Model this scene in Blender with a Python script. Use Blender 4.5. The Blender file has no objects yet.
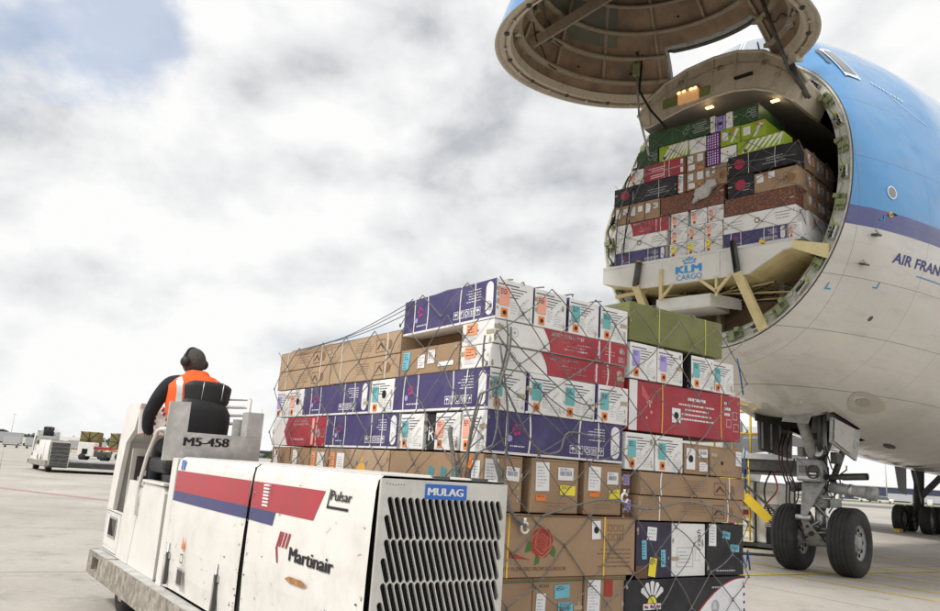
import bpy, bmesh, math, random
from mathutils import Vector, Matrix
random.seed(7)
R = math.radians
sc = bpy.context.scene
col = sc.collection

# ------------------------------------------------------------------ camera
CAM = Vector((0, 0, 1.45)); PITCH = R(12.1); ROLL = R(3.86)
fwd = Vector((0, math.cos(PITCH), math.sin(PITCH)))
up0 = Vector((0, -math.sin(PITCH), math.cos(PITCH)))
r0 = Vector((1, 0, 0))
cr = math.cos(ROLL) * r0 + math.sin(ROLL) * up0
cu = -math.sin(ROLL) * r0 + math.cos(ROLL) * up0
cam_d = bpy.data.cameras.new('camera'); cam = bpy.data.objects.new('camera', cam_d); col.objects.link(cam)
m = Matrix((cr, cu, -fwd)).transposed().to_4x4(); m.translation = CAM
cam.matrix_world = m
cam_d.sensor_width = 36; cam_d.lens = 770 / 940 * 36
cam_d.clip_start = 0.05; cam_d.clip_end = 6000
sc.camera = cam

# ------------------------------------------------------------------ world: sky with cloud cover
SUN_EL, SUN_AZ = R(50), R(-128)          # azimuth from +Y towards +X
world = bpy.data.worlds.new('World'); sc.world = world; world.use_nodes = True
nt = world.node_tree; N_ = nt.nodes; L_ = nt.links; N_.clear()
def wn(t, **k):
    n = N_.new(t)
    for a, b in k.items(): setattr(n, a, b)
    return n
def wmath(op, a, b=None, c=None, clamp=False):
    n = wn('ShaderNodeMath', operation=op, use_clamp=clamp)
    for i, v in enumerate((a, b, c)):
        if v is None: continue
        if isinstance(v, (int, float)): n.inputs[i].default_value = v
        else: L_.new(v, n.inputs[i])
    return n.outputs[0]
sky = wn('ShaderNodeTexSky', sky_type='NISHITA'); sky.sun_disc = False
sky.sun_elevation = SUN_EL; sky.sun_rotation = SUN_AZ
sky.air_density = 1.0; sky.dust_density = 1.0
tc = wn('ShaderNodeTexCoord')
nrm = wn('ShaderNodeVectorMath', operation='NORMALIZE'); L_.new(tc.outputs['Generated'], nrm.inputs[0])
D = nrm.outputs[0]
sep = wn('ShaderNodeSeparateXYZ'); L_.new(D, sep.inputs[0])
def wnoise(scale, detail, rough, off, dist=0.0, zs=1.45):
    mp = wn('ShaderNodeMapping'); mp.inputs['Location'].default_value = off; mp.inputs['Scale'].default_value = (1, 1, zs); L_.new(D, mp.inputs[0])
    n = wn('ShaderNodeTexNoise'); n.inputs['Scale'].default_value = scale; n.inputs['Detail'].default_value = detail
    n.inputs['Roughness'].default_value = rough; n.inputs['Distortion'].default_value = dist
    L_.new(mp.outputs[0], n.inputs['Vector']); return n.outputs[0]
def blob(d, c0, c1):                      # 1 inside the cosine c1, 0 outside c0
    v = Vector(d).normalized()
    n = wn('ShaderNodeVectorMath', operation='DOT_PRODUCT'); L_.new(D, n.inputs[0]); n.inputs[1].default_value = v
    mr = wn('ShaderNodeMapRange', interpolation_type='SMOOTHSTEP'); L_.new(n.outputs['Value'], mr.inputs[0])
    mr.inputs[1].default_value = c0; mr.inputs[2].default_value = c1
    return mr.outputs[0]
big = wnoise(1.6, 3, .5, (3.1, 1.7, .4))
midA = wnoise(4.6, 11, .52, (.4, 7.2, .1), .12)
midB = wnoise(4.6, 11, .52, (.4 + .03, 7.2 + .01, .1 - .06), .12)      # the same field a step towards the sun
fine = wnoise(13, 8, .58, (5.4, 2.2, 3), .3)
gap = wmath('MAXIMUM', blob((-.462, .775, .435), .986, 1.0), wmath('MULTIPLY', blob((-.515, .80, .315), .990, 1.0), .85))
gap = wmath('MAXIMUM', gap, wmath('MULTIPLY', blob((-.10, .985, .13), .994, 1.0), .35))
cov = wmath('ADD', wmath('MULTIPLY', midA, 1.0), wmath('MULTIPLY', fine, .30))
cov = wmath('SUBTRACT', wmath('ADD', cov, .20), wmath('MULTIPLY', gap, .33))
mr = wn('ShaderNodeMapRange', interpolation_type='SMOOTHSTEP'); L_.new(cov, mr.inputs[0])
mr.inputs[1].default_value = .44; mr.inputs[2].default_value = .66
cover = wmath('ADD', wmath('MULTIPLY', mr.outputs[0], .55), .45)
# underside grey where the cloud is thick, bright where it thins towards the light
relief = wmath('SUBTRACT', midA, midB)
g = wmath('ADD', wmath('MULTIPLY', midA, .75), wmath('MULTIPLY', big, .60))
g = wmath('ADD', g, wmath('MULTIPLY', fine, .30)); g = wmath('SUBTRACT', g, wmath('MULTIPLY', relief, 2.4))
darkb = blob((.03, .945, .325), .91, .996)
darkb = wmath('MAXIMUM', darkb, wmath('MULTIPLY', blob((-.17, .93, .30), .960, .999), .95))
darkb = wmath('MAXIMUM', darkb, wmath('MULTIPLY', blob((-.50, .85, .19), .985, 1.0), .60))
darkb = wmath('MAXIMUM', darkb, wmath('MULTIPLY', blob((-.33, .90, .26), .985, 1.0), .35))
g = wmath('SUBTRACT', wmath('ADD', g, wmath('MULTIPLY', darkb, .24)), wmath('MULTIPLY', blob((-.30, .87, .40), .95, 1.0), .12))
lowz = wn('ShaderNodeMapRange', interpolation_type='SMOOTHSTEP'); L_.new(sep.outputs[2], lowz.inputs[0]); lowz.inputs[1].default_value = .0; lowz.inputs[2].default_value = .24; lowz.inputs[3].default_value = .10; lowz.inputs[4].default_value = 0
g = wmath('SUBTRACT', g, lowz.outputs[0])
mr2 = wn('ShaderNodeMapRange'); L_.new(g, mr2.inputs[0]); mr2.inputs[1].default_value = .74; mr2.inputs[2].default_value = 1.42
ramp = wn('ShaderNodeValToRGB'); L_.new(mr2.outputs[0], ramp.inputs[0])
e = ramp.color_ramp.elements
e[0].position = 0; e[0].color = (.80, .80, .797, 1)
e[1].position = 1; e[1].color = (.43, .445, .47, 1)
x = ramp.color_ramp.elements.new(.50); x.color = (.66, .665, .675, 1)
bg1 = wn('ShaderNodeBackground'); L_.new(sky.outputs[0], bg1.inputs[0]); bg1.inputs[1].default_value = .15
bg2 = wn('ShaderNodeBackground'); L_.new(ramp.outputs[0], bg2.inputs[0]); bg2.inputs[1].default_value = 1.0
mix = wn('ShaderNodeMixShader'); L_.new(cover, mix.inputs[0]); L_.new(bg1.outputs[0], mix.inputs[1]); L_.new(bg2.outputs[0], mix.inputs[2])
wo = wn('ShaderNodeOutputWorld'); L_.new(mix.outputs[0], wo.inputs[0])

sun_d = bpy.data.lights.new('sun', 'SUN'); sun_d.energy = 2.0; sun_d.angle = R(10); sun_d.color = (1, .96, .89)
sun = bpy.data.objects.new('sun', sun_d); col.objects.link(sun)
sv = Vector((math.sin(SUN_AZ) * math.cos(SUN_EL), math.cos(SUN_AZ) * math.cos(SUN_EL), math.sin(SUN_EL)))
sun.rotation_euler = sv.to_track_quat('Z', 'Y').to_euler(); sun.location = sv * 60
sc.view_settings.view_transform = 'Standard'; sc.view_settings.look = 'None'
sc.view_settings.exposure = 0.30; sc.view_settings.gamma = 1; sc.view_settings.use_curve_mapping = False

# ------------------------------------------------------------------ materials
MATS = {}
def mat(name, color, rough=.6, metal=0.0, var=.08, scale=6.0, bump=0.0, bscale=12.0, dirt=None, dirt_amt=.0, dirt_scale=3.0, emis=None, coat=0.0, spec=.5):
    if name in MATS: return MATS[name]
    ma = bpy.data.materials.new(name); ma.use_nodes = True
    t = ma.node_tree; n = t.nodes; l = t.links
    b = n['Principled BSDF']
    b.inputs['Roughness'].default_value = rough; b.inputs['Metallic'].default_value = metal
    b.inputs['Specular IOR Level'].default_value = spec; b.inputs['Coat Weight'].default_value = coat
    c = n.new('ShaderNodeTexCoord')
    no = n.new('ShaderNodeTexNoise'); no.inputs['Scale'].default_value = scale; no.inputs['Detail'].default_value = 6
    l.new(c.outputs['Object'], no.inputs['Vector'])
    mr = n.new('ShaderNodeMapRange'); mr.inputs[1].default_value = .3; mr.inputs[2].default_value = .7
    mr.inputs[3].default_value = 1 - var; mr.inputs[4].default_value = 1 + var
    l.new(no.outputs[0], mr.inputs[0])
    mx = n.new('ShaderNodeVectorMath'); mx.operation = 'SCALE'; mx.inputs[0].default_value = color[:3]; l.new(mr.outputs[0], mx.inputs['Scale'])
    out = mx.outputs[0]
    if dirt:
        n2 = n.new('ShaderNodeTexNoise'); n2.inputs['Scale'].default_value = dirt_scale; n2.inputs['Detail'].default_value = 9; n2.inputs['Roughness'].default_value = .68
        l.new(c.outputs['Object'], n2.inputs['Vector'])
        m2 = n.new('ShaderNodeMapRange'); m2.inputs[1].default_value = .48; m2.inputs[2].default_value = .72; m2.inputs[4].default_value = dirt_amt
        l.new(n2.outputs[0], m2.inputs[0])
        mm = n.new('ShaderNodeMix'); mm.data_type = 'RGBA'; l.new(m2.outputs[0], mm.inputs[0]); l.new(out, mm.inputs[6]); mm.inputs[7].default_value = (*dirt, 1)
        out = mm.outputs[2]
    l.new(out, b.inputs['Base Color'])
    rr = n.new('ShaderNodeMapRange'); rr.inputs[3].default_value = max(rough - .08, .03); rr.inputs[4].default_value = min(rough + .1, 1); l.new(no.outputs[0], rr.inputs[0]); l.new(rr.outputs[0], b.inputs['Roughness'])
    if bump:
        n3 = n.new('ShaderNodeTexNoise'); n3.inputs['Scale'].default_value = bscale; n3.inputs['Detail'].default_value = 4; l.new(c.outputs['Object'], n3.inputs['Vector'])
        bp = n.new('ShaderNodeBump'); bp.inputs['Strength'].default_value = bump; bp.inputs['Distance'].default_value = .02
        l.new(n3.outputs[0], bp.inputs['Height']); l.new(bp.outputs[0], b.inputs['Normal'])
    if emis:
        b.inputs['Emission Color'].default_value = (*emis[0], 1); b.inputs['Emission Strength'].default_value = emis[1]
    MATS[name] = ma
    return ma
kraft = mat('kraft_cardboard', (.36, .245, .155), .85, var=.10, scale=3, bump=.75, bscale=4, dirt=(.24, .14, .08), dirt_amt=.35, spec=.2)
kraft2 = mat('pale_kraft_cardboard', (.45, .325, .215), .85, var=.08, scale=3, bump=.75, bscale=4, dirt=(.30, .19, .11), dirt_amt=.3, spec=.2)
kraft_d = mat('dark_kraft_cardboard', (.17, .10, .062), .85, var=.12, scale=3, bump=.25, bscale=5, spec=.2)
cwhite = mat('white_cardboard', (.80, .795, .78), .6, var=.04, scale=2.5, bump=.75, bscale=4, dirt=(.52, .47, .40), dirt_amt=.28, dirt_scale=5, spec=.3)
purple = mat('purple_print', (.060, .050, .150), .42, var=.10, scale=2, bump=.7, bscale=4, dirt=(.14, .125, .24), dirt_amt=.5, dirt_scale=4, spec=.3)
cred = mat('red_print', (.36, .035, .05), .42, var=.08, scale=3, bump=.7, bscale=4, dirt=(.42, .12, .12), dirt_amt=.4, spec=.3)
olive = mat('olive_card', (.16, .17, .055), .5, var=.12, scale=3, bump=.8, bscale=4, dirt=(.22, .23, .11), dirt_amt=.5, spec=.3)
cblack = mat('black_print', (.022, .022, .026), .5, var=.15, scale=3, bump=.2, bscale=4, dirt=(.10, .09, .09), dirt_amt=.3, spec=.3)
dgreen = mat('dark_green_print', (.035, .085, .035), .55, var=.15, scale=3, bump=.2, bscale=4, spec=.3)
lime = mat('lime_print', (.30, .42, .035), .55, var=.08, scale=3, spec=.3)
violet = mat('violet_print', (.16, .02, .26), .55, spec=.3)
magenta = mat('magenta_print', (.48, .05, .20), .55, spec=.3)
ink = mat('navy_ink', (.04, .045, .10), .6, spec=.2)
inkb = mat('black_ink', (.03, .028, .03), .6, spec=.2)
inkbr = mat('brown_ink', (.13, .065, .035), .8, spec=.2)
inkf = mat('faded_brown_ink', (.22, .135, .08), .85)
scuffm = mat('rubbed_cardboard', (.42, .36, .29), .9, var=.3)
tapem = mat('packing_tape', (.42, .34, .22), .25)
inkg = mat('grey_ink', (.42, .42, .45), .7, spec=.2)
wht = mat('white_ink', (.78, .77, .78), .6, spec=.2)
paper = mat('white_paper_label', (.80, .80, .80), .6, var=.05, spec=.3)
teal = mat('teal_label', (.16, .45, .46), .55, spec=.3)
skyl = mat('light_blue_label', (.18, .50, .60), .55, spec=.3)
salmon = mat('salmon_label', (.80, .38, .28), .6, spec=.3)
lilac = mat('lilac_label', (.40, .33, .68), .55, spec=.3)
orange = mat('orange_label', (.80, .22, .04), .55, spec=.3)
yel = mat('yellow_label', (.85, .72, .05), .55, spec=.3)
strapw = mat('white_strap', (.74, .72, .68), .35, spec=.5)
strapy = mat('yellow_strap', (.78, .50, .05), .35, spec=.5)
rope = mat('grey_rope', (.15, .147, .14), .8, var=.25, scale=30, bump=.5, bscale=60)
ropeb = mat('blue_rope', (.03, .10, .28), .7)
leop = None
hook_m = mat('pale_metal_hook', (.72, .72, .70), .4, metal=.3)
alu = mat('aluminium', (.55, .55, .55), .42, metal=.8, var=.15, scale=8)
steel_d = mat('dirty_steel', (.30, .265, .225), .7, metal=.25, var=.3, scale=7, bump=.4, bscale=30, dirt=(.62, .58, .52), dirt_amt=.9, dirt_scale=14)
scuffed = mat('scuffed_grey_metal', (.50, .49, .465), .5, metal=.25, var=.2, scale=5, bump=.15, bscale=20, dirt=(.75, .74, .72), dirt_amt=.8, dirt_scale=9)
twhite = mat('worn_white_paint', (.79, .775, .74), .4, var=.03, scale=4, bump=.05, bscale=3, dirt=(.50, .43, .34), dirt_amt=.38, dirt_scale=4.5, coat=.1)
tgrey = mat('grille_paint', (.62, .61, .58), .5, var=.06, scale=4, dirt=(.36, .33, .29), dirt_amt=.55, dirt_scale=6)
tred = mat('livery_red', (.42, .03, .045), .4, var=.1, dirt=(.20, .06, .06), dirt_amt=.45, dirt_scale=3)
tnavy = mat('livery_navy', (.045, .045, .16), .4, var=.1)
black = mat('black_recess', (.008, .008, .008), .9)
rubber = mat('tyre_rubber', (.022, .022, .023), .75, var=.25, scale=8, bump=.15, bscale=40, dirt=(.07, .065, .06), dirt_amt=.5, dirt_scale=5)
vinyl = mat('black_vinyl', (.018, .018, .020), .55, bump=.15, bscale=50)
blue_sign = mat('blue_enamel', (.02, .13, .50), .3, coat=.3)
hivis = mat('orange_hi_vis', (.95, .13, .02), .75, var=.08, scale=5, bump=.8, bscale=7)
reflex = mat('reflective_tape', (.62, .62, .60), .3, metal=.3)
jacket = mat('dark_jacket_cloth', (.014, .015, .022), .85, var=.2, bump=.8, bscale=9)
skin = mat('skin', (.55, .30, .21), .5)
hair = mat('dark_knit_cap', (.075, .066, .058), .9, var=.25, scale=60, bump=.6, bscale=80)
redb = mat('red_button', (.50, .02, .02), .35, coat=.4)
greenb = mat('olive_green_primer', (.20, .235, .11), .6, var=.25, scale=10, dirt=(.30, .30, .18), dirt_amt=.6, dirt_scale=9)
beige = mat('beige_structure_paint', (.52, .46, .36), .55, var=.12, scale=4, bump=.1, bscale=8, dirt=(.16, .125, .085), dirt_amt=.6, dirt_scale=4)
beige_d = mat('dirty_inner_structure', (.34, .28, .205), .6, var=.2, scale=4, bump=.2, bscale=8, dirt=(.08, .055, .035), dirt_amt=.75, dirt_scale=4)
ringp = mat('pale_ring_paint', (.55, .55, .50), .5, var=.1, scale=6, dirt=(.22, .20, .14), dirt_amt=.6, dirt_scale=7)
blanket = mat('brown_insulation_blanket', (.24, .165, .105), .6, var=.35, scale=2.2, bump=1.0, bscale=5, dirt=(.11, .07, .045), dirt_amt=.7, dirt_scale=2.5)
blanket_g = mat('grey_green_insulation', (.11, .115, .085), .6, var=.3, scale=2.2, bump=.7, bscale=6)
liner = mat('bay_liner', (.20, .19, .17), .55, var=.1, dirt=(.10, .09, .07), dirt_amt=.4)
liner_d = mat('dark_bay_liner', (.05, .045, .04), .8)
sillw = mat('sill_white_paint', (.66, .65, .60), .45, var=.05, dirt=(.42, .37, .27), dirt_amt=.5, dirt_scale=3)
cream = mat('cream_yellow_paint', (.60, .50, .26), .5, var=.08, dirt=(.35, .27, .13), dirt_amt=.5, dirt_scale=5)
klmb = mat('logo_blue', (.02, .26, .62), .45)
gearg = mat('gear_grey_paint', (.34, .345, .335), .45, var=.12, scale=8, dirt=(.09, .08, .07), dirt_amt=.75, dirt_scale=9)
geard = mat('dark_gear_metal', (.075, .072, .068), .5, metal=.3, var=.3, scale=9)
chrome = mat('chrome', (.75, .75, .75), .15, metal=1)
hose = mat('red_brown_hose', (.045, .022, .018), .6)
glassd = mat('dark_window_glass', (.10, .12, .14), .08, coat=.6)
glassl = mat('pale_windscreen_glass', (.42, .47, .52), .06, coat=.8)
winf = mat('window_frame_white', (.75, .78, .82), .35)
lampw = mat('warm_lamp', (.9, .7, .4), .4, emis=((1, .62, .25), 1.8))
lampf = mat('bay_lamp_housing', (.40, .25, .12), .6, emis=((1, .5, .2), .25))
yellow_p = mat('yellow_paint', (.72, .50, .02), .45, var=.1, dirt=(.30, .20, .05), dirt_amt=.4)
markcy = mat('cyan_mark', (.02, .30, .60), .5)
rust = mat('rust_patch', (.38, .19, .08), .8, var=.4, scale=25)

def leopard():
    ma = bpy.data.materials.new('spotted_kraft_print'); ma.use_nodes = True; t = ma.node_tree; b = t.nodes['Principled BSDF']
    c = t.nodes.new('ShaderNodeTexCoord'); v = t.nodes.new('ShaderNodeTexVoronoi'); v.inputs['Scale'].default_value = 34; v.inputs['Randomness'].default_value = 1
    t.links.new(c.outputs['Object'], v.inputs['Vector'])
    r = t.nodes.new('ShaderNodeValToRGB'); r.color_ramp.elements[0].position = .25; r.color_ramp.elements[0].color = (.34, .17, .10, 1); r.color_ramp.elements[1].position = .42; r.color_ramp.elements[1].color = (.15, .06, .04, 1)
    t.links.new(v.outputs[0], r.inputs[0]); t.links.new(r.outputs[0], b.inputs['Base Color']); b.inputs['Roughness'].default_value = .8
    return ma
leop = leopard()

# ------------------------------------------------------------------ mesh builder
_text = {}
def text_geo(s, bold=0.0):
    k = (s, bold)
    if k not in _text:
        cu_ = bpy.data.curves.new('t', 'FONT'); cu_.body = s; cu_.size = 1; cu_.offset = bold; cu_.resolution_u = 3
        o = bpy.data.objects.new('t', cu_); col.objects.link(o)
        dg = bpy.context.evaluated_depsgraph_get(); dg.update()
        me = bpy.data.meshes.new_from_object(o.evaluated_get(dg))
        _text[k] = ([v.co.copy() for v in me.vertices], [tuple(p.vertices) for p in me.polygons])
        bpy.data.objects.remove(o); bpy.data.curves.remove(cu_); bpy.data.meshes.remove(me)
    return _text[k]
class Fr:                                  # a drawing plane: origin, u, v, normal
    def __init__(s, o, u, v):
        s.o = Vector(o); s.u = Vector(u).normalized(); s.v = Vector(v).normalized(); s.n = s.u.cross(s.v)
    def p(s, u, v, h=0.0): return s.o + s.u * u + s.v * v + s.n * h
class MB:
    def __init__(s): s.v = []; s.f = []; s.mi = []; s.sm = []; s.mats = []
    def m(s, ma):
        if ma not in s.mats: s.mats.append(ma)
        return s.mats.index(ma)
    def add(s, vs, fs, ma, smooth=False):
        b = len(s.v); s.v += [tuple(v) for v in vs]; i = s.m(ma)
        for f in fs: s.f.append(tuple(b + k for k in f)); s.mi.append(i); s.sm.append(smooth)
        return s
    def poly(s, pts, ma): return s.add(pts, [tuple(range(len(pts)))], ma)
    def box(s, x0, x1, y0, y1, z0, z1, ma, bev=0.0):
        if bev:
            bm = bmesh.new(); bmesh.ops.create_cube(bm, size=1)
            for v in bm.verts: v.co = Vector((x0 + (v.co.x + .5) * (x1 - x0), y0 + (v.co.y + .5) * (y1 - y0), z0 + (v.co.z + .5) * (z1 - z0)))
            bmesh.ops.bevel(bm, geom=bm.edges[:], offset=bev, segments=2, profile=.5, affect='EDGES')
            s.add([v.co for v in bm.verts], [tuple(v.index for v in f.verts) for f in bm.faces], ma); bm.free(); return s
        vs = [(x, y, z) for x in (x0, x1) for y in (y0, y1) for z in (z0, z1)]
        return s.add(vs, [(0, 1, 3, 2), (4, 6, 7, 5), (0, 4, 5, 1), (2, 3, 7, 6), (0, 2, 6, 4), (1, 5, 7, 3)], ma)
    def prism(s, pts, d, ma):              # polygon pts (3d) extruded by vector d
        n = len(pts); d = Vector(d); a = [Vector(p) for p in pts]
        vs = a + [p + d for p in a]
        fs = [tuple(range(n - 1, -1, -1)), tuple(range(n, 2 * n))] + [(i, (i + 1) % n, n + (i + 1) % n, n + i) for i in range(n)]
        return s.add(vs, fs, ma)
    def tube(s, pts, r, ma, n=6, closed=False, cap=True):
        pts = [Vector(p) for p in pts]; vs = []; fs = []; k = len(pts)
        rs = r if isinstance(r, (list, tuple)) else [r] * k
        prev = None
        for i, p in enumerate(pts):
            if closed: t = pts[(i + 1) % k] - pts[i - 1]
            else: t = pts[min(i + 1, k - 1)] - pts[max(i - 1, 0)]
            t.normalize()
            if prev is None: a = t.orthogonal().normalized()
            else:
                a = prev - t * prev.dot(t)
                a = a.normalized() if a.length > 1e-6 else t.orthogonal().normalized()
            prev = a; b = t.cross(a)
            for j in range(n):
                an = 2 * math.pi * j / n
                vs.append(p + (a * math.cos(an) + b * math.sin(an)) * rs[i])
        rng = k if closed else k - 1
        for i in range(rng):
            for j in range(n):
                i2 = (i + 1) % k
                fs.append((i * n + j, i * n + (j + 1) % n, i2 * n + (j + 1) % n, i2 * n + j))
        if cap and not closed: fs.append(tuple(range(n - 1, -1, -1))); fs.append(tuple((k - 1) * n + j for j in range(n)))
        return s.add(vs, fs, ma, True if n > 5 else False)
    def lathe(s, prof, axis_o, axis_d, ma, n=32, mats=None):   # prof: list of (r, h); mats: list per segment
        o = Vector(axis_o); d = Vector(axis_d).normalized(); a = d.orthogonal().normalized(); b = d.cross(a)
        vs = []
        for r, h in prof:
            for j in range(n):
                an = 2 * math.pi * j / n; vs.append(o + d * h + (a * math.cos(an) + b * math.sin(an)) * r)
        for i in range(len(prof) - 1):
            pass
        base = len(s.v); s.v += [tuple(v) for v in vs]
        for i in range(len(prof) - 1):
            mi = s.m(mats[i] if mats else ma)
            for j in range(n):
                s.f.append((base + i * n + j, base + i * n + (j + 1) % n, base + (i + 1) * n + (j + 1) % n, base + (i + 1) * n + j)); s.mi.append(mi); s.sm.append(True)
        return s
    def disc(s, c, nrm_, r, ma, n=20, h=0.0, rr=None):
        c = Vector(c); d = Vector(nrm_).normalized(); a = d.orthogonal().normalized(); b = d.cross(a); rr = rr or r
        return s.poly([c + d * h + a * math.cos(2 * math.pi * j / n) * r + b * math.sin(2 * math.pi * j / n) * rr for j in range(n)], ma)
    # drawing on a plane -----------------------------------------------------------
    def q(s, fr, u0, v0, u1, v1, ma, h=.0015, sk=0.0):
        return s.poly([fr.p(u0 + sk, v0, h), fr.p(u1 + sk, v0, h), fr.p(u1 - sk, v1, h), fr.p(u0 - sk, v1, h)], ma)
    def pg(s, fr, pts, ma, h=.0015): return s.poly([fr.p(u, v, h) for u, v in pts], ma)
    def circ(s, fr, u, v, r, ma, h=.0015, n=18): return s.pg(fr, [(u + r * math.cos(2 * math.pi * j / n), v + r * math.sin(2 * math.pi * j / n)) for j in range(n)], ma, h)
    def ringo(s, fr, u, v, r, w, ma, h=.0015, n=22):
        pts = [(math.cos(2 * math.pi * j / n), math.sin(2 * math.pi * j / n)) for j in range(n)]
        vs = [fr.p(u + a * r, v + b * r, h) for a, b in pts] + [fr.p(u + a * (r - w), v + b * (r - w), h) for a, b in pts]
        return s.add(vs, [(j, (j + 1) % n, n + (j + 1) % n, n + j) for j in range(n)], ma)
    def frame(s, fr, u0, v0, u1, v1, w, ma, h=.0015):
        s.q(fr, u0, v0, u1, v0 + w, ma, h); s.q(fr, u0, v1 - w, u1, v1, ma, h)
        s.q(fr, u0, v0 + w, u0 + w, v1 - w, ma, h); s.q(fr, u1 - w, v0 + w, u1, v1 - w, ma, h); return s
    def text(s, fr, t, u, v, size, ma, h=.0015, bold=0.0, width=None, slant=0.0, sx=1.0, rot=False, place=None):
        vs, fs = text_geo(t); w = max(a.x for a in vs) - min(a.x for a in vs); x0 = min(a.x for a in vs); k = size / .70; kx = k * sx
        if width: kx = width / w
        for i, sh in enumerate((0, -bold, bold, -bold * .5, bold * .5) if bold else (0,)):
            P = []
            for a in vs:
                x_, y_ = (a.x - x0 + sh) * kx + a.y * k * slant, a.y * k; hh = h + i * .00025
                P.append(place(u + x_, v + y_, hh) if place else fr.p(u - y_, v + x_, hh) if rot else fr.p(u + x_, v + y_, hh))
            s.add(P, fs, ma)
        return s
    def build(s, name, parent=None, mw=None):
        me = bpy.data.meshes.new(name); me.from_pydata(s.v, [], s.f)
        for ma in s.mats: me.materials.append(ma)
        me.polygons.foreach_set('material_index', s.mi); me.polygons.foreach_set('use_smooth', s.sm); me.update()
        o = bpy.data.objects.new(name, me); col.objects.link(o)
        if parent: o.parent = parent
        if mw is not None: o.matrix_world = mw
        return o
def tag(o, label=None, cat=None, group=None, kind=None):
    if label: o['label'] = label
    if cat: o['category'] = cat
    if group: o['group'] = group
    if kind: o['kind'] = kind
    return o
def empty(name, loc, rz=0, label=None, cat=None, group=None):
    o = bpy.data.objects.new(name, None); col.objects.link(o); o.location = loc; o.rotation_euler = (0, 0, rz)
    o.empty_display_size = .3
    return tag(o, label, cat, group)
def solid(p0, p1, w, h, upv=(0, 0, 1)):   # corner list of an oriented bar
    p0 = Vector(p0); p1 = Vector(p1); t = (p1 - p0).normalized(); sv_ = t.cross(Vector(upv)).normalized(); u = sv_.cross(t)
    return [p0 + sv_ * a * w / 2 + u * b * h / 2 for a, b in ((-1, -1), (1, -1), (1, 1), (-1, 1))], p1 - p0
def bar(mb, p0, p1, w, h, ma, upv=(0, 0, 1)):
    pts, d = solid(p0, p1, w, h, upv); return mb.prism(pts, d, ma)

# ------------------------------------------------------------------ ground and setting
def apron_mat():
    ma = bpy.data.materials.new('apron_concrete'); ma.use_nodes = True; t = ma.node_tree; n = t.nodes; l = t.links; b = n['Principled BSDF']
    c = n.new('ShaderNodeTexCoord'); mp = n.new('ShaderNodeMapping'); mp.inputs['Rotation'].default_value = (0, 0, R(-30)); l.new(c.outputs['Object'], mp.inputs[0])
    br = n.new('ShaderNodeTexBrick'); br.offset = 0; br.inputs['Scale'].default_value = 1; br.inputs['Brick Width'].default_value = 5.2; br.inputs['Row Height'].default_value = 5.2
    br.inputs['Mortar Size'].default_value = .022; br.inputs['Color1'].default_value = (.46, .425, .38, 1); br.inputs['Color2'].default_value = (.49, .455, .41, 1); br.inputs['Mortar'].default_value = (.24, .22, .20, 1)
    l.new(mp.outputs[0], br.inputs['Vector'])
    def noise(s, d=8, r=.6):
        x = n.new('ShaderNodeTexNoise'); x.inputs['Scale'].default_value = s; x.inputs['Detail'].default_value = d; x.inputs['Roughness'].default_value = r; l.new(c.outputs['Object'], x.inputs['Vector']); return x.outputs[0]
    def rng(o, a, b_, c0, c1):
        x = n.new('ShaderNodeMapRange'); l.new(o, x.inputs[0]); x.inputs[1].default_value = a; x.inputs[2].default_value = b_; x.inputs[3].default_value = c0; x.inputs[4].default_value = c1; return x.outputs[0]
    def mul(a, b_):
        x = n.new('ShaderNodeVectorMath'); x.operation = 'SCALE'; l.new(a, x.inputs[0]); l.new(b_, x.inputs['Scale']); return x.outputs[0]
    o = mul(br.outputs[0], rng(noise(.35), .3, .7, .84, 1.12)); o = mul(o, rng(noise(9, 10, .7), .3, .7, .90, 1.1)); o = mul(o, rng(noise(1.6, 10, .72), .54, .72, 1.0, .66)); o = mul(o, rng(noise(.09, 6, .6), .35, .65, .86, 1.05)); o = mul(o, rng(noise(60, 3, .5), .3, .7, .93, 1.07))
    l.new(o, b.inputs['Base Color']); b.inputs['Roughness'].default_value = .8; b.inputs['Specular IOR Level'].default_value = .25
    bp = n.new('ShaderNodeBump'); bp.inputs['Strength'].default_value = .25; bp.inputs['Distance'].default_value = .01; l.new(noise(45), bp.inputs['Height']); l.new(bp.outputs[0], b.inputs['Normal'])
    return ma
mb = MB(); mb.poly([(-2500, -400, 0), (2500, -400, 0), (2500, 4500, 0), (-2500, 4500, 0)], apron_mat())
tag(mb.build('apron'), kind='structure')
grass_m = mat('dry_grass', (.15, .16, .06), .9, var=.3, scale=.05)
asph = mat('taxiway_asphalt', (.16, .155, .15), .9, var=.1, scale=.05)
mb = MB(); mb.poly([(60, 118, .004), (700, 240, .004), (700, 290, .004), (20, 150, .004)], asph); tag(mb.build('taxiway'), kind='structure')
mb = MB(); mb.poly([(40, 215, .008), (900, 330, .008), (900, 470, .008), (0, 300, .008)], grass_m); tag(mb.build('grass_verge'), kind='structure')
mb = MB(); mb.poly([(-2400, 900, .004), (0, 1000, .004), (0, 1200, .004), (-2400, 1200, .004)], grass_m); tag(mb.build('grass_verge'), kind='structure')
yline = mat('worn_yellow_line_paint', (.66, .48, .05), .7, var=.2, scale=12, dirt=(.50, .44, .30), dirt_amt=.6, dirt_scale=9)
rline = mat('worn_red_line_paint', (.42, .25, .22), .7, var=.25, scale=8, dirt=(.38, .34, .31), dirt_amt=.8, dirt_scale=6)
def line_on_ground(a, b, w, ma, z=.004):
    a = Vector((*a, z)); b = Vector((*b, z)); t = (b - a).normalized(); n = Vector((-t.y, t.x, 0)) * w / 2
    mb = MB(); mb.poly([a - n, b - n, b + n, a + n], ma); return tag(mb.build('painted_line'), kind='structure')
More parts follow.
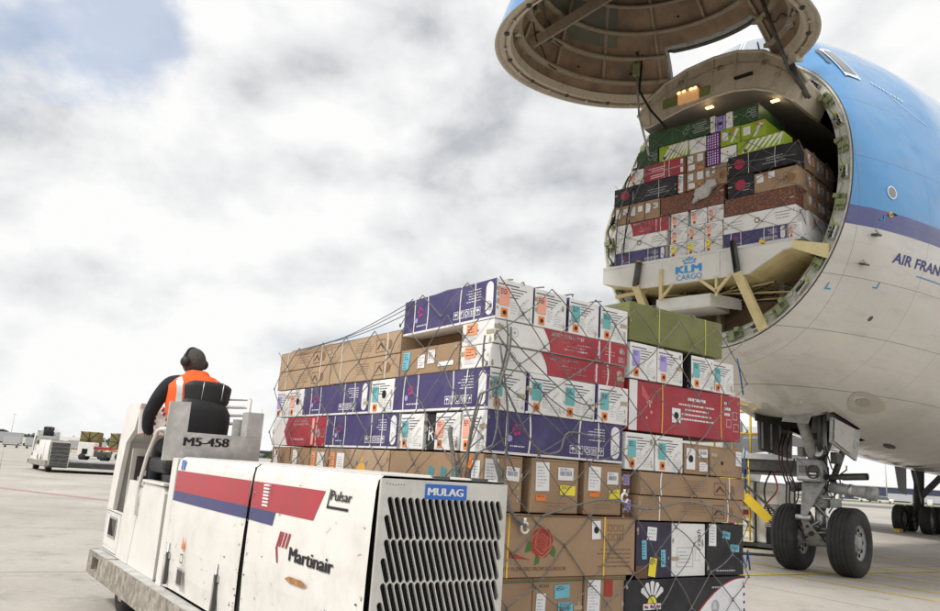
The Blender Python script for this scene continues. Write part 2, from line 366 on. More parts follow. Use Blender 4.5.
for a, b in (((5.48, 15.2), (7.31, 12.09)), ((5.93, 16.61), (9.1, 11.2)), ((6.89, 17.74), (10.6, 11.4)), ((6.2, 22.0), (12.4, 11.6)), ((8.3, 21.5), (14.2, 11.5)), ((10.3, 21.0), (16.2, 11.2))):
    line_on_ground(a, b, .10, yline)
line_on_ground((4.2, 13.4), (12.0, 18.2), .12, yline, .008)
line_on_ground((-13.92, 24.31), (-4.5, 19.2), .35, rline)
line_on_ground((-80, 60.5), (-13.92, 24.31), .35, rline)

# far buildings, tree line and masts
bnavy = mat('navy_cladding', (.035, .045, .085), .6, var=.1, scale=.05)
bgrey = mat('pale_grey_cladding', (.42, .43, .45), .6, var=.1, scale=.05)
bwin = mat('far_glazing', (.10, .13, .17), .25)
def far_building(cx, cy, w, d, h, rz, m1, label, n=12, name='hangar', floors=1):
    e_ = empty(name, (cx, cy, 0), rz, label, 'building')
    mb = MB(); mb.box(-w / 2, w / 2, 0, d, 0, h, m1); mb.build('wall', e_)
    mb = MB(); mb.box(-w / 2 - .4, w / 2 + .4, -.4, d + .4, h, h + .5, bgrey); mb.build('roof', e_)
    for k in range(n):
        x = -w / 2 + (k + .5) * w / n
        for f in range(floors):
            z0 = .8 + f * h / floors
            mb = MB(); mb.box(x - w / n * .36, x + w / n * .36, -.15, .05, z0, z0 + h / floors * .5, bwin if floors > 1 else bgrey); mb.build('window' if floors > 1 else 'door', e_)
far_building(255, 420, 150, 40, 7.5, R(-31), bnavy, 'long low navy blue hangar beyond the grass behind the nose wheels', 9)
far_building(355, 392, 80, 40, 8.5, R(-31), bnavy, 'navy blue shed at the far right behind the distant wheels', 6)
far_building(-560, 880, 200, 50, 9, R(30), bgrey, 'pale grey terminal building on the horizon at far left', 16, 'terminal', 3)
far_building(-310, 930, 120, 40, 6, R(15), bgrey, 'low grey airport building beyond the yellow crates', 12, 'terminal', 2)
far_building(-190, 880, 80, 40, 8, R(5), bnavy, 'small dark airport shed on the horizon left of the tractor seat', 6, 'shed')
mast_m = mat('galvanised_mast', (.45, .46, .47), .5)
for x, y, h, lab in ((170, 312, 16, 'tall thin floodlight mast standing before the navy hangar'), (-400, 700, 24, 'thin floodlight mast on the left horizon'), (265, 330, 12, 'short light pole near the far navy shed')):
    e_ = empty('floodlight_mast', (x, y, 0), 0, lab, 'light mast')
    mb = MB(); mb.tube([(0, 0, 0), (0, 0, h)], [.30, .14], mast_m, 6); mb.build('pole', e_)
    mb = MB(); mb.box(-1.2, 1.2, -.25, .25, h, h + .35, mast_m); mb.build('lamp_head', e_)
leafm = mat('far_foliage', (.06, .085, .04), .9, var=.4, scale=.2)
barkm = mat('bark', (.08, .06, .045), .9)
for i in range(16):
    x = -760 + i * 36 + random.uniform(-10, 10); y = 980 + random.uniform(-20, 20); h = random.uniform(9, 16)
    if i % 5 == 4: continue
    e_ = empty('tree', (x, y, 0), 0, 'distant round tree in the row along the left horizon', 'tree', 'trees along the left horizon')
    mb = MB(); mb.tube([(0, 0, 0), (0, 0, h * .5)], [.5, .3], barkm, 5); mb.build('trunk', e_)
    mb = MB()
    for k in range(160):
        th = random.uniform(0, 6.28); ph = random.uniform(-1, 1); r_ = random.uniform(.5, 1)
        c = Vector((math.cos(th) * math.sqrt(1 - ph * ph) * h * .5 * r_, math.sin(th) * math.sqrt(1 - ph * ph) * h * .5 * r_, h * .6 + ph * h * .4 * r_))
        a = Vector((random.uniform(-1, 1), random.uniform(-1, 1), random.uniform(-1, 1))).normalized(); b_ = a.orthogonal().normalized(); s_ = h * .09
        mb.poly([c - a * s_ - b_ * s_ * .6, c + a * s_ - b_ * s_ * .5, c + a * s_ * .8 + b_ * s_, c - a * s_ + b_ * s_ * .7], leafm)
    mb.build('crown', e_)
# cars parked beyond the grass
car_m = [mat('car_paint_' + n_, c_, .3, coat=.5) for n_, c_ in (('white', (.75, .75, .75)), ('silver', (.45, .46, .48)), ('dark', (.05, .06, .08)), ('blue', (.05, .12, .3)), ('white2', (.7, .7, .68)))]
def parked(x, y, rz, k, van):
    nm = ('white', 'silver', 'dark', 'blue', 'white')[k]
    e_ = empty('parked_van' if van else 'parked_car', (x, y, 0), rz, f'tiny distant {nm} {"van" if van else "car"} parked before the navy hangar', 'van' if van else 'car', f'distant {nm} {"vans" if van else "cars"} before the navy hangar')
    L = 5.2 if van else 4.3; H = 2.3 if van else 1.45
    mb = MB()
    prof = [(-L / 2, .35), (L / 2, .35), (L / 2, .85), (L / 2 - 1.0, .98), (L / 2 - 1.6, H), (-L / 2 + (.1 if van else .6), H), (-L / 2, .95)]
    mb.prism([(a, -.85, b) for a, b in prof], (0, 1.7, 0), car_m[k]); mb.build('body', e_)
    mb = MB(); mb.prism([(L / 2 - 1.15, -.87, 1.0), (L / 2 - 1.65, -.87, H - .12), (-L / 2 + .7, -.87, H - .12), (-L / 2 + .4, -.87, 1.0)], (0, 1.74, 0), glassd); mb.build('window', e_)
    for wx in (-L * .31, L * .31):
        for wy in (-.86, .68):
            mb = MB(); mb.tube([(wx, wy, .33), (wx, wy + .18, .33)], .33, rubber, 12); mb.build('wheel', e_)
for i in range(26):
    f = i / 25; x = 112 + f * 160 + random.uniform(-1, 1); y = 272 + f * 60 + random.uniform(-6, 6)
    parked(x, y, R(random.choice((60, 60, -30, -32))), random.randrange(5), random.random() < .35)

# ------------------------------------------------------------------ cartons
def rnd(a, b): return random.uniform(a, b)
def microtext(mb, fr, u0, v0, u1, v1, rows, ma, align='c', fill=.55):
    rh = (v1 - v0) / rows
    for i in range(rows):
        L = (u1 - u0) * rnd(.55, 1); a = {'c': (u0 + u1 - L) / 2, 'l': u0, 'r': u1 - L}[align]; x = a; v = v1 - (i + 1) * rh
        while x < a + L - .004:
            w = min(rnd(.006, .03), a + L - x); mb.q(fr, x, v + rh * (1 - fill) / 2, x + w, v + rh * (1 + fill) / 2, ma); x += w + .006
def pictos(mb, fr, u, v, s, n, ma, bg):
    for i in range(n):
        a = u + i * s * 1.18; mb.frame(fr, a, v, a + s, v + s, s * .08, ma)
        k = i % 4
        if k == 0: mb.pg(fr, [(a + s * (.5 + .32 * math.cos(t)), v + s * (.5 + .30 * math.sin(t))) for t in [math.pi * j / 8 for j in range(9)]], ma); mb.q(fr, a + s * .46, v + s * .15, a + s * .54, v + s * .5, ma)
        elif k == 1: mb.pg(fr, [(a + s * .25, v + s * .85), (a + s * .75, v + s * .85), (a + s * .5, v + s * .45)], ma); mb.q(fr, a + s * .46, v + s * .15, a + s * .54, v + s * .5, ma); mb.q(fr, a + s * .3, v + s * .12, a + s * .7, v + s * .18, ma)
        elif k == 2: mb.ringo(fr, a + s * .5, v + s * .5, s * .33, s * .12, ma)
        else:
            for o in (.28, .60): mb.q(fr, a + s * o, v + s * .15, a + s * (o + .13), v + s * .6, ma); mb.pg(fr, [(a + s * (o - .06), v + s * .6), (a + s * (o + .19), v + s * .6), (a + s * (o + .065), v + s * .85)], ma)
class Ctn:
    def __init__(s, F, x0, x1, y0, y1, z0, z1, body, label, group=None, rz=0.0, name='carton'):
        g_ = .004
        s.W = x1 - x0 - g_; s.D = y1 - y0 - g_; s.H = z1 - z0 - .003
        s.mb = MB(); s.mb.box(0, s.W, 0, s.D, 0, s.H, body, bev=.004)
        s.F = Fr((0, 0, 0), (1, 0, 0), (0, 0, 1)); s.L = Fr((0, s.D, 0), (0, -1, 0), (0, 0, 1)); s.R = Fr((s.W, 0, 0), (0, 1, 0), (0, 0, 1))
        s.parts = []; s.loc = F[0] + F[1] @ Vector((x0 + g_ / 2, y0, z0)); s.rz = F[2] + rz; s.label = label; s.group = group; s.name = name
    def dim(s, f): return s.W if f is s.F else s.D
    def part(s, name):
        m_ = MB(); s.parts.append((name, m_)); return m_
    def lab(s, fr, u, v, w, h, ma, kind='lines', rot=0.0, name='label'):
        m_ = s.part(name); c, sn = math.cos(rot), math.sin(rot); cu_, cv = u + w / 2, v + h / 2
        f2 = Fr(fr.p(cu_, cv, .003) - (fr.u * (c * w / 2 - sn * h / 2) + fr.v * (sn * w / 2 + c * h / 2)), fr.u * c + fr.v * sn, fr.v * c - fr.u * sn)
        m_.prism([f2.p(0, 0, 0), f2.p(w, 0, 0), f2.p(w, h, 0), f2.p(0, h, 0)], f2.n * .0012, ma)
        if kind == 'lines': microtext(m_, f2, w * .12, h * .12, w * .88, h * .88, max(3, int(h / .022)), inkg if ma is paper else ink, 'l', .35)
        elif kind == 'head': microtext(m_, f2, w * .1, h * .60, w * .9, h * .92, 3, ink, 'l', .5)
        elif kind == 'bar':
            x = w * .12
            while x < w * .85: b_ = rnd(.002, .006); m_.q(f2, x, h * .35, x + b_, h * .7, ink, .002); x += b_ + rnd(.003, .006)
            microtext(m_, f2, w * .1, h * .74, w * .9, h * .95, 2, ink, 'l', .4)
        elif kind == 'dot': m_.circ(f2, w / 2, h * .5, min(w, h) * .28, inkb, .002)
        return s
    def straps(s, fr, us, ma=None, w=.011):
        for u in us:
            m_ = s.part('strap'); k = rnd(-.012, .012); W = s.H
            n = 6
            P = [(u + k * math.sin(math.pi * i / n), W * i / n) for i in range(n + 1)]
            for i in range(n):
                (a, b), (c, d) = P[i], P[i + 1]
                m_.prism([fr.p(a - w / 2, b, .002), fr.p(a + w / 2, b, .002), fr.p(c + w / 2, d, .002), fr.p(c - w / 2, d, .002)], fr.n * .002, ma or strapw)
        return s
    # printed designs ---------------------------------------------------------------
    def p_purple(s, fr, straps=True, dark=purple):
        w, h, m_ = s.dim(fr), s.H, s.mb
        m_.q(fr, 0, 0, w, h, dark, .001); m_.q(fr, 0, 0, w, h * .055, wht, .0018)
        u = w * .20; 
        for k in range(5):
            a = k * 1.2566 + .5; m_.circ(fr, u + .022 * math.cos(a), h * .60 + .026 * math.sin(a), .013, magenta, .0018 + k * .0002, 10)
        m_.circ(fr, u, h * .60, .017, dark, .0032, 10); m_.circ(fr, u - .05, h * .38, .02, lilac, .0018, 10)
        microtext(m_, fr, w * .16, h * .17, w * .32, h * .24, 1, wht, 'l', .4)
        microtext(m_, fr, w * .70, h * .50, w * .855, h * .86, 5, wht, 'r', .28)
        pictos(m_, fr, w * .585, h * .15, min(h * .21, w * .055), 5, wht, dark)
        a0, a1 = w * .905, w * .975; b0, b1 = h * .10, h * .95; r_ = (a1 - a0) / 2; c_ = (a0 + a1) / 2
        m_.pg(fr, [(c_ + r_ * math.cos(t), b1 - r_ + r_ * math.sin(t)) for t in [math.pi * j / 8 for j in range(9)]] + [(c_ - r_ * math.cos(t), b0 + r_ - r_ * math.sin(t)) for t in [math.pi * j / 8 for j in range(9)]], wht, .0022)
        m_.ringo(fr, c_, h * .38, r_ * .5, r_ * .12, inkg, .003); microtext(m_, fr, c_ - r_ * .5, h * .60, c_ + r_ * .5, h * .78, 2, ink, 'c', .5)
        m_.ringo(fr, c_, h * .25, r_ * .3, r_ * .1, inkg, .003)
        if straps: s.straps(fr, (w * .13, w * .285, w * .66, w * .80))
        return s
    def p_end(s, fr, lm=teal, u0=0.0, w=None, cut=False):
        w = w or s.dim(fr); h, m_ = s.H, s.mb
        X = lambda a: u0 + a * w
        m_.q(fr, X(.04), h * .86, X(.60), h * .885, ink); 
        for k, (a, b) in enumerate(((.42, .92), (.42, .80), (.44, .70), (.40, .62))): m_.q(fr, X(a - .04), h * (.79 - k * .075), X(b * .78 + .1), h * (.81 - k * .075), ink)
        s.lab(fr, X(.08), h * .34, w * .27, h * .46, lm, 'head'); s.lab(fr, X(.14), h * .06, w * .17, h * .21, orange, 'dot')
        m_.frame(fr, X(.62), h * .10, X(.92), h * .36, .002, inkg); microtext(m_, fr, X(.65), h * .13, X(.89), h * .32, 3, inkg, 'l', .3)
        microtext(m_, fr, X(.40), h * .16, X(.60), h * .48, 5, inkg, 'l', .25); m_.circ(fr, X(.52), h * .52, .004, cred); m_.circ(fr, X(.74), h * .50, .005, inkb); m_.ringo(fr, X(.92), h * .12, .009, .002, inkb)
        m_.pg(fr, [(X(.64), h * .40), (X(.68), h * .38), (X(.88), h * .60), (X(.84), h * .62)], inkg); m_.pg(fr, [(X(.655), h * .40), (X(.68), h * .39), (X(.865), h * .60), (X(.84), h * .61)], wht, .002)
        return s
    def p_red(s, fr, frac=.36, straps=True):
        w, h, m_ = s.dim(fr), s.H, s.mb
        c = [(w * (frac + .055 * (1 - (1 - t) ** 2) * 1.0 - .02), h * (1 - t)) for t in [i / 8 for i in range(9)]]
        m_.pg(fr, [(w, 0), (w, h * .985)] + c, cred); m_.ringo(fr, w * .14, h * .55, h * .20, .003, inkg); m_.circ(fr, w * .14, h * .55, h * .07, inkg)
        microtext(m_, fr, w * (frac + .04), h * .72, w * .74, h * .93, 1, wht, 'l', .8); microtext(m_, fr, w * (frac + .12), h * .18, w * .70, h * .62, 3, wht, 'c', .42)
        m_.q(fr, w * .765, h * .06, w * .775, h * .94, wht, .0018); microtext(m_, fr, w * .755, h * .12, w * .785, h * .88, 7, wht, 'c', .6)
        microtext(m_, fr, w * .82, h * .30, w * .91, h * .75, 3, wht, 'l', .2)
        m_.circ(fr, w * .955, h * .66, h * .15, wht); m_.frame(fr, w * .93, h * .10, w * .98, h * .36, .003, wht); microtext(m_, fr, w * .935, h * .13, w * .975, h * .33, 3, wht, 'c', .5)
        if straps: s.straps(fr, (w * .855,))
        return s
    def p_redfull(s, fr):
        w, h, m_ = s.dim(fr), s.H, s.mb
        m_.q(fr, 0, 0, w * .065, h, wht, .001)
        for k in range(9):
            a = rnd(0, 6.28); r_ = rnd(.01, .05); m_.circ(fr, w * .17 + r_ * 1.2 * math.cos(a), h * .45 + r_ * 1.8 * math.sin(a), rnd(.005, .012), salmon, .0015 + k * .0001, 8)
        m_.pg(fr, [(w * .10, h * .95), (w * .16, h * .70), (w * .20, h * .86), (w * .15, h * .60), (w * .10, h * .72)], mat('faint_red_print', (.58, .11, .12), .5))
        microtext(m_, fr, w * .44, h * .72, w * .72, h * .84, 1, wht, 'c', .5); microtext(m_, fr, w * .40, h * .30, w * .76, h * .70, 4, wht, 'c', .34)
        s.lab(fr, w * .355, h * .25, w * .075, h * .30, paper, 'dot')
        for a, b in ((.92, .48), (.86, .30), (.93, .22)): m_.frame(fr, w * a, h * b, w * (a + .045), h * (b + .17), .003, wht)
        microtext(m_, fr, w * .84, h * .52, w * .90, h * .88, 3, wht, 'l', .5)
        s.straps(fr, (w * .27, w * .81), mat('orange_strap', (.72, .36, .07), .35)); return s
    def p_kraft(s, fr, straps=True, sm=None, symbols=True):
        w, h, m_ = s.dim(fr), s.H, s.mb
        microtext(m_, fr, w * .38, h * .25, w * .62, h * .80, random.choice((3, 4, 5)), inkf, 'c', .22)
        if symbols:
            m_.frame(fr, w * .68, h * .16, w * .80, h * .74, .004, inkbr); m_.pg(fr, [(w * .69, h * .3), (w * .74, h * .62), (w * .79, h * .3), (w * .775, h * .3), (w * .74, h * .5), (w * .71, h * .3)], inkbr)
            m_.circ(fr, w * .86, h * .45, h * .22, mat('faded_brown_print', (.24, .14, .075), .85)); 
        if straps: s.straps(fr, (w * .18, w * .83), sm)
        m_.q(fr, 0, h * .985, w, h, kraft_d, .0012); return s
    def p_kend(s, fr, ls, seam=True):
        w, h, m_ = s.dim(fr), s.H, s.mb
        for (a, b, c, d, ma, k) in ls: s.lab(fr, a * w, b * h, (c - a) * w, (d - b) * h, ma, k, rnd(-.05, .05))
        microtext(m_, fr, w * .25, h * .10, w * .75, h * .22, 2, inkf, 'c', .25); m_.q(fr, w * .02, h * .955, w * .98, h * .962, kraft_d, .0012); return s
    def flap(s, fr, w0, w1, ma=kraft_d):      # torn or open hand hole
        s.mb.pg(fr, [(w0 + (w1 - w0) * (.5 + .5 * math.cos(t)), s.H * .45 + .02 * math.sin(t)) for t in [2 * math.pi * j / 12 for j in range(12)]], black, .002); return s
    def done(s, cat='carton'):
        for fr in (s.F, s.L):
            w = s.dim(fr)
            for k in range(3):       # rubbed corners and edges
                u, v = random.choice((.012, w - .03)), rnd(.01, s.H - .03); a = rnd(.004, .016)
                s.mb.pg(fr, [(u + a * rnd(.5, 1) * math.cos(t), v + a * rnd(.8, 2) * math.sin(t)) for t in [j * .9 for j in range(7)]], scuffm, .0026)
            if random.random() < .45 and w > .2:
                v = rnd(.25, .8) * s.H; u = random.choice((0, w - .07)); s.mb.q(fr, u, v, u + .07, v + .025, tapem, .0034)
        o = s.mb.build(s.name); o.location = s.loc; o.rotation_euler = (rnd(-.003, .004), rnd(-.006, .006) if s.W < .6 else rnd(-.0025, .0025), s.rz)
        tag(o, s.label, cat, s.group)
        for n_, m_ in s.parts: m_.build(n_, o)
        return o
def frame_at(loc, rz): return (Vector(loc), Matrix.Rotation(rz, 3, 'Z'), rz)
PF = frame_at((.148, 4.5, 0), R(34.7))
NP = 'cartons on the near netted pallet'
def C(x0, x1, y0, y1, z0, z1, body=cwhite, lab='', g=NP, F=None, rz=None):
    d = rnd(-.010, .012) if y0 < .1 and x0 >= 0 else 0
    return Ctn(F or PF, x0, x1, y0 + d, y1, z0, z1, body, lab, g, rnd(-.007, .007) if rz is None else rz)
# near pallet, face towards the camera ------------------------------------------------
for i, (x0, x1, lm, lt_) in enumerate(((0, .29, salmon, 'salmon label, purple long side, at the pallet corner'), (.30, .57, salmon, 'salmon label, second from the corner edge'), (.59, .86, teal, 'teal label, third from the corner edge'), (.87, 1.13, teal, 'teal label, beside the olive carton'))):
    c = C(x0, x1, 0, 1.08, 2.352, 2.60 - (.006 * i), lab=f'white carton end in top row, {lt_}')
    c.p_end(c.F, lm)
    c.p_purple(c.L, straps=(i == 0))
    c.done()
for z0, z1, t_ in ((2.205, 2.35, 'upper'), (2.062, 2.202, 'lower')):
    c = C(0, 1.13, 0, .33, z0, z1, lab=f'{t_} of two long white and red cartons at the pallet corner'); c.p_red(c.F)
    c.lab(c.L, .05, c.H * .45, .11, .07, mat('bright_orange_label', (.85, .33, .15), .6), 'lines'); microtext(c.mb, c.L, .04, .02, .16, .06, 3, inkg, 'l', .3); c.mb.circ(c.L, .17, c.H * .6, .006, inkb); c.done()
for i, x0 in enumerate((0, .29, .58, .867)):
    t_ = ('at the corner with purple side', 'second from the corner', 'third from the corner', 'fourth, beside large red carton')[i]
    c = C(x0, x0 + .283, 0, 1.12, 1.812, 2.058, lab=f'white carton end above the long blue carton, {t_}'); c.p_end(c.F, teal)
    c.p_purple(c.L, straps=(i == 0)); c.done()
c = C(0, 1.12, 0, .27, 1.56, 1.808, body=cwhite, lab='long blue carton facing the camera in the middle of the corner stack'); c.p_purple(c.F); c.p_end(c.L, salmon); c.done()
kb = [(0, .30, [(.05, .35, .38, .92, paper, 'lines'), (.58, .55, .92, .80, paper, 'bar')], 'small brown carton behind the white grille corner, two white labels'),
      (.355, .74, [(.08, .40, .36, .93, paper, 'lines'), (.55, .62, .88, .86, paper, 'bar'), (.60, .34, .93, .52, yel, 'head'), (.10, .22, .30, .33, orange, 'head')], 'brown carton below the blue one with yellow tag, left one'),
      (.79, 1.125, [(.10, .45, .42, .93, paper, 'lines'), (.60, .60, .90, .84, paper, 'bar'), (.66, .32, .95, .50, yel, 'head'), (.14, .34, .40, .46, orange, 'head')], 'brown carton below the blue one with yellow tag, right one')]
for x0, x1, ls, t_ in kb:
    c = C(x0, x1, .015, 1.1, 1.232, 1.555, body=kraft, lab=t_); c.p_kend(c.F, ls)
    if x0 == 0:
        m_ = c.mb; W = c.D
        for k in range(4): m_.pg(c.L, [(W * (.45 + .13 * k), .05), (W * (.49 + .13 * k), .05), (W * (.53 + .13 * k), .22), (W * (.47 + .13 * k), .24)], mat('faded_teal_print', (.08, .25, .27), .8))
        m_.pg(c.L, [(W * .82, .02), (W * .9, .02), (W * .9, .3), (W * .84, .3)], orange)
        m_.text(c.L, 'S', W * .7, .06, .18, MATS['faded_teal_print'])
        c.lab(c.L, W * .905, .06, .08, .22, paper)
    c.done()
# rose carton
c = C(-.02, 1.215, -.03, .42, .872, 1.225, body=kraft, lab='wide brown carton printed with a red rose beside the white grille'); w, h, m_ = c.W, c.H, c.mb
rose = mat('rose_red_print', (.36, .05, .035), .8); rleaf = mat('leaf_green_print', (.06, .16, .05), .8); rose2 = mat('rose_pale_print', (.50, .22, .14), .8)
cx_, cy_ = w * .36, h * .56
for k in range(9):
    a = k * .698 + .2; m_.circ(c.F, cx_ + .052 * math.cos(a), cy_ + .055 * math.sin(a), .036, rose, .0012 + k * .00008, 14)
m_.circ(c.F, cx_, cy_, .062, rose, .0022, 18)
for r_ in (.078, .060, .044, .028, .014):
    n = 26; a0 = rnd(0, 6)
    pts = [(cx_ + r_ * (1 + .12 * math.sin(3 * t + a0)) * math.cos(t), cy_ + r_ * (1 + .12 * math.cos(4 * t)) * math.sin(t)) for t in [a0 + 5.2 * j / n for j in range(n)]]
    m_.add([c.F.p(a, b, .003) for a, b in pts] + [c.F.p(cx_ + (a - cx_) * .93, cy_ + (b - cy_) * .93, .003) for a, b in pts], [(j, j + 1, n + j + 1, n + j) for j in range(n - 1)], rose2)
for pts in ([(-.05, -.04), (-.13, -.06), (-.11, .0), (-.07, .03), (-.045, 0)], [(.05, -.06), (.10, -.085), (.115, -.05), (.09, -.015)], [(-.045, -.08), (-.055, -.13), (-.02, -.12), (-.01, -.09)]):
    m_.pg(c.F, [(cx_ + a, cy_ + b) for a, b in pts], rleaf, .0011)
m_.pg(c.F, [(cx_ - .25, cy_ - .05), (cx_ - .08, cy_ - .10), (cx_ - .26, cy_ - .085)], rose); m_.pg(c.F, [(w * .02, cy_ - .01), (w * .10, cy_ - .06), (w * .02, cy_ - .08)], rose)
m_.text(c.F, 'QUALITY FLOWERS FROM ECUADOR', w * .06, h * .105, .022, inkbr, width=w * .46)
pb = mat('faded_box_pictogram', (.26, .15, .08), .85)
for i in range(2):
    for j in range(3): m_.frame(c.F, w * .80 + j * .05, h * (.60 + i * .16), w * .80 + .04 + j * .05, h * (.60 + i * .16) + .042, .007, pb)
microtext(m_, c.F, w * .68, h * .12, w * .97, h * .48, 5, inkf, 'r', .34)
c.lab(c.F, w * .685, h * .62, .075, .11, paper, 'dot', .05); c.straps(c.F, (w * .155, w * .775), strapy); m_.q(c.F, .001, h * .975, w, h, kraft_d, .0012); c.done()
for i, (x0, x1, ls, t_) in enumerate(((-.02, .395, [(.16, .40, .40, .62, skyl, 'head'), (.20, .16, .44, .36, skyl, 'bar')], 'brown carton under the rose carton, two light blue tags, nearest the grille'),
        (.40, .80, [(.06, .05, .24, .72, paper, 'lines'), (.42, .62, .72, .86, skyl, 'head'), (.50, .32, .80, .55, skyl, 'bar')], 'brown carton under the rose carton with two light blue tags and hand hole'),
        (.805, 1.165, [(.06, .22, .36, .93, paper, 'lines'), (.46, .62, .66, .93, rose, 'none')], 'brown carton under the rose carton with one tall white label and small rose picture'))):
    c = C(x0, x1, 0, 1.1, .545, .868, body=kraft, lab=t_); c.p_kend(c.F, ls); c.mb.q(c.F, 0, c.H * .92, c.W, c.H * .94, rleaf)
    c.mb.text(c.F, 'ROSAS', c.W * .12, c.H * .82, .018, inkbr)
    if i == 1: c.mb.pg(c.F, [(.16 + .045 * math.cos(t), c.H * .28 + .035 * math.sin(t)) for t in [math.pi * 2 * j / 14 for j in range(14)]], black, .002)
    c.done()
# second column -----------------------------------------------------------------------
c = C(1.145, 2.15, 0, .42, 2.395, 2.665, body=olive, lab='plain olive green carton on top of the near pallet', rz=-.004); c.mb.q(c.F, 0, c.H * .93, c.W, c.H * .94, greenb); c.straps(c.F, (c.W * .30, c.W * .80), mat('lime_strap', (.42, .44, .08), .4)); c.done()
for i, (x0, x1, lm, t_) in enumerate(((1.16, 1.43, lilac, 'lilac label, left one under the olive carton'), (1.44, 1.71, lilac, 'lilac label, second under the olive carton'), (1.79, 2.05, teal, 'teal label, under the right end of the olive carton'), (2.06, 2.31, teal, 'teal label, at the right edge above the large red carton'))):
    c = C(x0, x1, 0, 1.1, 2.138, 2.385 - .004 * i, lab='white carton end with ' + t_); c.p_end(c.F, lm)
    if i == 2: c.mb.q(c.L, 0, 0, c.D, c.H, cblack)
    c.done()
c = C(1.175, 2.39, 0, .40, 1.79, 2.132, body=cred, lab='large red carton on the right of the near pallet with orange straps'); c.p_redfull(c.F); c.done()
for x0, x1, t_ in ((1.145, 1.425, 'left'), (1.435, 1.715, 'right')):
    c = C(x0, x1, 0, 1.1, 1.53, 1.775, lab=f'white carton end under the large red carton, {t_} of two'); c.p_end(c.F, teal); c.done()
for x0, x1, ls, t_ in ((1.735, 2.0, [(.06, .15, .42, .85, paper, 'dot'), (.58, .58, .95, .85, paper, 'bar'), (.60, .12, .95, .42, paper, 'lines')], 'small brown carton with three white labels below the red carton'), (2.01, 2.385, [(.78, .40, .96, .90, paper, 'lines')], 'small brown carton with hand hole at right edge below the red carton')):
    c = C(x0, x1, 0, 1.1, 1.53, 1.745, body=kraft, lab=t_); c.p_kend(c.F, ls); c.mb.circ(c.F, c.W * .35, c.H * .45, .014, black, .002); c.done()
for x0, x1, z0, z1, t_ in ((1.275, 2.40, 1.373, 1.525, 'upper'), (1.26, 2.385, 1.208, 1.370, 'lower')):
    c = C(x0, x1, -.01, .33, z0, z1, body=kraft, lab=f'{t_} of two long brown strapped cartons on the right of the near pallet'); c.p_kraft(c.F); c.done()
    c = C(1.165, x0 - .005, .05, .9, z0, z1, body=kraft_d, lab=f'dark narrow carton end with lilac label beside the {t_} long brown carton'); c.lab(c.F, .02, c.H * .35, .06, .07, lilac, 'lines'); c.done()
dpur = mat('dark_plum_print', (.030, .022, .055), .5, bump=.3, bscale=6)
c = C(1.26, 1.605, .005, 1.0, .84, 1.20, body=dpur, lab='dark plum carton with light blue and yellow tags on the right stack'); c.lab(c.F, .10, .24, .09, .085, paper, 'lines', -.08); c.lab(c.F, .05, .12, .045, .12, skyl, 'lines', .05); c.lab(c.F, .235, .07, .045, .11, skyl, 'lines', .03); c.lab(c.F, .12, .01, .07, .12, yel, 'head', -.15); c.mb.q(c.F, 0, 0, .11, .08, kraft_d); c.done()
c = C(1.61, 1.965, -.01, 1.0, .845, 1.195, lab='clean white carton face between dark cartons on the right stack'); c.mb.frame(c.F, .05, .06, .22, .19, .004, inkg); microtext(c.mb, c.F, .07, .08, .20, .17, 4, inkg, 'l', .3)
c.mb.text(c.F, 'Fresh', c.W * .86, .17, .045, ink, rot=True, slant=.2); c.mb.frame(c.F, .24, .10, .30, .26, .003, inkg); c.done()
c = C(1.97, 2.39, 0, 1.0, .845, 1.20, body=cblack, lab='black carton with two light blue tags at the right edge of the stack'); c.lab(c.F, .02, .20, .08, .15, paper, 'lines', -.02); c.lab(c.F, .17, .25, .085, .05, skyl, 'bar', -.15); c.lab(c.F, .26, .16, .10, .05, skyl, 'bar', -.04); microtext(c.mb, c.F, .06, .02, .36, .045, 1, inkg, 'c', .4); c.done()
c = C(1.145, 2.40, -.02, .5, .50, .838, body=cblack, lab='wide black and white carton with a sun and fruit logo at the bottom right'); w, h, m_ = c.W, c.H, c.mb
arc = [(w * (.50 + .50 * (1 - math.cos(t))), h * (.02 + .93 * math.sin(t))) for t in [math.pi / 2 * j / 16 for j in range(17)]]
arc = [(w * .50 + (w * .5) * (j / 16), h * .96 * math.sin(math.pi / 2 * min(1, (j / 16) * 1.05)) ** .8 if j else 0) for j in range(17)]
m_.pg(c.F, [(w, 0)] + [(w, h * .975)] + [(a - .012, min(b + .006, h * .975)) for a, b in arc[::-1]], cred, .0012)
m_.pg(c.F, [(w, 0)] + [(w, h * .955)] + [(a, min(b, h * .955)) for a, b in arc[::-1]], wht, .0020)
cx_, cy_ = w * .20, h * .55
for a in (-50, -25, 0, 25, 50):
    t = R(a); u = Vector((math.sin(t), math.cos(t))); n_ = Vector((u.y, -u.x))
    p = [Vector((cx_, cy_ + .01)) + u * k + n_ * s_ for k, s_ in ((.045, -.008), (.125, -.020), (.135, 0), (.125, .020), (.045, .008))]
    m_.pg(c.F, [tuple(v) for v in p], wht)
m_.pg(c.F, [(cx_ + .042 * math.cos(t), cy_ + .005 + .042 * math.sin(t)) for t in [math.pi * j / 12 for j in range(13)]], yel, .002)
for a in (-.085, -.03, .03): m_.pg(c.F, [(cx_ + a, cy_ - .035), (cx_ + a + .055, cy_ - .035), (cx_ + a + .055, cy_ + .002), (cx_ + a, cy_ + .002)], wht, .0022); m_.circ(c.F, cx_ + a + .02, cy_ - .016, .011, magenta, .003); m_.circ(c.F, cx_ + a + .038, cy_ - .020, .009, rose, .0032)
m_.text(c.F, 'Agrogana', cx_ - .13, cy_ - .115, .052, wht, bold=.02, width=.27)
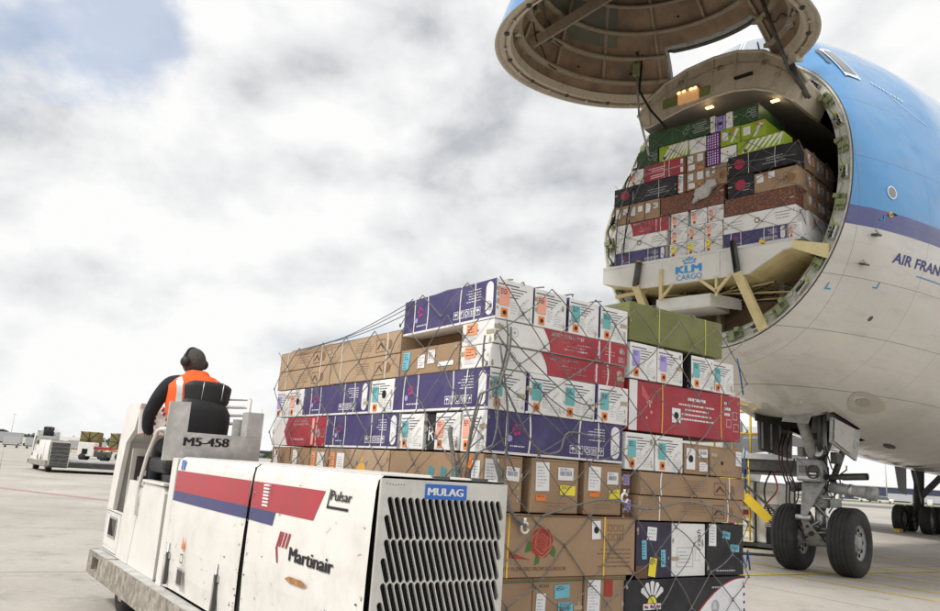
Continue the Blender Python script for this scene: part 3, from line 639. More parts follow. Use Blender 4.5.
microtext(m_, c.F, w * .60, h * .62, w * .95, h * .86, 2, inkg, 'r', .3); microtext(m_, c.F, w * .62, h * .36, w * .95, h * .55, 2, inkg, 'r', .3); m_.circ(c.F, w * .72, h * .42, .045, inkg, .0025); m_.text(c.F, '&', w * .70, h * .37, .05, wht, h=.003)
for k in range(5): m_.q(c.F, w * .975, h * (.12 + .16 * k), w * .99, h * (.12 + .16 * k) + .02, ink, .003)
c.done()
# near pallet, left side (x = 0, running back) ---------------------------------------------
c = C(0, .8, .35, 1.07, 2.062, 2.245, body=kraft, lab='brown carton with white labels below an open gap on the left side of the pallet'); w = c.D
for a, b, ma in ((.06, .55, skyl), (.05, .22, skyl), (.33, .22, paper), (.50, .35, paper)): c.lab(c.L, w * a, c.H * b, w * .12, c.H * (.34 if ma is skyl else .5), ma)
c.lab(c.L, w * .68, c.H * .2, w * .25, c.H * .16, paper, 'none'); c.mb.circ(c.L, w * .62, c.H * .6, .009, black, .002); c.mb.circ(c.L, w * .14, c.H * .42, .009, black, .002); c.done()
C(.16, .8, .33, 1.06, 2.247, 2.348, body=kraft_d, lab='recessed carton coloured as in shade, in the gap under the top purple carton').done()  # dark kraft carries the shade of the open gap
for y0, y1, k in ((1.09, 2.21, 'nearer the corner'), (2.22, 3.32, 'at the far end')):
    for z0, z1, t_ in ((2.062, 2.232, 'lower'), (2.235, 2.405, 'upper')):
        c = C(.0, .40, y0, y1, z0, z1 + rnd(-.004, .004), body=kraft2, lab=f'long pale brown carton on the pallet left side, {t_} tier, {k}'); c.p_kraft(c.L, symbols=True); c.done()
for y0, y1, lm, t_ in ((1.13, 1.47, teal, 'dark hand hole, between two purple cartons'), (2.70, 2.99, salmon, 'salmon label, second from the far end'), (3.0, 3.3, lilac, 'lilac label at the far end')):
    c = C(0, 1.1, y0, y1, 1.815, 2.056, lab='white carton on pallet left side, ' + t_); c.p_end(c.L, lm)
    if y0 < 2.9: c.mb.circ(c.L, c.D * .6, c.H * .55, .03, black, .003)
    c.done()
c = C(0, .35, 1.49, 2.68, 1.815, 2.056, lab='long purple carton in upper part of the pallet left side, under the pale brown ones'); c.p_purple(c.L); c.done()
for y0, y1, lm, t_ in ((.285, .56, salmon, 'salmon label, second from the corner'), (.70, 1.0, teal, 'teal label beside the dark printed carton')):
    c = C(0, 1.1, y0, y1, 1.565, 1.80, lab='white carton low on the pallet left side with ' + t_); c.p_end(c.L, lm); c.done()
c = C(0.02, 1.1, .565, .695, 1.565, 1.80, body=cblack, lab='narrow black carton with a white letter R on the pallet left side'); c.mb.text(c.L, 'R', .03, .06, .09, wht); c.done()
c = C(0, .35, 1.02, 2.17, 1.565, 1.808, lab='long purple carton in lower part of the pallet left side beside the red one'); c.p_purple(c.L); c.done()
c = C(0, .35, 2.18, 3.31, 1.565, 1.808, lab='red and white carton at the far end of the pallet left side'); w = c.D; c.mb.pg(c.L, [(w * .30, c.H), (w * .24, c.H * .5), (w * .33, 0), (w, 0), (w, c.H)], cred)
microtext(c.mb, c.L, w * .38, c.H * .7, w * .72, c.H * .92, 2, wht, 'c', .5); microtext(c.mb, c.L, w * .40, c.H * .15, w * .66, c.H * .3, 1, wht, 'l', .4); c.mb.q(c.L, w * .76, c.H * .05, w * .80, c.H * .95, salmon, .002); c.mb.circ(c.L, w * .88, c.H * .45, .035, wht); c.mb.frame(c.L, w * .93, c.H * .3, w * .985, c.H * .6, .008, wht); c.straps(c.L, (w * .85,)); c.done()
c = C(0, .6, 1.115, 1.72, 1.24, 1.555, body=kraft2, lab='brown carton printed with a yellow sun behind the white hood'); c.mb.circ(c.L, .20, .14, .075, mat('sun_yellow_print', (.80, .42, .06), .7))
for k in range(8): a = k * .785; c.mb.pg(c.L, [(.20 + .09 * math.cos(a - .2), .14 + .09 * math.sin(a - .2)), (.20 + .13 * math.cos(a), .14 + .13 * math.sin(a)), (.20 + .09 * math.cos(a + .2), .14 + .09 * math.sin(a + .2))], MATS['faded_teal_print'] if k % 2 else MATS['sun_yellow_print'])
c.done()
for i, (y0, y1) in enumerate(((1.73, 2.10), (2.11, 2.46), (2.47, 2.88), (2.89, 3.3))):
    c = C(.01, .8, y0, y1, 1.24, 1.555, body=kraft, lab=('brown carton with orange and white tags behind the hood, nearer the sun carton', 'brown carton with orange and white tags behind the hood, second from the sun carton', 'brown carton end behind the hood with one white label', 'brown carton end behind the hood at the far end of the pallet')[i])
    if i < 2: c.lab(c.L, .04, .08, .07, .2, MATS['bright_orange_label']); c.lab(c.L, .15, .08, .13, .2, paper)
    else: c.lab(c.L, .06, .1, .10, .19, paper)
    c.done()
for i, (y0, y1) in enumerate(((1.12, 2.2), (2.21, 3.3))): C(0, 1.1, y0, y1, .90, 1.235, body=kraft, lab=('brown carton hidden low behind the hood, nearer half', 'brown carton hidden low behind the hood, far half')[i]).done(); C(0, 1.1, y0, y1, .545, .895, body=kraft, lab=('brown bottom carton behind the hood, nearer half', 'brown bottom carton behind the hood, far half')[i]).done()
# inner cartons close the stack; dark kraft stands in for shade in the gaps
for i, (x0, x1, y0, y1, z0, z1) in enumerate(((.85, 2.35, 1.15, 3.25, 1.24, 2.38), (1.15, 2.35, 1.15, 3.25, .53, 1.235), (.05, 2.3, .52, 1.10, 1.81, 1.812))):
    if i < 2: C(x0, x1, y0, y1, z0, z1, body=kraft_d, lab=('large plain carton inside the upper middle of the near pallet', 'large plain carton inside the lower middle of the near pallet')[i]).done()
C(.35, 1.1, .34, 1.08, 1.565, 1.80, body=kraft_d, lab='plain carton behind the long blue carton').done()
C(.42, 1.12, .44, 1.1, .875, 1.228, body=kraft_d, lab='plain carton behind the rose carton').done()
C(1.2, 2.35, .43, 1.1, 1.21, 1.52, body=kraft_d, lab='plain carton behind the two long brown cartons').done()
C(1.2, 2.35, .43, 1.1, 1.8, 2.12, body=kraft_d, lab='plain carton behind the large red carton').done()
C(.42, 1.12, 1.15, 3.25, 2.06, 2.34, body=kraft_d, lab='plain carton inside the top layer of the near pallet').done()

# ------------------------------------------------------------------ nets
def cr(P, k=5):                            # rounded path through the given points
    P = [Vector(p) for p in P]; Q = [P[0] * 2 - P[1]] + P + [P[-1] * 2 - P[-2]]; out = []
    for i in range(1, len(Q) - 2):
        for j in range(k):
            t = j / k; out.append(.5 * ((2 * Q[i]) + (Q[i + 1] - Q[i - 1]) * t + (2 * Q[i - 1] - 5 * Q[i] + 4 * Q[i + 1] - Q[i + 2]) * t * t + (3 * Q[i] - Q[i - 1] - 3 * Q[i + 1] + Q[i + 2]) * t ** 3))
    return out + [P[-1]]
def lineseg(mb, a, b, fr, r, ma, h0=.012, h1=.03, n=5):
    pts = []
    sag = rnd(-.012, .012)
    for i in range(n + 1):
        t = i / n; u = a[0] + (b[0] - a[0]) * t; v = a[1] + (b[1] - a[1]) * t
        d = Vector((b[0] - a[0], b[1] - a[1])); L = max(d.length, 1e-6); nn = (-d.y / L, d.x / L)
        k = math.sin(math.pi * t); pts.append(fr.p(u + nn[0] * sag * k, v + nn[1] * sag * k, h0 + (h1 - h0) * k * .7))
    mb.tube(pts, r, ma, 5, cap=False)
def net(mb, fr, u0, u1, v0, v1, du, dv, r, ma, hfun=None, jit=.035):
    nu = int(round((u1 - u0) / du)); nv = int(round((v1 - v0) / dv)); P = {}
    for i in range(nu + 1):
        for j in range(nv + 1):
            if (i + j) % 2 == 0:
                ju = 0 if i in (0, nu) else rnd(-jit, jit); P[i, j] = (u0 + i * (u1 - u0) / nu + ju, v0 + j * (v1 - v0) / nv + (0 if j in (0, nv) else rnd(-jit, jit)))
    for (i, j), p in P.items():
        for di in (-1, 1):
            if (i + di, j + 1) in P: lineseg(mb, p, P[i + di, j + 1], fr, r * rnd(.85, 1.15), ma)
        if j == nv: continue
        k = fr.p(p[0], p[1], .014); mb.tube([k - fr.v * .012, k + fr.v * .012], r * 1.9, ma, 6)
NF = Fr(PF[0] + PF[1] @ Vector((0, 0, 0)), PF[1] @ Vector((1, 0, 0)), (0, 0, 1))
NL = Fr(PF[0] + PF[1] @ Vector((0, 3.32, 0)), PF[1] @ Vector((0, -1, 0)), (0, 0, 1))
root = empty('cargo_net', tuple(PF[0]), 0, 'grey knotted rope net stretched over the near carton stack', 'cargo net')
mb = MB()
off = -PF[0]
def W_(x, y, z): return PF[1] @ Vector((x, y, z)) + PF[0]

net(mb, Fr(NF.p(0, 0, .022), NF.u, NF.v), 0, 2.41, .5, 2.60, .202, .178, .0034, rope)
net(mb, Fr(NL.p(0, 0, .018), NL.u, NL.v), 0, 3.32, .55, 2.42, .237, .187, .0034, rope)
net(mb, Fr(NL.p(0, 0, .018), NL.u, NL.v), 2.26, 3.32, 2.42, 2.60, .265, .18, .004, rope, jit=.01)
for i in range(1, 12, 2):
    x = i * .2008
    if x < 1.12: mb.tube(cr([W_(x, -.022, 2.585), W_(x, -.010, 2.604), W_(x + .02, .05, 2.610), W_(x + .1, .5, 2.612)]), .004, rope, 5)
    else: mb.tube(cr([W_(x, -.022, 2.585), W_(x, -.005, 2.672 if x < 2.15 else 2.58), W_(x, .30, 2.676 if x < 2.15 else 2.4)]), .004, rope, 5)
# ropes over the top edge, and bundles at the corner
for x in (.1, .35, .6, .85, 1.05): mb.tube([W_(x, -.03, 2.60), W_(x + .02, .02, 2.612), W_(x - .05, .6, 2.62), W_(x, 1.08, 2.612), W_(x, 1.16, 2.45)], .005, rope, 5)
for k, (dx, dz) in enumerate(((0, 0), (.02, .04), (-.02, .07))):
    mb.tube(cr([W_(-.01, .95, 2.53 + dz), W_(-.015, 1.08, 2.49 + dz), W_(-.02, 1.7, 2.425 + dz * .5), W_(-.02 + dx, 2.3 + dx * 9, 2.412), W_(-.03, 3.0, 2.40)]), .0032, rope, 5)
for k in range(5):
    ph = rnd(0, 6); pts = []; L_k = rnd(.5, 1.25); z_t = 2.52 - rnd(0, .35)
    for i in range(16):
        t = i / 15; z = z_t - t * L_k; q_ = .035 + .05 * math.sin(t * 5 + ph) + .12 * t * (1 if k % 2 else -1) * t
        pts.append(W_(q_, -.040 - .012 * (k % 3), z) if q_ > 0 else W_(-.040 - .012 * (k % 3), -q_, z))
    mb.tube(pts, (.0045, .006, .008)[k % 3], rope, 6)
for k in range(5):     # loose tails fanning from the corner
    z0 = rnd(1.7, 2.35); s_ = random.choice((-1, 1)); l_ = rnd(.25, .8)
    if s_ > 0: pts = [W_(.0, -.05, z0), W_(l_ * .4, -.06, z0 - rnd(.15, .3)), W_(l_, -.045, z0 - rnd(.25, .55)), W_(l_ * 1.4, -.04, z0 - rnd(.3, .5))]
    else: pts = [W_(-.05, 0, z0), W_(-.06, l_ * .4, z0 - rnd(.1, .3)), W_(-.045, l_, z0 - rnd(.3, .6))]
    mb.tube(cr(pts), .0038, rope, 6)
mb.tube(cr([W_(-.05, .30, 1.70), W_(-.06, .29, 1.66), W_(-.055, .24, 1.50), W_(-.06, .20, 1.38), W_(-.05, .22, 1.25)]), .014, rope, 7)
mb.tube(cr([W_(.02, -.05, 1.55), W_(.15, -.06, 1.25), W_(.27, -.055, 1.16)]), .013, rope, 7)
mb.tube(cr([W_(.03, -.05, 2.0), W_(.30, -.07, 1.62), W_(.50, -.065, 1.60), W_(.58, -.06, 1.72), W_(.9, -.055, 1.70)]), .006, rope, 6)
mb.tube(cr([W_(.4, -.05, 1.22), W_(.9, -.06, 1.33), W_(1.3, -.06, 1.28), W_(1.75, -.055, 1.34), W_(2.4, -.05, 1.22)]), .006, rope, 5)
o = mb.build('netting', root); o.location = -Vector(root.location)
mb = MB(); mb.tube([W_(2.30, -.03, 2.42), W_(2.33, -.035, 2.30), W_(2.37, -.03, 2.15)], .006, ropeb, 6); mb.tube([W_(2.34, -.03, .98), W_(2.36, -.05, .90), W_(2.40, -.03, .96), W_(2.38, -.05, 1.02), W_(2.42, -.04, .88)], .006, ropeb, 6); mb.tube([W_(2.39, -.03, 1.75), W_(2.35, -.04, 1.60), W_(2.40, -.03, 1.42)], .005, ropeb, 6)
o = mb.build('blue_rope_tail', root); o.location = -Vector(root.location)
for x, z in ((.27, 1.15), (1.085, 1.345)):
    mb = MB(); c_ = W_(x, -.055, z)
    mb.tube([c_ + NF.u * .026 * math.cos(t) + NF.v * .030 * math.sin(t) for t in [R(30) + 5.6 * j / 14 for j in range(15)]], .0085, hook_m, 7)
    mb.tube([c_ + NF.v * .028, c_ + NF.v * .055], .009, hook_m, 7); o = mb.build('hook', root); o.location = -Vector(root.location)
mb = MB(); mb.box(-.02, 2.44, -.02, 3.34, .515, .543, alu, .003)
o = tag(mb.build('cargo_pallet'), 'flat aluminium cargo pallet under the near carton stack', 'cargo pallet'); o.location = PF[0]; o.rotation_euler = (0, 0, PF[2])

# ------------------------------------------------------------------ pallet transporter (local: x across to the deck, y forward, z up)
X0, X1 = -1.03, -.33                       # the narrow hood and cab block
def slot_plate():
    mb = MB(); mb.box(X0 + .012, X1, -.635, -.62, .30, 1.395, tgrey)
    a = mb.build('tmp_plate')
    cut = MB()
    w, L, dx = .0142, .152, .052
    for r_ in range(6):
        zt = 1.305 - r_ * .178
        for i in range(-1, 19):
            xt = X0 + .062 + i * .0345; z1, z0 = zt, zt - L; xa, xb = xt, xt + dx
            if i == -1: z1 = zt - L * .5; xa = xt + dx * .5
            if i >= 17: 
                if i == 18: continue
                z0 = zt - L * .42; xb = xt + dx * .42
            if xa < X0 + .03 or xb > X1 - .022: continue
            n = 5; d = Vector((xb - xa, z0 - z1)).normalized(); nn = Vector((-d.y, d.x)); pts = []
            for j in range(n + 1):
                t = math.pi * j / n; pts.append(Vector((xb, z0)) + d * (w * math.sin(t)) - nn * (w * math.cos(t)))
            for j in range(n + 1):
                t = math.pi * j / n; pts.append(Vector((xa, z1)) - d * (w * math.sin(t)) + nn * (w * math.cos(t)))
            cut.prism([(p.x, -.66, p.y) for p in pts], (0, .08, 0), black)
    b = cut.build('tmp_cut')
    bm = bmesh.new(); bm.from_mesh(b.data); bmesh.ops.recalc_face_normals(bm, faces=bm.faces[:]); bm.to_mesh(b.data); bm.free()
    bm = bmesh.new(); bm.from_mesh(a.data); bmesh.ops.recalc_face_normals(bm, faces=bm.faces[:]); bm.to_mesh(a.data); bm.free()
    md = a.modifiers.new('b', 'BOOLEAN'); md.operation = 'DIFFERENCE'; md.solver = 'EXACT'; md.object = b
    dg = bpy.context.evaluated_depsgraph_get(); dg.update()
    me = bpy.data.meshes.new_from_object(a.evaluated_get(dg))
    bpy.data.objects.remove(a); bpy.data.objects.remove(b)
    return me
def transporter(loc, rz, label, group=None, full=True):
    e_ = empty('pallet_transporter', loc, rz, label, 'pallet transporter', group)
    P_ = lambda name, mb, par=e_: mb.build(name, par)
    # lower frame and deck
    mb = MB(); mb.box(X0 + .05, X1 - .02, -.55, 4.6, .22, .46, geard); P_('chassis', mb)
    mb = MB(); mb.box(X1 + .02, 2.36, -.5, 4.4, .22, .44, geard); mb.box(X1 + .02, 2.36, -.5, 4.4, .442, .47, alu); dk = P_('deck', mb)
    for k in range(11):
        m2 = MB(); y = -.35 + k * .42; m2.tube([(X1 + .12, y, .485), (2.3, y, .485)], .025, alu, 8); P_('roller', m2, dk)
    # side bumper beam, dirty, with lifting slot
    mb = MB()
    bx = X0 - .085
    mb.box(bx, X0 + .02, -.60, 4.30, .262, .475, steel_d, .008)
    pr = [(bx, 4.30, .475), (bx, 4.78, .475), (bx, 4.76, .255), (bx, 4.66, .255), (bx, 4.30, .262)]
    mb.box(bx, X0 + .02, 4.302, 4.34, .262, .475, steel_d); mb.box(bx, X0 + .02, 4.342, 4.62, .262, .315, steel_d); mb.box(bx, X0 + .02, 4.342, 4.62, .43, .475, steel_d); mb.box(bx, X0 + .02, 4.622, 4.78, .262, .475, steel_d)
    mb.box(bx + .004, X1, 4.782, 4.86, .262, .475, steel_d, .01)
    mb.box(bx - .003, X0, 4.0, 4.72, .476, .482, scuffed); mb.box(bx - .002, X0, .2, 3.9, .476, .484, scuffed)
    P_('side_bumper', mb)
    # hoods: two bulging panels with livery
    def hood(y0, y1, nm, sk0=0, sk1=0):
        n = 10; vs = []; prof = [(0, .50), (-.018, .62), (-.028, .80), (-.026, 1.0), (-.016, 1.2), (-.004, 1.34), (.006, 1.385), (.03, 1.405)]
        m_ = MB()
        for i in range(n + 1):
            t = i / n; y = y0 + (y1 - y0) * t; b_ = .35 + .65 * math.sin(math.pi * min(max(t, .02), .98)) ** .5
            for (o, z) in prof:
                yy = y + (sk0 * (1 - t) + sk1 * t) * (1.405 - z)
                vs.append((X0 + (o * b_ if o < 0 else o), yy, z - (.012 * abs(2 * t - 1) ** 6 if z < .6 else 0)))
            vs.append((X1, y, 1.405)); vs.append((X1, y, .50))
        k = len(prof) + 2; fs = [(i * k + j, (i + 1) * k + j, (i + 1) * k + j + 1, i * k + j + 1) for i in range(n) for j in range(k - 1)]
        caps = [tuple(n * k + j for j in range(k))] + ([tuple(range(k))[::-1]] if y0 > 0 else [])
        m_.add(vs, fs, twhite); m_.add(vs, caps, black)  # end caps coloured black, standing in for shade between the hoods
        m_.box(X0 + .03, X1 - .03, y0 + .03, y1 - .03, 1.406, 1.412, twhite)
        return P_(nm, m_)
    h1 = hood(-.618, .845, 'hood', 0, -.03); h2 = hood(.87, 2.46, 'hood', .045, 0)
    def off(y, z, a, b):                   # outward bulge at that point, to lay paint on
        t = (y - a) / (b - a); b_ = .35 + .65 * math.sin(math.pi * min(max(t, .02), .98)) ** .5
        prof = [(0, .50), (-.018, .62), (-.028, .80), (-.026, 1.0), (-.016, 1.2), (-.004, 1.34), (.006, 1.385)]
        for (o0, z0), (o1, z1) in zip(prof, prof[1:]):
            if z0 <= z <= z1: o = o0 + (o1 - o0) * (z - z0) / (z1 - z0); return X0 + (o * b_ if o < 0 else o)
        return X0
    def paint(name, par, poly_fn, z0, z1, ya, yb, ma, a, b, ny=14, nz=4, e=.002):
        m_ = MB(); vs = []
        for i in range(ny + 1):
            for j in range(nz + 1):
                z = z0 + (z1 - z0) * j / nz; lo, hi = poly_fn(z) if poly_fn else (ya, yb); y = lo + (hi - lo) * i / ny
                vs.append((off(y, z, a, b) - e, y, z))
        m_.add(vs, [(i * (nz + 1) + j, i * (nz + 1) + j + 1, (i + 1) * (nz + 1) + j + 1, (i + 1) * (nz + 1) + j) for i in range(ny) for j in range(nz)], ma)
        return P_(name, m_, par)
    if full:
        A_, B_ = (-.618, .84), (.875, 2.46)
        paint('painted_stripe', h1, lambda z: (-.05 - (z - 1.165) / .145 * .085, .835), 1.165, 1.31, 0, 0, tred, *A_)
        paint('painted_stripe', h1, lambda z: (.43 + (1.165 - z) * .3, .835), 1.095, 1.1645, 0, 0, tnavy, *A_)
        paint('painted_stripe', h2, None, 1.165, 1.31, .88, 2.45, tred, *B_); paint('painted_stripe', h2, None, 1.095, 1.1645, .88, 2.45, tnavy, *B_)
        def sfr(y, z, e=.003, a=A_): return Fr((off(y, z, *a) - e, y, z), (0, -1, 0), (off(y, z + .05, *a) - off(y, z - .05, *a), 0, .1))
        def onp(y0, z0): return lambda u, v, h: Vector((off(y0 - u, z0 + v, *A_) - .003 - h, y0 - u, z0 + v))
        pl = onp(-.175, 1.262)
        def plq(mb, pts, ma, f, h=.001): mb.poly([f(a, b, h) for a, b in pts], ma)
        m_ = MB(); m_.text(None, 'Pulsar', .03, .012, .045, inkb, bold=.02, width=.21, slant=.05, place=pl)
        plq(m_, [(0, -.028), (.22, -.028), (.22, -.016), (0, -.016)], inkb, pl); plq(m_, [(0, -.028), (.012, -.028), (.024, .062), (.014, .062)], inkb, pl, .0015); P_('lettering', m_, h1)
        pl = onp(.155, .955)
        m_ = MB(); m_.text(None, 'Martinair', -.01, 0, .066, inkb, bold=.035, width=.49, place=pl); P_('lettering', m_, h1)
        m_ = MB()
        for k in range(3): plq(m_, [(-.165 + .044 * k, .050), (-.143 + .044 * k, .050), (-.113 + .044 * k, .125), (-.135 + .044 * k, .125)], cred, pl, .002)
        plq(m_, [(-.200, .040), (-.178, .046), (-.148, .125), (-.168, .125)], cred, pl); plq(m_, [(-.200, .040), (-.178, .046), (-.148, -.03), (-.165, -.03)], cred, pl, .0015); P_('emblem', m_, h1)
        def chips(par_, rng_, n_):
            m_ = MB()
            for k in range(n_):
                edge = random.random() < .6
                y = random.choice((rng_[0] + rnd(.02, .06), rng_[1] - rnd(.02, .06))) if edge else rnd(rng_[0] + .1, rng_[1] - .1)
                z = rnd(.53, .75) if random.random() < .55 else rnd(.75, 1.36); a = rnd(.002, .007); L_ = rnd(1, 3.5)
                if random.random() < .3: a2, b2 = rnd(-.05, .05), rnd(-.04, .04); pts = [(0, 0), (a2, b2), (a2 + .002, b2 + .002), (.001, .003)]
                else: pts = [(a * L_ * rnd(.6, 1) * math.cos(t), a * rnd(.6, 1) * math.sin(t)) for t in [j * .9 for j in range(7)]]
                m_.poly([Vector((off(min(max(y + p, rng_[0]), rng_[1]), z + q_, *rng_) - .0035, y + p, z + q_)) for p, q_ in pts], random.choice((rust, geard, scuffed, scuffed)))
            P_('scuff_mark', m_, par_)
        chips(h1, A_, 70); chips(h2, B_, 80)
        m_ = MB(); m_.pg(sfr(.18, .855, .003), [(0, .012), (.06, 0), (.22, 0), (.27, .015), (.20, .03), (.05, .028)], rust, .005); P_('rust_patch', m_, h1)
        m_ = MB()
        for k in range(7):
            z = 1.185 + k * .018; m_.box(X0 - .020, X0 + .0, .56, .64, z, z + .010, wht)
        P_('vent_louvre', m_, h1)
        # small plates, latches, triangle
        m_ = MB(); f_ = sfr(2.36, 1.34, .004, B_); m_.q(f_, 0, -.02, .09, .05, blue_sign, .003); P_('blue_plate', m_, h2)
        m_ = MB(); f_ = sfr(1.98, .80, .012, B_); m_.pg(f_, [(0, 0), (.07, 0), (.035, .09)], orange, .002); m_.frame(f_, .0, -.09, .07, -.03, .008, geard, .002); m_.q(f_, -.03, -.24, .10, -.12, alu, .003); m_.q(f_, -.015, -.225, .085, -.135, geard, .005); P_('warning_plate', m_, h2)
    for y, a in ((2.30, h2), (1.20, h2), (-.30, h1)):
        if full or y > 0:
            m_ = MB(); m_.box(X0 - .040, X0 - .012, y, y + .035, .52, .74, geard, .004); m_.box(X0 - .030, X0 - .02, y - .02, y + .06, .70, .735, alu); m_.tube([(X0 - .04, y + .017, .52), (X0 - .03, y + .017, .80)], .008, alu, 6); P_('latch', m_, a)
    m_ = MB(); m_.box(X0 + .025, X1 - .02, .80, .93, .5, 1.395, black); m_.prism([(X0 + .003, y, z) for y, z in ((.846, 1.39), (.869, 1.39), (.909, .5), (.818, .5))], (.02, 0, 0), black); P_('hood_gap_shade', m_)  # black filler paints the shade in the gap between the hoods
    # grille end
    g_me = slot_me
    g_ = bpy.data.objects.new('grille', g_me); col.objects.link(g_); g_.parent = e_
    m_ = MB(); m_.box(X0 + .03, X1 - .02, -.60, -.50, .35, 1.36, black); 
    for k in range(40): m_.box(X0 + .04 + k * .0158, X0 + .042 + k * .0158, -.606, -.600, .36, 1.34, MATS['tyre_rubber'])
    P_('radiator', m_, g_)
    if full:
        m_ = MB(); f_ = Fr((X0 + .235, -.6352, 1.315), (1, 0, 0), (0, 0, 1)); m_.prism([f_.p(0, 0), f_.p(.225, 0), f_.p(.225, .066), f_.p(0, .066)], f_.n * .004, blue_sign)
        m_.text(f_, 'MULAG', .014, .017, .033, wht, h=.0045, bold=.05, width=.19); P_('name_plate', m_, g_)
    m_ = MB()
    for k in range(7): m_.circ(Fr((X0, -.6352, 1.37), (1, 0, 0), (0, 0, 1)), .04 + k * .014, rnd(-.002, .004), .0025, inkb)
    for x in (.30, .52):
        m_.box(X0 + x, X0 + x + .09, -.60, -.57, 1.395, 1.417, geard, .004)
    P_('rivets', m_, g_)
    # post and number plate behind the seat
    m_ = MB(); m_.box(X0 - .012, X0 + .075, 2.475, 2.61, .48, 1.40, twhite, .006); P_('post', m_)
    m_ = MB(); yb = 2.62
    m_.prism([(X0 - .09, yb, 1.375), (X1 - .03, yb, 1.395), (X1 - .03, yb, 1.60), (X0 + .07, yb, 1.60), (X0 + .07, yb, 1.835), (X0 - .09, yb, 1.825)], (0, .02, 0), scuffed)
    m_.box(X1 - .16, X1 - .03, yb, yb + .14, 1.602, 1.80, scuffed); m_.box(X0 + .48, X1 + .0, yb + .16, yb + .19, 1.50, 1.74, scuffed)
    m_.prism([(X1 - .03, yb, 1.395), (X1 - .005, yb + .1, 1.395), (X1 - .015, yb + .1, 1.85), (X1 - .03, yb, 1.80)], (0, .02, 0), twhite)
    gp = P_('rear_guard', m_)
    if full:
        m_ = MB(); f_ = Fr((X0 + .055, yb - .001, 1.495), (1, 0, .035), (0, 0, 1)); m_.text(f_, 'M5-458', 0, 0, .066, inkb, h=.003, bold=.045, width=.35); P_('lettering', m_, gp)
    m_ = MB()
    for z in (1.69, 1.76, 1.83, 1.90): m_.tube([(X0 + .42, 3.05, z + .01), (X1 - .05, 3.05, z + .03), (X1 - .03, 3.0, z + .03)], .013, twhite, 6)
    m_.tube([(X1 - .03, 3.0, 1.45), (X1 - .03, 3.0, 1.93)], .018, twhite, 6); m_.tube([(X0 + .42, 3.05, 1.45), (X0 + .42, 3.05, 1.92)], .018, twhite, 6); P_('guard_rail', m_)
    # cab floor, low side panel, console
    m_ = MB(); m_.box(X0 + .02, X1, 2.73, 4.7, .47, .50, geard); m_.box(X1 - .03, X1, 2.73, 4.7, .50, 1.30, twhite); P_('cab_floor', m_)
    m_ = MB()
    m_.prism([(X0, 2.735, .485), (X0, 2.735, 1.12), (X0, 2.80, 1.165), (X0, 3.42, 1.175), (X0, 3.47, 1.10), (X0, 3.62, .485)], (.03, 0, 0), twhite)
    m_.prism([(X0, 3.635, .485), (X0, 3.485, 1.10), (X0, 3.60, 1.17), (X0, 3.98, 1.17), (X0, 4.03, .86), (X0, 4.03, .485)], (.03, 0, 0), twhite)
    m_.box(X0 - .02, X0 + .06, 2.74, 3.43, 1.176, 1.20, twhite, .006); P_('side_panel', m_)
    m_ = MB()
    sidep = [(4.04, .485), (4.04, .87), (4.22, 1.00), (4.10, 1.55), (3.80, 1.62), (3.62, 1.62), (3.40, 1.80), (3.62, 1.875), (4.42, 1.885), (4.60, 1.80), (4.70, 1.30), (4.76, .485)]
    # side cheek with footwell opening, panel sloping to the driver, outer shell
    m_.prism([(X0 + .0, y, z) for y, z in ((4.50, .87), (4.44, 1.20), (4.36, 1.50), (4.10, 1.62), (3.98, 1.86), (4.42, 1.885), (4.58, 1.82), (4.70, 1.30), (4.74, .87))], (.04, 0, 0), twhite)
    m_.prism([(X0 + .041, y, z) for y, z in ((4.56, .50), (4.54, 1.2), (4.45, 1.5), (4.18, 1.62), (4.05, 1.80), (4.42, 1.875), (4.57, 1.81), (4.69, 1.30), (4.735, .50))], (.62, 0, 0), twhite)
    m_.box(X0, X0 + .03, 4.035, 4.74, .485, .866, twhite, .004); P_('console', m_)
    # instrument panel facing the driver
    m_ = MB(); pf = Fr((X0 + .045, 4.06, 1.60), (1, 0, 0), (0, -.28, .96))
    pf = Fr((X0 - .0, 3.93, 1.585), (1, .0, 0), (0, .30, .95)); m_.prism([pf.p(0, 0), pf.p(.60, 0), pf.p(.60, .28), pf.p(0, .28)], pf.n * -.03, twhite); ip = P_('instrument_panel', m_)
    spots = [(.06, .245, 1), (.13, .245, 1), (.20, .245, 1), (.27, .245, 1), (.06, .205, 1), (.14, .20, 0), (.21, .205, 1), (.30, .205, 0), (.13, .155, 0), (.24, .155, 0), (.30, .15, 0), (.13, .105, 0), (.24, .10, 0), (.30, .10, 1), (.20, .05, 2), (.27, .05, 0), (.36, .05, 0), (.36, .15, 1), (.36, .22, 0), (.06, .16, 0)]
    for k, (u, v, c_) in enumerate(spots):
        m_ = MB(); r_ = .019 if k in (0, 4) else .013; c3 = pf.p(u, v)
        m_.tube([c3, c3 + pf.n * .006], r_ * 1.25, alu, 10); m_.tube([c3 + pf.n * .006, c3 + pf.n * (.03 if c_ == 1 else .015)], r_, (geard, redb, greenb)[c_], 10); P_('button', m_, ip)
    m_ = MB(); m_.box(X0 + .06, X0 + .55, 4.30, 4.33, .52, 1.45, sillw); m_.box(X0 + .10, X0 + .45, 4.285, 4.30, 1.10, 1.38, geard)
    for k in range(5): m_.box(X0 + .13 + k * .05, X0 + .15 + k * .05, 4.278, 4.285, 1.14 + (k % 3) * .06, 1.19 + (k % 3) * .06, wht)
    m_.text(Fr((X0 + .07, 4.298, .93), (1, 0, 0), (0, 0, 1)), 'TO 07 555', 0, 0, .045, inkb, width=.3)
    P_('footwell', m_)
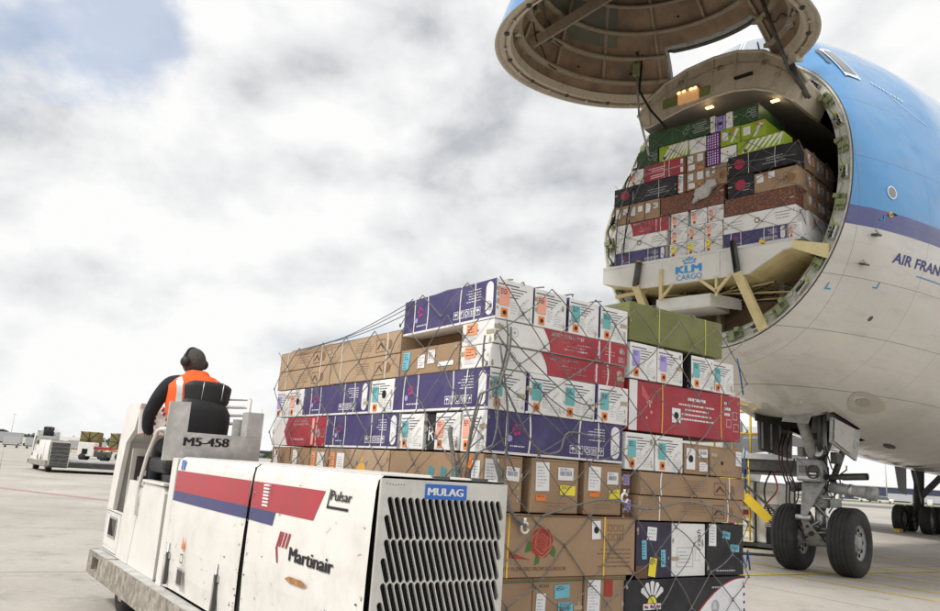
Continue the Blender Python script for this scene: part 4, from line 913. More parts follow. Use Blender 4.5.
    # lower vent box with bolts
    m_ = MB(); f_ = Fr((X0 - .002, 4.70, .50), (0, -1, 0), (0, 0, 1)); m_.frame(f_, .0, 0, .62, .355, .006, geard, .001); m_.q(f_, .16, .12, .48, .31, alu, .004); m_.q(f_, .19, .145, .45, .29, geard, .006); m_.pg(f_, [(.19, .145), (.40, .145), (.26, .29), (.19, .29)], black, .008)
    for u in (.05, .12, .22, .34, .46, .57):
        for v in (.04, .33): m_.circ(f_, u, v, .007, geard, .003, 8)
    P_('vent_plate', m_)
    # hand rail beside the step
    m_ = MB(); m_.tube([(X0 - .01, 3.50, .90), (X0 - .015, 3.56, 1.12), (X0 - .015, 3.40, 1.40), (X0 - .015, 3.18, 1.605), (X0 - .01, 3.10, 1.62), (X0 - .01, 2.72, 1.62)], .017, twhite, 8); P_('hand_rail', m_)
    # seat
    sx = X0 + .265; m_ = MB()
    m_.box(sx - .16, sx + .16, 2.98, 3.30, .50, 1.26, geard, .01); P_('seat_base', m_)
    m_ = MB(); m_.box(sx - .24, sx + .24, 2.98, 3.50, 1.262, 1.39, vinyl, .045); P_('seat_cushion', m_)
    def pad(z0, z1, w0, w1, y, th, curve, nm, tp=0.0):
        m_ = MB(); nz, nx = 10, 12; vs = []
        for s_ in (0, 1):
            for i in range(nz + 1):
                t = i / nz; z = z0 + (z1 - z0) * t; w = (w0 + (w1 - w0) * t) * (1 - max(0, (t - .72) / .28) ** 2.2 * .42) * (1 - max(0, (.14 - t) / .14) ** 2 * .12)
                for j in range(nx + 1):
                    u = -1 + 2 * j / nx; e_1 = (1 - abs(u) ** 4) ** .5 * (1 - abs(2 * t - 1) ** 5) ** .5
                    vs.append((sx + u * w, y + curve * (1 - u * u) * -1 + (th * e_1 * (.5 if s_ else -.5)) - tp * t, z))
        k = (nz + 1) * (nx + 1); fs = []
        for s_ in (0, 1):
            for i in range(nz):
                for j in range(nx):
                    a = s_ * k + i * (nx + 1) + j; q_ = (a, a + 1, a + nx + 2, a + nx + 1); fs.append(q_ if not s_ else q_[::-1])
        m_.add(vs, fs, vinyl, True); return P_(nm, m_)
    pad(1.36, 1.885, .245, .245, 3.02, .085, .03, 'seat_back', .05)
    sx += .03; bh = pad(1.85, 2.04, .185, .205, 2.99, .055, .030, 'head_rest', .0)
    m_ = MB()
    for x in (-.065, .10): m_.tube([(sx + x, 2.925, 1.88), (sx + x + .008, 2.925, 2.03)], .004, alu, 6)
    P_('headrest_rod', m_, bh)
    # wheels
    for (x, y) in ((X0 + .08, 4.05), (X0 + .08, .4), (2.2, 4.05), (2.2, .2)):
        m_ = MB(); w_ = P_('wheel', MB().lathe([(.08, 0), (.12, .0), (.13, .02)], (x, y, .23), (1, 0, 0), alu, 20))
        m_ = MB(); m_.lathe([(.13, .0), (.21, .0), (.23, .03), (.23, .17), (.21, .20), (.13, .20)], (x, y, .23), (1, 0, 0), rubber, 24); m_.disc((x + .01, y, .23), (1, 0, 0), .13, geard); P_('tyre', m_, w_)
    return e_
slot_me = slot_plate()
tr = transporter(tuple(PF[0]), PF[2], 'worn white pallet transporter with red stripe and slotted grille carrying the near cartons')
def children(o): return [c for c in bpy.data.objects if c.parent == o]
# the same kind of vehicle, empty, on the far apron at left
tr2 = transporter((-20.4 + .8, 39.6 + .9, 0), PF[2] + R(2), 'small distant white pallet transporter with empty low deck at far left', full=False)
tr2.scale = (1.35, 1.0, 1.12)
for c_ in children(tr2):
    if c_.name.startswith('deck'): c_.scale = (1.9, 1, 1.1)

# ------------------------------------------------------------------ driver (in pallet frame coordinates)
def skin_body(name, nodes, edges, ma, parent=None, sub=2):
    me = bpy.data.meshes.new(name); me.from_pydata([n_[0] for n_ in nodes], edges, []); o = bpy.data.objects.new(name, me); col.objects.link(o)
    md = o.modifiers.new('s', 'SKIN'); md.use_smooth_shade = True
    for i, n_ in enumerate(nodes):
        sv_ = me.skin_vertices[0].data[i]; r_ = n_[1]; sv_.radius = r_ if isinstance(r_, tuple) else (r_, r_)
    me.skin_vertices[0].data[0].use_root = True
    s_ = o.modifiers.new('u', 'SUBSURF'); s_.levels = sub; s_.render_levels = sub
    dg = bpy.context.evaluated_depsgraph_get(); dg.update(); m2 = bpy.data.meshes.new_from_object(o.evaluated_get(dg)); m2.name = name
    bpy.data.objects.remove(o); m2.materials.clear(); m2.materials.append(ma)
    for p in m2.polygons: p.use_smooth = True
    o = bpy.data.objects.new(name, m2); col.objects.link(o)
    if parent: o.parent = parent
    return o
man = empty('person', tuple(PF[0]), PF[2], 'driver seen from behind in orange safety vest, dark sleeves and ear defenders', 'person')
mx = -.735; my = 3.24; sz = 1.50
nodes = [((mx, my, sz), (.16, .12)), ((mx, my + .02, sz + .20), (.15, .11)), ((mx - .01, my + .07, sz + .40), (.15, .09)), ((mx - .015, my + .10, sz + .53), (.13, .08)), ((mx - .02, my + .11, sz + .60), (.07, .07)), ((mx - .03, my + .14, sz + .66), (.06, .06)),
 # left arm reaching forward to the console
 ((mx - .225, my + .08, sz + .52), .088), ((mx - .305, my + .12, sz + .38), .068), ((mx - .345, my + .18, sz + .24), .060), ((mx - .30, my + .36, sz + .13), .052), ((mx - .24, my + .50, sz + .10), .040),
 # right arm
 ((mx + .19, my + .08, sz + .52), .075), ((mx + .25, my + .16, sz + .36), .068), ((mx + .27, my + .26, sz + .20), .055), ((mx + .18, my + .42, sz + .20), .046), ((mx + .12, my + .50, sz + .20), .038),
 # legs
 ((mx - .11, my + .16, sz - .02), (.10, .095)), ((mx - .13, my + .42, sz - .0), .078), ((mx - .14, my + .50, sz - .10), .070), ((mx - .14, my + .52, sz - .42), .056), ((mx - .14, my + .50, sz - .80), .045),
 ((mx + .11, my + .16, sz - .02), (.10, .095)), ((mx + .13, my + .42, sz - .0), .078), ((mx + .14, my + .50, sz - .10), .070), ((mx + .14, my + .52, sz - .42), .056), ((mx + .14, my + .50, sz - .80), .045)]
edges = [(0, 1), (1, 2), (2, 3), (3, 4), (4, 5), (3, 6), (6, 7), (7, 8), (8, 9), (9, 10), (3, 11), (11, 12), (12, 13), (13, 14), (14, 15), (0, 16), (16, 17), (17, 18), (18, 19), (19, 20), (0, 21), (21, 22), (22, 23), (23, 24), (24, 25)]
body = skin_body('body', nodes, edges, jacket, man)
# vest: a slightly larger shell over the torso
vm = MB(); vs = []; nn_ = 48
prof_v = [(-.02, .200, .160, 0), (.10, .205, .160, .01), (.22, .215, .160, .02), (.34, .238, .165, .035), (.44, .250, .160, .05), (.52, .248, .150, .065), (.565, .222, .135, .08), (.60, .165, .112, .095), (.615, .105, .092, .11), (.645, .090, .085, .12), (.655, .070, .068, .12)]
for i_, (h_, a_, b_, o_) in enumerate(prof_v):
    for j_ in range(nn_):
        t_ = 2 * math.pi * j_ / nn_; c_, n_ = math.cos(t_), math.sin(t_); e_ = 2 / 2.7
        wr_ = .006 * math.sin(5 * t_ + i_ * 1.9) + .004 * math.sin(11 * t_ - i_ * 2.3) + rnd(-.0015, .0015)
        x_ = (abs(c_) ** e_) * (1 if c_ > 0 else -1) * (a_ + wr_); y_ = (abs(n_) ** e_) * (1 if n_ > 0 else -1) * (b_ + wr_)
        vs.append((mx - .01 + x_, my + o_ + y_, sz + h_ - .035 * max(0, abs(x_) / .23 - .55) * (1 if h_ > .5 else 0)))
vm.add(vs, [(i_ * nn_ + j_, i_ * nn_ + (j_ + 1) % nn_, (i_ + 1) * nn_ + (j_ + 1) % nn_, (i_ + 1) * nn_ + j_) for i_ in range(len(prof_v) - 1) for j_ in range(nn_)], hivis, True)
vest = vm.build('safety_vest', man)
def drape(name, pts_fn, ma, parent, n=24, w=.05):    # a ribbon projected onto the vest
    from mathutils.bvhtree import BVHTree
    bm = bmesh.new(); bm.from_mesh(vest.data); bv = BVHTree.FromBMesh(bm); bm.free(); vs = []
    for i in range(n + 1):
        for s_ in (-1, 1):
            o_, d_ = pts_fn(i / n, s_ * w / 2); h = bv.ray_cast(Vector(o_), Vector(d_))
            p = h[0] if h[0] else (vs[-2] if len(vs) > 1 else Vector(o_) + Vector(d_) * .45)
            vs.append(p - Vector(d_).normalized() * .006)
    MB().add(vs, [(2 * i, 2 * i + 1, 2 * i + 3, 2 * i + 2) for i in range(n)], ma, True).build(name, parent)
drape('reflective_stripe', lambda t, s_: ((mx - .188 + s_ * .9, my - .6, sz + .03 + .55 * t), (0, 1, 0)), reflex, vest)
drape('reflective_stripe', lambda t, s_: ((mx + .15 + s_, my - .6, sz + .05 + .54 * t), (0, 1, 0)), reflex, vest)
drape('reflective_stripe', lambda t, s_: ((mx + .6 * math.cos(math.pi + math.pi * t), my + .02 + .6 * math.sin(math.pi + math.pi * t), sz + .16 + s_), (-math.cos(math.pi + math.pi * t), -math.sin(math.pi + math.pi * t), 0)), reflex, vest)
# head, turned a little left and bowed
hc = Vector((mx - .035, my + .165, sz + .735)); yaw = Matrix.Rotation(R(28), 3, 'Z') @ Matrix.Rotation(R(-14), 3, 'X')
def head_shape(dx, dy, dz, ma, name, parent, zlo=-2, push=0.0):
    bm = bmesh.new(); bmesh.ops.create_icosphere(bm, subdivisions=4, radius=1)
    for v in bm.verts:
        x, y, z = v.co; r_ = 1.0
        w = 1 - max(0, -z) ** 2 * .30; yy = y
        c = Vector((x * dx * w, yy * dy * (1 - max(0, -z) * .10), z * dz))
        if y > .6 and abs(x) < .22 and push == 0:      # nose, brow and mouth
            if -.25 < z < .10: c.y += .018 * (1 - abs(x) / .22) * (1 - abs(z + .12) / .2 if abs(z + .12) < .2 else 0)
        if y > .5 and .02 < z < .18 and .2 < abs(x) < .5 and push == 0: c.y -= .006
        if push: c += v.co * push
        v.co = hc + yaw @ c
    if zlo > -2:
        bmesh.ops.delete(bm, geom=[f for f in bm.faces if (yaw.inverted() @ (f.calc_center_median() - hc)).z < zlo + .25 * (yaw.inverted() @ (f.calc_center_median() - hc)).y], context='FACES')
    me = bpy.data.meshes.new(name); bm.to_mesh(me); bm.free(); me.materials.append(ma)
    for p in me.polygons: p.use_smooth = True
    o = bpy.data.objects.new(name, me); col.objects.link(o); o.parent = parent; return o
hd = head_shape(.086, .104, .120, skin, 'head', man)
head_shape(.090, .108, .123, hair, 'hair', hd, zlo=-.5, push=.004)
for s_ in (-1, 1):
    m_ = MB(); c_ = hc + yaw @ Vector((s_ * .094, -.005, -.012)); ax = yaw @ Vector((s_, 0, 0))
    m_.lathe([(.0, .0), (.036, .0), (.044, .010), (.045, .028), (.036, .042), (.014, .048), (0, .049)], c_ - ax * .004, ax, vinyl, 18); m_.build('ear_cup', hd)
    m_ = MB(); m_.lathe([(0, 0), (.012, 0), (.010, .01), (0, .012)], hc + yaw @ Vector((s_ * .026, .088, .015)), yaw @ Vector((0, 1, 0)), inkb, 10); m_.build('eye', hd)
m_ = MB(); m_.tube([hc + yaw @ Vector((.108 * math.cos(t), -.005, -.01 + .142 * math.sin(t))) for t in [math.pi * j / 14 for j in range(15)]], .008, vinyl, 6); m_.build('headband', hd)
m_ = MB(); m_.q(Fr(hc + yaw @ Vector((-.022, .100, -.062)), yaw @ Vector((1, 0, 0)), yaw @ Vector((0, 0, 1))), 0, 0, .044, .006, rose, 0.001); m_.build('mouth', hd)
# hands
def hand(wr, d_, up_, side):
    d_ = Vector(d_).normalized(); up_ = Vector(up_); sd = d_.cross(up_).normalized() * side; up_ = sd.cross(d_).normalized() * side; wr = Vector(wr)
    nd = [(wr - d_ * .02, .026), (wr + d_ * .03, (.034, .018)), (wr + d_ * .075, (.038, .016))]; ed = [(0, 1), (1, 2)]
    for k, (o_, L) in enumerate(((-.030, .070), (-.010, .080), (.010, .075), (.029, .060))):
        b = len(nd); nd += [(wr + d_ * .09 + sd * o_, .0095), (wr + d_ * (.09 + L * .45) + sd * o_ * 1.05 - up_ * .010, .0088), (wr + d_ * (.09 + L * .72) + sd * o_ * 1.05 - up_ * .030, .008), (wr + d_ * (.09 + L * .82) + sd * o_ - up_ * .050, .007)]
        ed += [(2, b), (b, b + 1), (b + 1, b + 2), (b + 2, b + 3)]
    b = len(nd); nd += [(wr + d_ * .035 - sd * .045 - up_ * .008, .012), (wr + d_ * .068 - sd * .062 - up_ * .018, .010), (wr + d_ * .095 - sd * .062 - up_ * .025, .008)]; ed += [(1, b), (b, b + 1), (b + 1, b + 2)]
    return skin_body('hand', nd, ed, skin, man, 1)
hand((mx - .235, my + .52, sz + .10), (.12, 1, .05), (0, 0, 1), 1)
hand((mx + .11, my + .52, sz + .20), (-.2, 1, .0), (0, 0, 1), -1)
for s_ in (-1, 1):
    m_ = MB(); fx = mx + .14 * s_; m_.box(fx - .05, fx + .05, my + .42, my + .70, .505, .60, vinyl, .03); m_.tube([(fx, my + .50, .58), (fx, my + .505, .72)], .055, vinyl, 12); m_.build('boot', man)

# ------------------------------------------------------------------ aircraft (local: x aft, y starboard, z up; origin on the ground under the nose gear)
TH = R(46); A = Vector((math.sin(TH), math.cos(TH), 0)); P = Vector((math.cos(TH), -math.sin(TH), 0)); AN = Vector((6.998, 15.226, 0)); ARZ = R(44)
def al(s, l, z): return Vector((s, -l, z))
ST = [(-4.0, 2.14, 3.62, 6.35, 9.0, 2.3), (-3.5, 2.38, 3.39, 6.25, 9.8, 1.75), (-2.9, 2.58, 3.18, 6.15, 10.0, 1.75), (-2.2, 2.76, 3.0, 6.07, 10.1, 2.0), (-1.5, 2.89, 2.86, 6.00, 10.03, 2.6), (0, 3.06, 2.60, 5.90, 10.15, 3.0), (2, 3.18, 2.42, 5.80, 10.2, 3.1), (5, 3.25, 2.26, 5.70, 10.1, 3.0), (10, 3.25, 2.16, 5.60, 9.7, 2.6), (18, 3.25, 2.12, 5.5, 8.9, 2.1), (38, 3.25, 2.2, 5.5, 8.8, 2.0), (50, 2.2, 3.6, 6.2, 8.8, 2.0), (62, .5, 6.2, 7.2, 8.2, 2.0)]
def shear(s, z): return s + (z - 5.2) * .15 * min(1, max(0, (-s - 1) / 3))   # the nose joint leans aft at the top
def alf(s, l, z):
    if l < 0: l *= 1 + .15 * min(1, max(0, (7.4 - z) / 1.3)) * min(1, max(0, (-s - 1) / 2))
    return al(shear(s, z), l, z)
def par(s):
    for a, b in zip(ST, ST[1:]):
        if a[0] <= s <= b[0]: t = (s - a[0]) / (b[0] - a[0]); return [a[i] + (b[i] - a[i]) * t for i in range(1, 6)]
    return ST[0][1:] if s < -4 else ST[-1][1:]
def fpt(s, t, k=1.0):                     # t 0 keel .. 1 crown, port side
    w, zb, zm, zt, e = par(s)
    if t <= .5:
        a = t * math.pi; return w * math.sin(a) * k, zm - (zm - zb) * math.cos(a) * k
    a = (t - .5) * math.pi; v = math.sin(a)
    return w * (max(0, 1 - v ** e)) ** .5 * k, zm + (zt - zm) * v * k
def paint_mat():
    ma = bpy.data.materials.new('airliner_paint'); ma.use_nodes = True; t = ma.node_tree; n = t.nodes; l = t.links; b = n['Principled BSDF']
    c = n.new('ShaderNodeTexCoord'); sp = n.new('ShaderNodeSeparateXYZ'); l.new(c.outputs['Object'], sp.inputs[0])
    def M(op, a, b_=None, cl=False):
        x = n.new('ShaderNodeMath'); x.operation = op; x.use_clamp = cl
        for i, v in enumerate((a, b_)):
            if v is None: continue
            if isinstance(v, (int, float)): x.inputs[i].default_value = v
            else: l.new(v, x.inputs[i])
        return x.outputs[0]
    X_, Z_ = sp.outputs[0], sp.outputs[2]
    def mixc(f, a, b_):
        x = n.new('ShaderNodeMix'); x.data_type = 'RGBA'; l.new(f, x.inputs[0])
        for i, v in ((6, a), (7, b_)):
            if isinstance(v, tuple): x.inputs[i].default_value = (*v, 1)
            else: l.new(v, x.inputs[i])
        return x.outputs[2]
    def noise(s, d=6, r=.6, sc_=(1, 1, 1)):
        mp = n.new('ShaderNodeMapping'); mp.inputs['Scale'].default_value = sc_; l.new(c.outputs['Object'], mp.inputs[0])
        x = n.new('ShaderNodeTexNoise'); x.inputs['Scale'].default_value = s; x.inputs['Detail'].default_value = d; x.inputs['Roughness'].default_value = r; l.new(mp.outputs[0], x.inputs['Vector']); return x.outputs[0]
    gt = lambda v: M('GREATER_THAN', Z_, v)
    white = mixc(M('MULTIPLY', M('SUBTRACT', noise(.9, 8, .65, (.5, 1, 1.3)), .42, True), 1.6, True), (.62, .60, .565), (.42, .395, .355))
    grime = M('MULTIPLY', M('GREATER_THAN', M('SUBTRACT', 0, noise(2.0, 3, .5)), -2), 0)
    colr = mixc(gt(5.48), white, (.035, .045, .22)); colr = mixc(gt(5.78), colr, (.035, .265, .60))
    # skin joints
    def ln(v, pos, w): return M('LESS_THAN', M('ABSOLUTE', M('SUBTRACT', v, pos)), w)
    lines = ln(Z_, 6.62, .006)
    for z in (7.75, 8.9, 4.72, 3.95, 3.2, 5.63): lines = M('MAXIMUM', lines, ln(Z_, z, .005))
    per = M('LESS_THAN', M('ABSOLUTE', M('SUBTRACT', M('FRACT', M('DIVIDE', M('ADD', X_, 10.6), 1.52)), .5)), .0025)
    lines = M('MAXIMUM', lines, per)
    riv = n.new('ShaderNodeTexVoronoi'); riv.inputs['Scale'].default_value = 1; riv.inputs['Randomness'].default_value = 0
    mpv = n.new('ShaderNodeMapping'); mpv.inputs['Scale'].default_value = (26, 0, 26); l.new(c.outputs['Object'], mpv.inputs[0]); l.new(mpv.outputs[0], riv.inputs['Vector'])
    near = M('LESS_THAN', M('ABSOLUTE', M('SUBTRACT', M('FRACT', M('DIVIDE', M('ADD', X_, 10.6), .76)), .5)), .035)
    nearz = M('LESS_THAN', M('ABSOLUTE', M('SUBTRACT', M('FRACT', M('DIVIDE', Z_, .55)), .5)), .045)
    rv = M('MULTIPLY', M('LESS_THAN', riv.outputs['Distance'], .22), M('MAXIMUM', near, nearz))
    colr = mixc(M('MULTIPLY', rv, .16), colr, (.03, .03, .035))
    strk = M('MULTIPLY', M('SUBTRACT', noise(3.0, 6, .7, (.25, 1, 2.2)), .52, True), 1.3, True); colr = mixc(strk, colr, (.22, .21, .20))
    colr = mixc(M('MULTIPLY', lines, .6), colr, (.03, .03, .035))
    l.new(colr, b.inputs['Base Color']); b.inputs['Roughness'].default_value = .30; b.inputs['Coat Weight'].default_value = 1.0; b.inputs['Coat Roughness'].default_value = .05
    bp = n.new('ShaderNodeBump'); bp.inputs['Strength'].default_value = .5; bp.inputs['Distance'].default_value = .05; l.new(noise(1.6, 2, .4), bp.inputs['Height']); l.new(bp.outputs[0], b.inputs['Normal']); l.new(bp.outputs[0], b.inputs['Coat Normal'])
    return ma
apaint = paint_mat()
ac = empty('cargo_aircraft', tuple(AN), ARZ, 'large blue and white cargo airliner with its nose door swung up', 'aircraft')
def ap(name, mb, parent=None): return mb.build(name, parent or ac)
# fuselage skin, open at the nose and with a bay cut for the nose gear
SS = [-4 + i * .2 for i in range(26)] + [1.4 + i * .8 for i in range(30)] + [26 + i * 3 for i in range(13)]
NT = 72; vs = []; fs = []
for s in SS:
    for j in range(NT):
        t = j / (NT / 2); sg = 1
        if t > 1: t = 2 - t; sg = -1
        x_, z_ = fpt(s, t); vs.append(alf(s, sg * x_, z_))
mb = MB()
for i in range(len(SS) - 1):
    for j in range(NT):
        a, b_, c_, d_ = i * NT + j, i * NT + (j + 1) % NT, (i + 1) * NT + (j + 1) % NT, (i + 1) * NT + j
        m_ = (vs[a] + vs[c_]) / 2
        if -1.25 < m_.x < .95 and abs(m_.y) < .66 and m_.z < 4: continue
        fs.append((a, d_, c_, b_))
mb.add(vs, fs, apaint, True); fus = ap('fuselage', mb)
mb = MB()   # gear bay
mb.box(-1.3, 1.0, -.68, .68, 3.9, 3.95, geard)
for y in (-.68, .66): mb.box(-1.3, 1.0, y, y + .02, 2.75, 3.9, geard)
mb.box(-1.32, -1.3, -.68, .68, 2.88, 3.9, geard); mb.box(1.0, 1.02, -.68, .68, 2.62, 3.9, geard)
for k in range(5): mb.tube([(-1.2, -.5 + k * .22, 3.6), (.9, -.5 + k * .22, 3.5)], .03, gearg, 6)
ap('gear_bay', mb)
# ring round the opening ------------------------------------------------------
def ring_pts(k=1.0, n=96):
    out = []
    for j in range(n):
        t = j / (n / 2); sg = 1
        if t > 1: t = 2 - t; sg = -1
        w, zb, zm, zt, e = ST[0][1:]
        x_, z_ = fpt(-4.0, t); zc = 6.2
        out.append((sg * x_ * k, zc + (z_ - zc) * k))
    return out
def annulus(mb, s0, k0, s1, k1, ma, n=96, smooth=True):
    a = [alf(s0, l, z) for l, z in ring_pts(k0, n)]; b_ = [alf(s1, l, z) for l, z in ring_pts(k1, n)]
    mb.add(a + b_, [(j, (j + 1) % n, n + (j + 1) % n, n + j) for j in range(n)], ma, smooth)
dark_seal = mat('dark_rubber_seal', (.05, .05, .045), .7)
mb = MB(); annulus(mb, -4.0, 1.0, -4.03, .995, dark_seal); annulus(mb, -4.03, .995, -4.03, .982, ringp); annulus(mb, -4.03, .982, -3.98, .975, ringp); annulus(mb, -3.98, .975, -3.98, .90, ringp); annulus(mb, -3.98, .90, -4.01, .895, ringp); annulus(mb, -4.01, .895, -3.72, .885, ringp); annulus(mb, -3.72, .885, -3.4, .90, beige_d)
rg = ap('door_ring', mb)
RPo, RPi = ring_pts(.975, 288), ring_pts(.895, 288)
for k in range(0, 288, 9):
    l_, z_ = RPo[k]; l2, z2 = RPi[k]
    if z_ > 8.35 and abs(l_) < 1.5: continue
    l3, z3 = RPo[(k + 4) % 288]
    c_ = alf(-4.0, (l_ + l2) / 2, (z_ + z2) / 2); tg = (alf(-4.0, l3, z3) - alf(-4.0, l_, z_)).normalized(); rd = (alf(-4.0, l_, z_) - alf(-4.0, l2, z2)).normalized()
    def blk(mb, u0, u1, v0, v1, h0, h1, ma):
        pts = [c_ + tg * u + rd * v + Vector((-h0, 0, 0)) for u, v in ((u0, v0), (u1, v0), (u1, v1), (u0, v1))]; mb.prism(pts, (-(h1 - h0), 0, 0), ma)
    mb = MB()
    if (k // 9) % 2:
        blk(mb, -.13, .13, -.075, .07, 0, .05, greenb); blk(mb, -.07, .02, -.05, .09, .05, .10, greenb); blk(mb, .04, .11, -.09, -.02, .0, .12, greenb)
        mb.tube([c_ + tg * -.1 + Vector((-.06, 0, 0)), c_ + tg * .10 + rd * .02 + Vector((-.09, 0, 0))], .014, geard, 6); ap('latch_bracket', mb, rg)
    else:
        blk(mb, -.12, .12, -.07, .065, -.01, .03, alu)
        for u in (-.085, -.035, .03): blk(mb, u, u + .035, -.055, .045, .03, .034, black)
        blk(mb, -.10, .10, .045, .065, .03, .07, ringp); mb.tube([c_ + tg * -.11 + Vector((-.05, 0, 0)), c_ + tg * .11 + Vector((-.05, 0, 0))], .017, geard, 6); blk(mb, .10, .15, -.03, .03, 0, .06, mat('yellow_dab', (.5, .5, .1), .6)); ap('latch', mb, rg)
# cable run along ring
mb = MB()
pts = ring_pts(.93, 144); mb.tube([alf(-4.07 + .02 * math.sin(i * 1.7), pts[i][0] + .03 * math.sin(i * 2.1), pts[i][1] + .02 * math.cos(i * 1.3)) for i in list(range(4, 50))], .012, greenb, 5); mb.tube([alf(-4.09 + .02 * math.sin(i * 1.1), pts[i][0] + .04 * math.sin(i * 1.3), pts[i][1]) for i in list(range(95, 140))], .014, black, 5); ap('cable', mb, rg)
# cargo bay shell
mb = MB()
def bay_sec(s, k=.885):
    return [alf(s, l, z) for l, z in ring_pts(k, 96)]
sec = [(-3.4, .90), (-2.4, 1.0), (-1, 1.12), (3.5, 1.20)]
prev = None
rows = [bay_sec(s, k) for s, k in sec]; n = 96
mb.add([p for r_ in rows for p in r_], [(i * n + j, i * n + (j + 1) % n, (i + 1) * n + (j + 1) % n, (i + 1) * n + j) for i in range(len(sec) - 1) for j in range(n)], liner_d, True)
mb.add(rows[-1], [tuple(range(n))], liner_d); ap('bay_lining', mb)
mb = MB(); mb.box(-3.95, 3.4, -1.78, 1.78, 5.12, 5.22, liner); ap('bay_floor', mb)
# insulated bulkhead seen under the floor
mb = MB(); n = 30; vs = []; 
for i in range(n + 1):
    for j in range(n + 1):
        l = -2.1 + 4.2 * i / n; z = 3.6 + 1.6 * j / n
        hw = 2.0 * max(.05, 1 - ((6.3 - max(z, 3.75)) / 2.62) ** 2) ** .5; l = max(-hw, min(hw, l * 1.0)); z = max(z, 3.78)
        vs.append(al(-3.75 + .8 * (1 - (l / 2.4) ** 2) * (j / n * .5 + .2) + rnd(-.02, .02) + .05 * math.sin(i * 1.1) * math.sin(j * .9), l, z))
mb.add(vs, [(i * (n + 1) + j, i * (n + 1) + j + 1, (i + 1) * (n + 1) + j + 1, (i + 1) * (n + 1) + j) for i in range(n) for j in range(n)], blanket, True)
bk = ap('bulkhead_blanket', mb)
mb = MB()
for k in range(7):
    l0 = -1.5 + k * .33; mb.tube([al(-3.42, l0, 5.1), al(-3.48, l0 + .15, 4.7), al(-3.40, l0 + .5, 4.62), al(-3.5, l0 + .8, 4.9)], .012, black, 5)
for l0 in (-1.2, -.2, .9): mb.box(*sorted((-3.62, -3.48)), *sorted((-l0 - .04, -l0 + .04)), 3.9, 5.1, beige_d)
ap('cable', mb, bk)
# forward lip of the upper deck
lip_o = [(-1.55, 8.18), (-1.32, 8.45), (-.95, 8.67), (-.53, 8.80), (0, 8.85), (.43, 8.82), (.9, 8.66), (1.25, 8.38), (1.5, 8.08), (1.62, 7.86)]
lip_i = [(-1.36, 7.86), (-1.20, 7.84), (-.85, 7.93), (-.5, 8.0), (0, 8.05), (.43, 8.04), (.8, 7.95), (1.08, 7.82), (1.30, 7.66), (1.45, 7.52)]
mb = MB(); k = len(lip_o)
vs = [al(-4.16, *p) for p in lip_o] + [al(-4.28, *p) for p in lip_i] + [al(-3.3, *p) for p in lip_i] + [al(-3.3, *p) for p in lip_o]
mb.add(vs, [(r_ * k + j, r_ * k + j + 1, ((r_ + 1) % 4) * k + j + 1, ((r_ + 1) % 4) * k + j) for r_ in range(4) for j in range(k - 1)] + [(0, k, 2 * k, 3 * k), (k - 1, 4 * k - 1, 3 * k - 1, 2 * k - 1)], beige)
lip = ap('upper_deck_lip', mb)
mb = MB()   # raised rim line, stiffeners, slot and eyes on the lip
mid = [((a[0] * .7 + b_[0] * .3), (a[1] * .7 + b_[1] * .3)) for a, b_ in zip(lip_o, lip_i)]
mb.tube([al(-4.20, *p) for p in mid[1:-1]], .018, beige_d, 6); mb.tube([al(-4.17, *p) for p in lip_o], .03, beige, 6); mb.tube([al(-4.28, *p) for p in lip_i], .022, beige, 6)
for j in range(1, k - 1): mb.tube([al(-4.175, *lip_o[j]), al(-4.285, *lip_i[j])], .014, beige, 5)
for l, z in ((-.62, 8.55), (.15, 8.58), (.95, 8.40), (1.15, 8.1)): mb.lathe([(.02, 0), (.055, .0), (.06, -.02), (.04, -.03)], al(-4.20, l, z), (1, 0, 0), beige_d, 14)
mb.box(-4.265, -4.24, -.75, -.42, 8.24, 8.30, black); ap('stiffener', mb, lip)
mb = MB(); mb.box(-4.27, -4.22, .02, .95, 8.12, 8.30, olive); mb.box(-4.31, -4.24, .22, .62, 8.10, 8.30, lampf); mb.tube([al(-4.31, -.64, 8.32), al(-4.31, -.22, 8.34)], .035, beige_d, 8)
lb = ap('lamp_box', mb, lip)
for l in (-.60, -.50, -.36, -.28): mb = MB(); mb.tube([al(-4.34, l, 8.29), al(-4.36, l + .05, 8.29)], .022, lampw, 8); ap('lamp', mb, lip)
mb = MB(); vs = [al(-4.27, *p) for p in lip_i] + [al(-3.0, p[0] * 1.05, p[1] - .05) for p in lip_i] + [al(3, p[0] * 1.25, p[1] - .05) for p in lip_i]
mb.add(vs, [(r_ * k + j, r_ * k + j + 1, (r_ + 1) * k + j + 1, (r_ + 1) * k + j) for r_ in range(2) for j in range(k - 1)], liner, True); cl = ap('bay_ceiling', mb)
for l, z, s in ((-.12, 7.98, -4.12), (.98, 7.83, -3.95)): mb = MB(); mb.box(s, s + .07, -l - .07, -l + .07, z - .015, z + .01, lampw, .004); ap('lamp', mb, cl)
for l, z, s in ((-.12, 7.98, -4.12), (.98, 7.83, -3.95)):
    ld = bpy.data.lights.new('bay_lamp', 'POINT'); ld.energy = 1; ld.color = (1, .75, .5); ld.shadow_soft_size = .06; lo = bpy.data.objects.new('bay_lamp', ld); col.objects.link(lo); lo.parent = ac; lo.location = al(s, l, z - .1)

